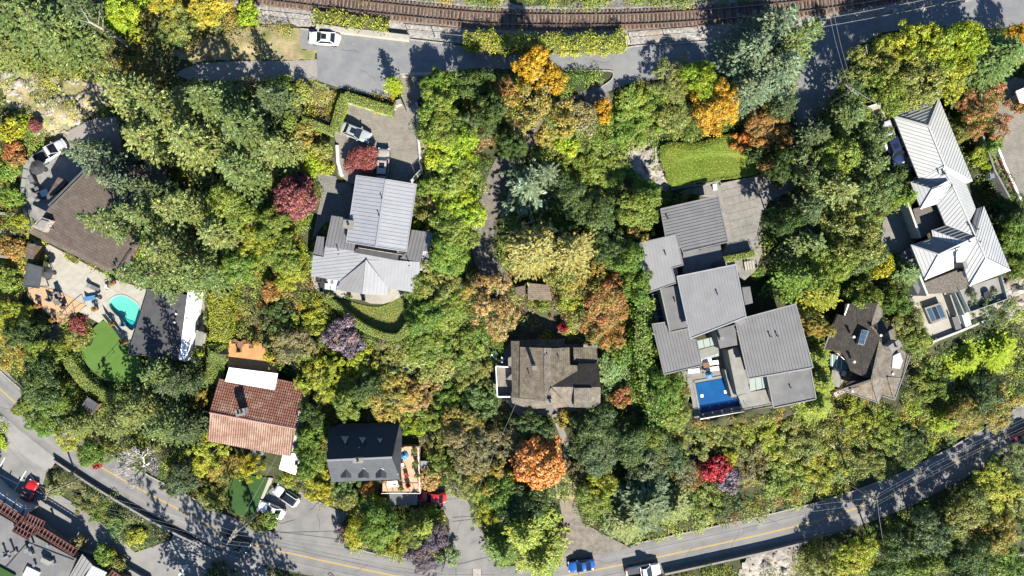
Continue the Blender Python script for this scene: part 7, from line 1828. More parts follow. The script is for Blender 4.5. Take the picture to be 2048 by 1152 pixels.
# ---------------------------------------------------------------- poles and wires
mat('pole_wood', (0.30,0.27,0.23), (0.22,0.195,0.165), scale=3, rough=0.9); mat('wire', (0.30,0.30,0.30), (0.24,0.24,0.24), scale=1, rough=0.5); mat('wire_black', (0.03,0.03,0.03), None, scale=1, rough=0.6)
def pole(base, top, h, label, arms=1, transformer=False, armdir=0.6):
    z = float(ground_z(*base)); b = P(*base, z); t = Vector((b.x, b.y, z+h)); e = empty('utility_pole', b, label, 'utility pole')
    MB().tube([b-Vector((0, 0, .5)), t], 0.16, 10, 0.11).build('post', MATS['pole_wood'], e)
    d = Vector((math.cos(armdir), math.sin(armdir), 0))
    for k in range(arms):
        c = t-Vector((0, 0, 0.4+k*0.9)); a = MB().bar(c-d*1.2, c+d*1.2, 0.11, 0.13).build('crossarm', MATS['pole_wood'], e)
        for s in (-1.05, -0.5, 0.5, 1.05):
            q = c+d*s; MB().cyl((q.x, q.y, q.z+0.05), 0.06, 0.22, 8).build('insulator', MATS['flat_pale'], a)
    if transformer:
        for s in (-0.45, 0.45):
            q = t-Vector((0, 0, 2.6))+d*s; MB().cyl((q.x, q.y, q.z), 0.26, 0.9, 12).build('transformer', MATS['concrete_dark'], e)
    return t, d
def wire(a, b, label, sag=0.8, r=0.02, m='wire', name='power_line'):
    pts = [a.lerp(b, i/14)-Vector((0, 0, sag*4*(i/14)*(1-i/14))) for i in range(15)]
    return tag(MB().tube(pts, r, 4).build(name, MATS[m]), label, 'power line')
t1, d1 = pole((157,958), None, 7.5, 'utility pole beside the left end of lower road', 1, False, 1.2)
t2, d2 = pole((516,1026), None, 10.8, 'utility pole with transformers beside artificial lawn', 2, True, 1.1)
t3, d3 = pole((1655,208), None, 7.5, 'pale utility pole beside side lane at upper right', 1, False, -0.7)
t4, d4 = pole((1698,968), None, 8.4, 'utility pole at lower road on the right', 2, True, 1.2)
t5, d5 = pole((1738,1086), None, 5.0, 'short pole in woods south of lower road', 0, False, 0)
t6, d6 = pole((893,1108), None, 7.0, 'utility pole at roadside island by driveway', 1, False, 1.4)
_n = 0
def span(a, b, da, db, what, offs=(-1.05, -0.5, 0.5, 1.05), sag=0.9, m='wire'):
    nm = {1: [''], 2: ['lower of two ', 'upper of two '], 4: ['lowermost of four ', 'second lowest of four ', 'second highest of four ', 'uppermost of four ']}[len(offs)]
    for i, o in enumerate(offs):
        w = wire(a+da*o+Vector((0, 0, -.2)), b+db*o+Vector((0, 0, -.2)), nm[i]+what, sag, m=m); w['group'] = what
span(t1, t2, d1, d2, 'power lines along left part of lower road'); span(t2, t6, d2, d6, 'power lines over tile house driveway')
span(t6, t4, d6, d4, 'power lines along right part of lower road', (-0.5, 0.5), 1.8); span(t4, P(2160,800,10), d4, d4, 'power lines leaving at right end of lower road')
span(t1, P(-160,700,9), d1, d1, 'power lines leaving at left end of lower road', (-0.5, 0.5))
span(t3, P(1652,-60,17), d3, d3, 'power lines crossing the railway', (-0.5, 0.5)); span(P(1560,62,14), P(1990,-20,14), Vector((0, 1, 0)), Vector((0, 1, 0)), 'power lines running beside the upper road', (-0.3, 0.8))
wire(t3, P(1800,228,9), 'service wire from pale pole to white house', 0.4); wire(t6, P(1035,800,7), 'service wire to brown shingle house', 0.6); wire(t6, P(930,905,6), 'service wire up the slope above red car', 0.5)
wire(t4, P(1745,470,11), 'long service wire up to the grove', 0.8, m='wire_black'); wire(t2, P(560,900,6), 'service wire to the tile house', 0.5)
wire(t4, t5, 'stay wire between two poles at lower road, right', 0.3)

# ---------------------------------------------------------------- walls, fences, stairs
wall_line('barrier_wall', [(632,52),(690,60),(760,68),(818,75)], 8.9, 7.6, 0.75, 'concrete_pale', 'pale concrete barrier wall behind white sedan')
wall_line('retaining_wall', [(668,256),(680,228),(691,203),(730,214),(768,227),(786,219),(800,202)], 7.75, 5.5, 0.35, 'stucco_white', 'white low wall along top of paver driveway', smooth=0)
wall_line('retaining_wall', [(833,204),(834,240),(838,290),(843,345),(820,366)], 7.6, 5.0, 0.35, 'stucco_white', 'white low wall along east side of paver driveway')
wall_line('retaining_wall', [(596,232),(625,248),(668,262),(700,272)], 7.4, 5.0, 0.45, 'stone_wall', 'stone wall left of the parked grey green sedan')
wall_line('retaining_wall', [(674,290),(676,325),(684,352)], 7.5, 5.2, 0.5, 'stucco_white', 'white wall left of red maple')
wall_line('retaining_wall', [(105,920),(150,950),(200,982),(260,1018),(330,1058),(384,1084)], 0.7, -1.6, 0.3, 'concrete_dark', 'dark retaining wall along left part of lower road', smooth=2)
wall_line('barrier_wall', [(u, float(road_v(u))+38) for u in range(1330, 1625, 15)], 0.95, -1.5, 0.3, 'concrete', 'concrete barrier along south edge of lower road')
wall_line('retaining_wall', [(1866,684),(1920,663),(1980,638)], 4.5, 1.5, 0.3, 'stucco_white', 'white parapet along south edge of beige terrace')
wall_line('retaining_wall', [(1872,694),(1930,670),(1988,645)], 3.2, 1.2, 0.3, 'concrete', 'lower concrete wall under beige terrace parapet')
wall_line('retaining_wall', [(1730,216),(1770,203)], 7.6, 6.0, 0.25, 'stucco_white', 'white wall at top of drive at white house')
wall_line('retaining_wall', [(1342,378),(1420,366),(1440,362),(1442,368),(1500,356),(1540,345)], 7.0, 5.5, 0.25, 'concrete', 'low concrete wall below mound lawn')
wall_line('retaining_wall', [(1967,272),(1990,340),(2020,395)], 7.9, 6.0, 0.25, 'concrete', 'grey wall left of paver drive at right edge')
wall_line('retaining_wall', [(1984,262),(2010,330),(2044,402)], 7.5, 6.0, 0.3, 'white_trim', 'white edge wall of paver drive at right edge')
wall_line('retaining_wall', [(1262,300),(1240,330)], 0.5, 0, 0.4, 'rock', 'low rock ledge left of the bare rock face', follow=True)
wall_line('stone_edging', [(846,300),(862,360),(868,410),(866,440),(876,468)], 0.35, 0, 0.5, 'stone_wall', 'stone edging along leafy row', follow=True, smooth=3)
wall_line('stone_edging', [(893,690),(902,720),(900,750),(896,775)], 0.3, 0, 0.7, 'stone_wall', 'rough stone stair on slope below curved lawn', follow=True, smooth=3)
wall_line('roadside_kerb_wall', [(30,1010),(60,1030),(100,1062),(150,1095),(220,1120),(300,1165)], -0.4, -1.6, 0.3, 'concrete_dark', 'dark low wall between parking lot and corner building', smooth=2)
for k, (v, lab) in enumerate(((426,'timber step beam at left photo edge, uppermost'),(463,'timber step beam at left photo edge, second'),(512,'timber step beam at left photo edge, third'),(537,'timber step beam at left photo edge, lowest'))):
    a = P(-10, v, 4.2); b = P(46 if k == 1 else 30, v+(6 if k == 1 else 3), 4.2); tag(MB().bar(a, b, 0.4, 0.5).build('timber_beam', MATS['concrete']), lab, 'beam')
rail_posts('glass_railing', [(58,320),(48,395),(62,452)], 5.0, 'glass railing along outer edge of grey terrace')
rail_posts('glass_railing', [(212,628),(240,664),(258,690)], 3.2, 'glass railing between pool terrace and putting green')
rail_posts('glass_railing', [(170,606),(150,622),(124,650)], 3.2, 'black railing beside white stairs at tan deck', glass=None)
rail_posts('deck_railing', [(838,893),(842,983),(765,983)], 2.6, 'white fence round the wooden deck of slate house', 1.0, None, 'white_trim', 'railing', 0.8)
rail_posts('glass_railing', [(1388,836),(1484,820),(1548,808)], 3.8, 'glass railing along south edge of blue pool terrace')
rail_posts('driveway_railing', [(843,340),(820,364)], 7.4, 'glass railing at south east corner of paver driveway')
def chainfence(path, z, label):
    e = empty('wire_fence', P(*path[0], z), label, 'fence'); pts = [P(u, v, z) for u, v in path]
    for a, b in zip(pts[:-1], pts[1:]):
        n = max(1, int((b-a).length/3)); MB().bar(a+Vector((0, 0, 1.5)), b+Vector((0, 0, 1.5)), 0.06, 0.06).build('top_rail', MATS['galv'], e)
        MB().bar(a+Vector((0, 0, 0.75)), b+Vector((0, 0, 0.75)), 0.03, 0.04).build('wire', MATS['galv'], e)
        for i in range(n+1): q = a.lerp(b, i/n); MB().box((q.x, q.y, z+0.75), (0.08, 0.08, 1.6)).build('post', MATS['galv'], e)
chainfence([(530,42),(580,47),(628,52)], 7.9, 'wire fence left of white sedan'); chainfence([(818,70),(870,74),(930,79)], 8.0, 'wire fence before the long lime hedge'); chainfence([(1262,86),(1330,80),(1400,74)], 8.0, 'wire fence beside railway after lime hedge')
g = empty('driveway_gate', P(812,203,7.2), 'black metal gate leaf standing open at paver driveway', 'gate')
MB().bar(P(802,198,8.3), P(812,220,8.3), 0.06, 0.08).build('top_bar', MATS['black_metal'], g); MB().bar(P(802,198,7.4), P(812,220,7.4), 0.06, 0.08).build('bottom_bar', MATS['black_metal'], g)
for k in range(8): a = P(802+k*1.4, 198+k*3.1, 8.3); MB().box((a.x, a.y, 7.85), (0.04, 0.04, 0.9)).build('baluster', MATS['black_metal'], g)
for u, v, lb in ((797,204,'stone gate pillar left of driveway gate'), (829,214,'stone gate pillar right of driveway gate')):
    e = empty('gate_pillar', P(u, v, 7.2), lb, 'pillar'); boxp(e, 'shaft', u, v, 7.2, (0.6, 0.6, 1.3), 0.3, 'stucco_white'); boxp(e, 'cap', u, v, 8.5, (0.75, 0.75, 0.12), 0.3, 'concrete')
sheet('driveway_band', [(799,206),(834,222),(832,228),(796,212)], 7.215, 'concrete', 0.2)
st = empty('white_stairs', P(185,628,2.2), 'white stairs from pool terrace down to putting green', 'stairs')
for k in range(8):
    t = k/8; q = [(157+40*t*0+t*40, 623+t*23), (172+t*38, 611+t*22), (172+(t+.125)*38, 611+(t+.125)*22), (157+(t+.125)*40, 623+(t+.125)*23)]
    prism_px('step', q, 3.1-t*0.9, 1.6, MATS['concrete_pale'], st)
st2 = empty('entrance_stairs', P(1495,525,6), 'pale entrance stairs behind box hedge at modern house', 'stairs')
for k in range(5): prism_px('step', [(1488+k*5,524-k),(1492+k*5,523-k),(1495+k*5,540-k),(1491+k*5,541-k)], 6.6-k*0.1, 5.5, MATS['concrete_pale'], st2)
st3 = empty('wooden_steps', P(1672,785,2), 'white slatted wooden steps beside dark shingle house', 'stairs')
for k in range(6): prism_px('slat', [(1667+k*3,786-k*1.6),(1669+k*3,785-k*1.6),(1674+k*3,793-k*1.6),(1672+k*3,794-k*1.6)], 3.0, 2.9, MATS['stucco_white'], st3)
prism_px('frame', [(1664,784),(1684,776),(1692,786),(1672,796)], 2.85, 2.0, MATS['wood_wall'], st3)
# paving slabs of the modern house's driveway
_dr = next(o for o in bpy.data.objects if o.name.startswith('driveway') and abs(o.data.vertices[0].co.z-6.2) < 0.01 and len(o.data.vertices) == 2*len(DRIVE_C))
_a = -0.245; _ca, _sa = math.cos(-_a), math.sin(-_a); _c0 = P(1480,430,6.2); _sl2 = None; _pp = [P(u, v, 6.2) for u, v in DRIVE_C]; _pxy = [(p.x, p.y) for p in _pp]
for i in range(-14, 16):
    for j in range(-14, 16):
        x = _c0.x+(i*1.18)*_ca-(j*1.18)*_sa; y = _c0.y+(i*1.18)*_sa+(j*1.18)*_ca
        if inside(_pxy, np.array(x), np.array(y)) and polydist(_pxy, np.array(x), np.array(y)) > 0.62:
            if _sl2 is None: _sl2 = MB().box((0, 0, 0), (1.14, 1.14, 0.05)).build('paving_slab', MATS['concrete'], _dr); o = _sl2
            else: o = _sl2.copy(); COL.objects.link(o)
            o.parent = _dr; o.location = (x, y, 6.2+random.uniform(0.0, 0.008)); o.rotation_euler = (0, 0, -_a)
sheet('path_edge', [(538,955),(546,957),(520,1010),(513,1034),(508,1030)], 0.6, 'concrete_pale', 0.5)
# parking lines and road patches
def stripe(a, b, z, w, m, name='parking_line'): tag(MB().bar(P(*a, z+0.004), P(*b, z+0.004), w, 0.006).build(name, MATS[m]), kind='structure')
stripe((-20,940), (36,968), -1.2, 0.12, 'white_paint'); stripe((22,992), (52,942), -1.2, 0.12, 'white_paint'); stripe((-30,985), (10,915), -1.2, 0.12, 'white_paint')
stripe((358,1151), (374,1132), -1.14, 0.35, 'white_paint', 'road_arrow'); stripe((366,1133), (377,1130), -1.14, 0.3, 'white_paint', 'road_arrow')
for a, b in (((905,1035),(950,1032)),((905,1043),(950,1038)),((910,1130),(1000,1108))): stripe(a, b, 0.165, 0.12, 'tar_crack', 'drain_channel')
for u in (912, 945, 963): stripe((u,1126), (u,1152), 0.006, 0.1, 'tar_crack', 'road_seam')
stripe((954,1126), (954,1152), 0.002, 1.3, 'curb', 'road_patch')
for a, b in (((560,1065),(680,1062)),((545,1062),(690,1080)),((640,980),(692,1028))): stripe(a, b, 0.135, 0.1, 'tar_crack', 'road_seam')
tag(prism_px('road_patch', [(1690,1042),(1714,1036),(1716,1043),(1692,1050)], 0.006, -0.05, MATS['asphalt_new']), kind='structure')
for u, v, z in ((945,1058,0.16),(968,1120,0.0),(1700,1000,0.0)):
    p = P(u, v, z); tag(MB().cyl((p.x, p.y, z-0.05), 0.33, 0.062, 16).build('manhole_cover', MATS['bed_liner']), kind='structure')

# cracks and patches of the old asphalt
_rg = random.Random(5)
def crack(u, v, z, ln, ang, name='asphalt_crack'):
    pts = [(u, v)]; a = ang
    for _ in range(6): a += _rg.uniform(-.5, .5); pts.append((pts[-1][0]+math.cos(a)*ln/6, pts[-1][1]-math.sin(a)*ln/6))
    b = MB()
    for p, q in zip(pts[:-1], pts[1:]): b.bar(P(*p, z+0.004), P(*q, z+0.004), 0.05, 0.004)
    tag(b.build(name, MATS['tar_crack']), kind='structure')
for u in range(40, 2040, 95): crack(u, float(road_v(u))+_rg.uniform(-28, 28), 0.0, _rg.uniform(25, 60), _rg.uniform(-.5, 3))
for u, v in ((680,100),(760,110),(840,120),(720,140),(1180,118),(1090,112)): crack(u, v, 8.0, 40, _rg.uniform(-.6, .6))
for u, v in ((590,1040),(640,1060),(620,1020),(915,1060),(940,1090),(925,1010)): crack(u, v, 0.16, 35, _rg.uniform(0, 3))
for k, (u, dv, w, hh) in enumerate(((560,-14,34,12),(700,12,40,10),(820,-8,26,14),(1400,10,44,11),(1500,-16,30,12),(300,10,30,14),(1010,-20,50,10))):
    v = float(road_v(u))+dv; sl = (float(road_v(u+10))-float(road_v(u-10)))/20; tag(prism_px('road_patch', [(u-w/2,v-hh/2-sl*w/2),(u+w/2,v-hh/2+sl*w/2),(u+w/2,v+hh/2+sl*w/2),(u-w/2,v+hh/2-sl*w/2)], 0.0035+k*0.0001, -0.05, MATS['asphalt_patch']), kind='structure')
# ---------------------------------------------------------------- garden furniture and small things
def chair(u, v, z, ang, m, label, frame='black_metal', group=None, s=1.0):
    p = P(u, v, z+0.4); e = empty('chair', (p.x, p.y, z), label, 'chair', group); WLOC.pop(e.name, None); e.rotation_euler = (0, 0, R(ang)); e.scale = (s, s, s)
    def q(nm, b, mm): o = b.build(nm, MATS[mm]); o.parent = e
    q('seat', MB().box((0, 0, 0.42), (0.6, 0.6, 0.12)), m); q('backrest', MB().box((-0.3, 0, 0.72), (0.1, 0.6, 0.6)), m)
    for t in (-1, 1): q('armrest', MB().box((0, t*0.33, 0.62), (0.55, 0.07, 0.06)), frame)
    for a in (-1, 1):
        for b in (-1, 1): q('leg', MB().box((a*0.26, b*0.3, 0.2), (0.05, 0.05, 0.4)), frame)
    return e
def lounger(u, v, z, ang, m, label):
    p = P(u, v, z+0.35); e = empty('sun_lounger', (p.x, p.y, z), label, 'lounger'); WLOC.pop(e.name, None); e.rotation_euler = (0, 0, R(ang))
    def q(nm, b, mm): o = b.build(nm, MATS[mm]); o.parent = e
    q('frame', MB().box((0, 0, 0.26), (1.9, 0.68, 0.06)), 'galv'); q('mattress', MB().box((0.25, 0, 0.34), (1.3, 0.64, 0.1)), m)
    q('headrest', MB().box((-0.65, 0, 0.50), (0.62, 0.64, 0.1), 0, Matrix.Rotation(R(35), 3, 'Y')), m)
    for a in (-0.8, 0.8):
        for b in (-0.3, 0.3): q('leg', MB().box((a, b, 0.12), (0.06, 0.06, 0.24)), 'galv')
def table(u, v, z, ang, sx, sy, m, label, round_=False):
    p = P(u, v, z+0.72); e = empty('table', (p.x, p.y, z), label, 'table'); WLOC.pop(e.name, None); e.rotation_euler = (0, 0, R(ang))
    def q(nm, b, mm): o = b.build(nm, MATS[mm]); o.parent = e
    q('tabletop', MB().cyl((0, 0, 0.68), sx/2, 0.05, 20) if round_ else MB().box((0, 0, 0.71), (sx, sy, 0.05)), m)
    for a in (-1, 1):
        for b in (-1, 1): q('leg', MB().box((a*sx*(0.3 if round_ else 0.44), b*sy*(0.3 if round_ else 0.42), 0.34), (0.06, 0.06, 0.68)), 'black_metal')
def umbrella(u, v, z, r, m, label, h=2.4):
    p = P(u, v, z+h); e = empty('patio_umbrella', (p.x, p.y, z), label, 'umbrella'); WLOC.pop(e.name, None)
    o = MB().cyl((0, 0, 0), 0.04, h+0.1, 8).build('pole', MATS['galv']); o.parent = e
    o = MB().cyl((0, 0, 0), 0.32, 0.1, 14).build('base', MATS['black_metal']); o.parent = e
    b = MB(); n = 8; b.v = [(r*math.cos(2*math.pi*i/n), r*math.sin(2*math.pi*i/n), h-0.45) for i in range(n)]+[(0, 0, h)]; b.f = [(i, (i+1) % n, n) for i in range(n)]
    o = b.build('canopy', MATS[m]); o.parent = e
    for i in range(n):
        a = 2*math.pi*i/n; o = MB().bar((0, 0, h-0.02), (r*math.cos(a), r*math.sin(a), h-0.47), 0.03, 0.03).build('rib', MATS['galv']); o.parent = e
POTM = {}
def potplant(u, v, z, label, key='rust', m='terracotta', r=0.55, pot=0.32):
    p = P(u, v, z+0.6); e = empty('potted_plant', (p.x, p.y, z), label, 'potted plant'); WLOC.pop(e.name, None)
    o = MB().tube([(0, 0, 0), (0, 0, 0.45)], pot*0.75, 12, pot).build('pot', MATS[m]); o.parent = e
    if 'm' not in POTM: POTM['m'] = broad_mesh('foliage', 88, 0.6, 1.1, 0.13, 0.2, 5, 0.8, 0.8, 14)
    c = bpy.data.objects.new('foliage', POTM['m']); COL.objects.link(c); c.parent = e; c.location = (0, 0, 0.25); c.scale = (r/0.6, r/0.6, r/0.6*1.2); c['leaf_colour'] = list(K[key][0]); c['leaf_colour_second'] = list(K[key][1])
# grey terrace of the brown house
umbrella(70, 334, 5.0, 1.15, 'cloth_black', 'black umbrella on grey terrace of brown house')
b = empty('barbecue', P(62,358,5), 'black barbecue on grey terrace below black umbrella', 'barbecue'); boxp(b, 'body', 62, 358, 5.0, (0.7, 1.2, 0.9), 0.4, 'black_metal'); boxp(b, 'lid', 62, 357, 5.9, (0.6, 0.9, 0.25), 0.4, 'cloth_grey')
chair(75, 380, 5.0, 30, 'cloth_grey', 'grey chair on grey terrace, upper one', s=1.3); chair(80, 396, 5.0, 120, 'cloth_grey', 'grey chair on grey terrace, lower one', s=1.3); table(88, 386, 5.0, 20, 1.2, 1.0, 'glass_pale', 'glass table between grey terrace chairs')
# pool terrace
chair(118, 590, 3.2, -60, 'cloth_grey', 'grey armchair on tan deck, upper', s=1.25); chair(117, 604, 3.2, -60, 'cloth_grey', 'grey footrest chair on tan deck, middle', s=1.25); chair(101, 597, 3.2, 60, 'cloth_grey', 'grey round chair on tan deck, left', s=1.15); chair(127, 612, 3.2, 140, 'cloth_black', 'dark chair on tan deck, right', s=1.1)
lounger(186, 575, 3.2, -25, 'cloth_grey', 'grey lounger on pool terrace'); lounger(182, 596, 3.2, 10, 'cloth_blue', 'blue lounger beside turquoise pool'); umbrella(191, 595, 3.2, 0.45, 'cloth_black', 'small dark parasol by blue lounger', 1.2)
chair(246, 648, 3.2, 80, 'cloth_blue', 'blue chair at lower rim of turquoise pool'); chair(214, 574, 3.2, 200, 'cloth_white', 'white chair at upper rim of turquoise pool')
umbrella(90, 545, 3.2, 1.0, 'cloth_black', 'dark umbrella by the small pavilion', 2.2); chair(97, 555, 3.2, 200, 'cloth_black', 'black chair under dark umbrella by pavilion')
for u, v, lb in ((76,612,'orange grass pot on tan deck, left corner'),(106,640,'orange grass pot on tan deck, lower corner'),(190,618,'orange grass pot at top of white stairs'),(224,648,'orange grass pot beside glass railing, upper'),(250,684,'orange grass pot beside glass railing, lower'),(225,566,'rusty potted plant at brown roof eave')): potplant(u, v, 3.2, lb, 'rust', r=0.5)
n = empty('putting_net', P(219,715,2.2), 'low practice net across the putting green', 'net')
MB().bar(P(198,738,2.75), P(240,690,2.75), 0.03, 0.03).build('cord', MATS['cloth_black'], n)
for u, v in ((198,738),(226,706),(240,690)): p = P(u, v, 2.5); MB().box((p.x, p.y, 2.5), (0.3 if u != 226 else 0.06, 0.06, 0.6), 0.9).build('post', MATS['black_metal'], n)
stripe((204,752), (240,710), 2.205, 0.05, 'turf', 'court_line')
# side yard machines
for u, v, lb in ((392,625,'white air conditioning unit in side yard, upper'),(390,644,'white air conditioning unit in side yard, lower')):
    e = empty('air_conditioner', P(u, v, 1.0), lb, 'air conditioner'); boxp(e, 'casing', u, v, 1.0, (0.9, 0.9, 0.8), 0.1, 'white_trim'); p = P(u, v, 1.82); MB().cyl((p.x, p.y, 1.8), 0.32, 0.03, 16).build('fan_grille', MATS['galv'], e)
potplant(400, 705, 1.0, 'green planter at bottom of side yard', 'lime', 'concrete', 0.9, 0.5)
e = empty('air_conditioner', P(667,566,4.6), 'white air conditioner beside glass canopy', 'air conditioner'); boxp(e, 'casing', 667, 566, 7.3, (1.6, 0.8, 0.5), -0.1, 'white_trim'); p = P(664, 565, 7.85); MB().cyl((p.x, p.y, 7.8), 0.3, 0.04, 16).build('fan_grille', MATS['galv'], e)
table(646, 566, 4.6, 80, 1.4, 0.8, 'black_metal', 'black table at west end of glass canopy'); chair(644, 580, 4.6, 90, 'cloth_black', 'black chair below black patio table'); chair(638, 560, 4.6, 0, 'cloth_black', 'black chair left of black patio table')
chair(727, 598, 4.6, 90, 'cloth_black', 'black chair at front edge of pale patio', s=0.8); potplant(660, 590, 4.6, 'potted shrub on patio under glass canopy', 'olive', r=0.6); potplant(698, 592, 4.6, 'tall dark potted plant on pale patio', 'dark', r=0.6)
# timber deck of tile house
table(480, 690, 4.6, 20, 0.9, 0.9, 'teak', 'round table on orange timber deck', True)
for u, v, a, lb in ((470,683,0,'brown chair on timber deck, upper left'),(490,684,190,'brown chair on timber deck, upper right'),(478,700,90,'brown chair on timber deck, lower'),(502,692,180,'brown chair on timber deck, far right')): chair(u, v, 4.6, a, 'teak', lb, 'wood_wall')
potplant(540, 712, 4.6, 'yellow potted shrub at edge of timber deck', 'yellow', r=0.9); potplant(535, 690, 4.6, 'potted shrub at upper corner of timber deck', 'olive', r=0.6); potplant(512, 683, 4.6, 'dark potted plant by timber deck chairs', 'rust', r=0.5)
# wooden deck of slate house
table(785, 968, 2.6, 5, 1.5, 0.9, 'cloth_white', 'white table on lower part of wooden deck'); chair(790, 966, 2.62, 90, 'cloth_red', 'red chair at the white deck table', s=0.8); chair(812, 950, 2.6, 200, 'cloth_red', 'red chair in corner of wooden deck'); chair(816, 970, 2.6, 120, 'cloth_red', 'red chair on lower right of wooden deck')
chair(803, 930, 2.6, 0, 'cloth_white', 'white chair beside slate roof eave'); chair(798, 922, 2.6, 0, 'cloth_white', 'white chair against slate house wall', s=0.8); umbrella(808, 912, 2.6, 0.7, 'cloth_blue', 'folded blue parasol on wooden deck', 1.6)
for u, v, lb in ((832,925,'potted shrub on deck edge, upper'),(834,950,'potted shrub on deck edge, middle'),(828,900,'potted shrub at top of wooden deck'),(802,976,'potted shrub at lower fence of deck')): potplant(u, v, 2.6, lb, 'green', r=0.5)
# pool terrace of modern house
lounger(1424, 726, 3.8, 190, 'cloth_white', 'white lounger at blue pool, upper of two'); lounger(1425, 738, 3.8, 190, 'cloth_white', 'white lounger at blue pool, lower of two'); lounger(1411, 720, 3.8, 10, 'cloth_white', 'white lounger under glass canopy by blue pool'); lounger(1387, 742, 3.8, 5, 'cloth_white', 'white lounger below south west roof by blue pool')
table(1413, 730, 3.8, 10, 1.0, 0.8, 'teak', 'brown table between white loungers'); umbrella(1420, 750, 3.8, 0.6, 'cloth_blue', 'blue parasol at top edge of blue pool', 1.3); chair(1483, 806, 3.8, 200, 'cloth_blue', 'blue chair at corner of blue pool', s=0.9)
e = empty('storage_box', P(1430,374,6.2), 'small white box at the wall below mound lawn', 'box'); boxp(e, 'body', 1430, 374, 6.2, (0.5, 0.8, 0.5), 0.1, 'white_trim'); boxp(e, 'lid', 1430, 374, 6.7, (0.56, 0.86, 0.06), 0.1, 'white_roof')
# beige terrace of white house
hb = empty('skylight_box', P(1870,627,4), 'raised glass roof light on beige terrace', 'skylight'); prism_px('curb_frame', [(1849,616),(1882,605),(1895,636),(1863,648)], 4.7, 4.0, MATS['concrete'], hb)
for k in range(3): prism_px('pane', [(1854+k*9.5,619-k*3),(1862+k*9.5,616.5-k*3),(1872+k*9.5,640-k*3.3),(1864+k*9.5,643-k*3.3)], 4.75, 4.6, MATS['glass_dark' if k == 1 else 'glass_blue'], hb)
for u, v, lb, m in ((1914,646,'grey sofa at edge of beige terrace','cloth_grey'),(1934,640,'white sofa at edge of beige terrace','cloth_white')):
    e = empty('sofa', P(u, v, 4), lb, 'sofa'); boxp(e, 'seat', u, v, 4.0, (0.9, 2.0, 0.42), 0.3, m); boxp(e, 'backrest', u-5, v+1, 4.0, (0.2, 2.0, 0.8), 0.3, m)
wall_line('terrace_partition', [(1901,590),(1915,630)], 5.6, 4.0, 0.2, 'stucco', 'narrow partition wall on beige terrace, left'); wall_line('terrace_partition', [(1910,584),(1930,630)], 6.2, 4.0, 0.15, 'glass_frost', 'glass partition on beige terrace, right')
# white deck clutter beside dark shingle house
table(1692, 748, 3.4, -15, 1.3, 0.8, 'cloth_white', 'white table on terrace beside dark shingle house'); chair(1708, 752, 3.4, 120, 'cloth_white', 'white chair on terrace beside dark shingle house'); chair(1700, 764, 3.4, 60, 'cloth_red', 'red cushioned chair beside dark shingle house')
chair(990, 708, 3.0, 40, 'cloth_white', 'white garden chair left of brown shingle house, upper', s=1.3); chair(1004, 719, 3.0, 60, 'cloth_white', 'white garden chair left of brown shingle house, lower')
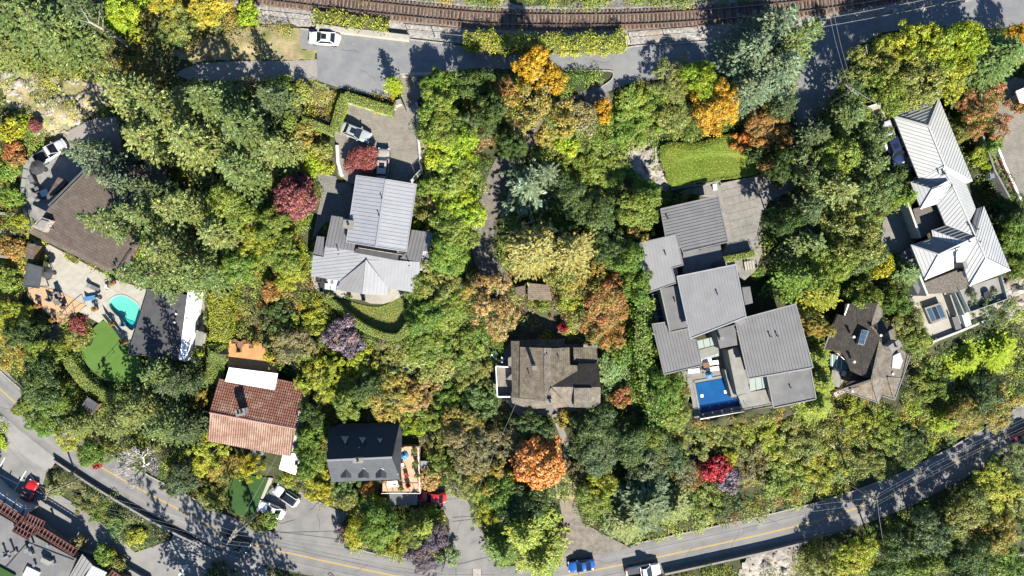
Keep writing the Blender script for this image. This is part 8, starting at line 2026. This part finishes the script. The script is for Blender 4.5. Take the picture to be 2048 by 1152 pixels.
# boulders
BOUL = []
def boulder(u, v, r, m, label, seed):
    g = random.Random(seed); bm = bmesh.new(); bmesh.ops.create_icosphere(bm, subdivisions=2, radius=r); ph = [g.uniform(0, 6) for _ in range(6)]
    for w in bm.verts:
        d = w.co.normalized(); k = 1+0.22*math.sin(d.x*3+ph[0])*math.sin(d.y*3+ph[1])+0.15*math.sin(d.z*5+ph[2]+d.x*4)+g.uniform(-.05, .05); w.co = Vector((d.x*r*k*1.15, d.y*r*k*0.9, d.z*r*k*0.7))
    z = float(ground_z(u, v)); p = P(u, v, z+r*0.2); bmesh.ops.translate(bm, verts=bm.verts, vec=(p.x, p.y, z+r*0.25)); tag(mkbm('boulder', bm, MATS[m]), label, 'boulder', 'boulders')
for i, (u, v, r, m, lb) in enumerate(((122,692,1.2,'rock_dark','grey boulder at top of curved putting hedge'),(137,704,0.9,'rock','pale boulder next to putting green tip'),(113,826,1.1,'rock_dark','round grey boulder beside green roadside tree'),(400,845,0.8,'rock','pale boulder left of tile roof'),
    (40,165,1.0,'rock','pale boulder on dry slope, upper'),(15,150,1.3,'rock','pale boulder at left edge of dry slope'),(110,160,1.0,'rock','pale boulder in middle of dry slope'),(30,185,0.8,'rock','small pale boulder on dry slope'),(95,205,0.6,'rock','tiny boulder on lower dry slope'),(35,92,0.8,'rock','boulder among firs in top corner'),
    (300,98,0.7,'rock','boulder at foot of leaning pale trunk'),(820,760,0.9,'rock','pale rock above slate house, right'),(735,722,0.9,'rock','pale rock on slope under purple bush'),(590,735,0.6,'rock','pale rock by timber deck corner'),(890,765,0.8,'rock','rock at foot of stone stair'),
    (1300,300,0.9,'rock','white rock at top of bare rock face'),(1300,330,1.0,'rock','white rock amid bare rock face'),(1328,335,0.8,'rock','white rock beside mound lawn'),(1670,890,1.0,'rock','pale rock at roadside below dark shingle house'),(1690,900,0.8,'rock','second pale rock at roadside on right'),
    (1355,1050,0.5,'rock','small white rock beside lower road'),(1415,1045,0.5,'rock','white stone on verge of lower road'),(1530,1130,1.1,'rock','big pale rock south of concrete barrier'),(1570,1140,1.2,'rock','bigger pale rock at bottom edge south of barrier'),(2030,580,1.6,'rock','large pale rock at right edge by white house'),(2040,610,1.3,'rock','lower pale rock at right edge'),
    (1150,650,0.6,'rock','small rock above brown shingle house'),(1165,825,0.6,'rock','pale rock in front of brown shingle house'),(2042,1105,1.0,'rock','white rock in bottom right woods'))): boulder(u, v, r*0.68, m, lb, i)
hedge([(2003,320),(2015,345),(2028,372),(2034,385)], 5, 0.5, 'crimson', 'low row of red flowers along paver drive at right edge', 'flower_row', 0.15, 60, 7.0)  # row of red flowers, built with the hedge generator
e = empty('rubbish_bin', P(1985,352,7), 'white bin beside wall near right edge', 'bin'); boxp(e, 'body', 1985, 352, 6.9, (0.6, 0.6, 0.9), 0.2, 'white_trim'); boxp(e, 'lid', 1985, 352, 7.8, (0.65, 0.65, 0.08), 0.2, 'galv')
rl = empty('ramp_railing', P(80,995,-1.2), 'dark metal railing beside red open top car', 'railing')
for k in range(6): p = P(68+k*4.4, 986+k*4, -0.2); MB().box((p.x, p.y, -0.65), (0.06, 0.06, 1.1)).build('post', MATS['black_metal'], rl)
MB().bar(P(68,986,-0.12), P(92,1008,-0.12), 0.06, 0.06).build('top_rail', MATS['black_metal'], rl)
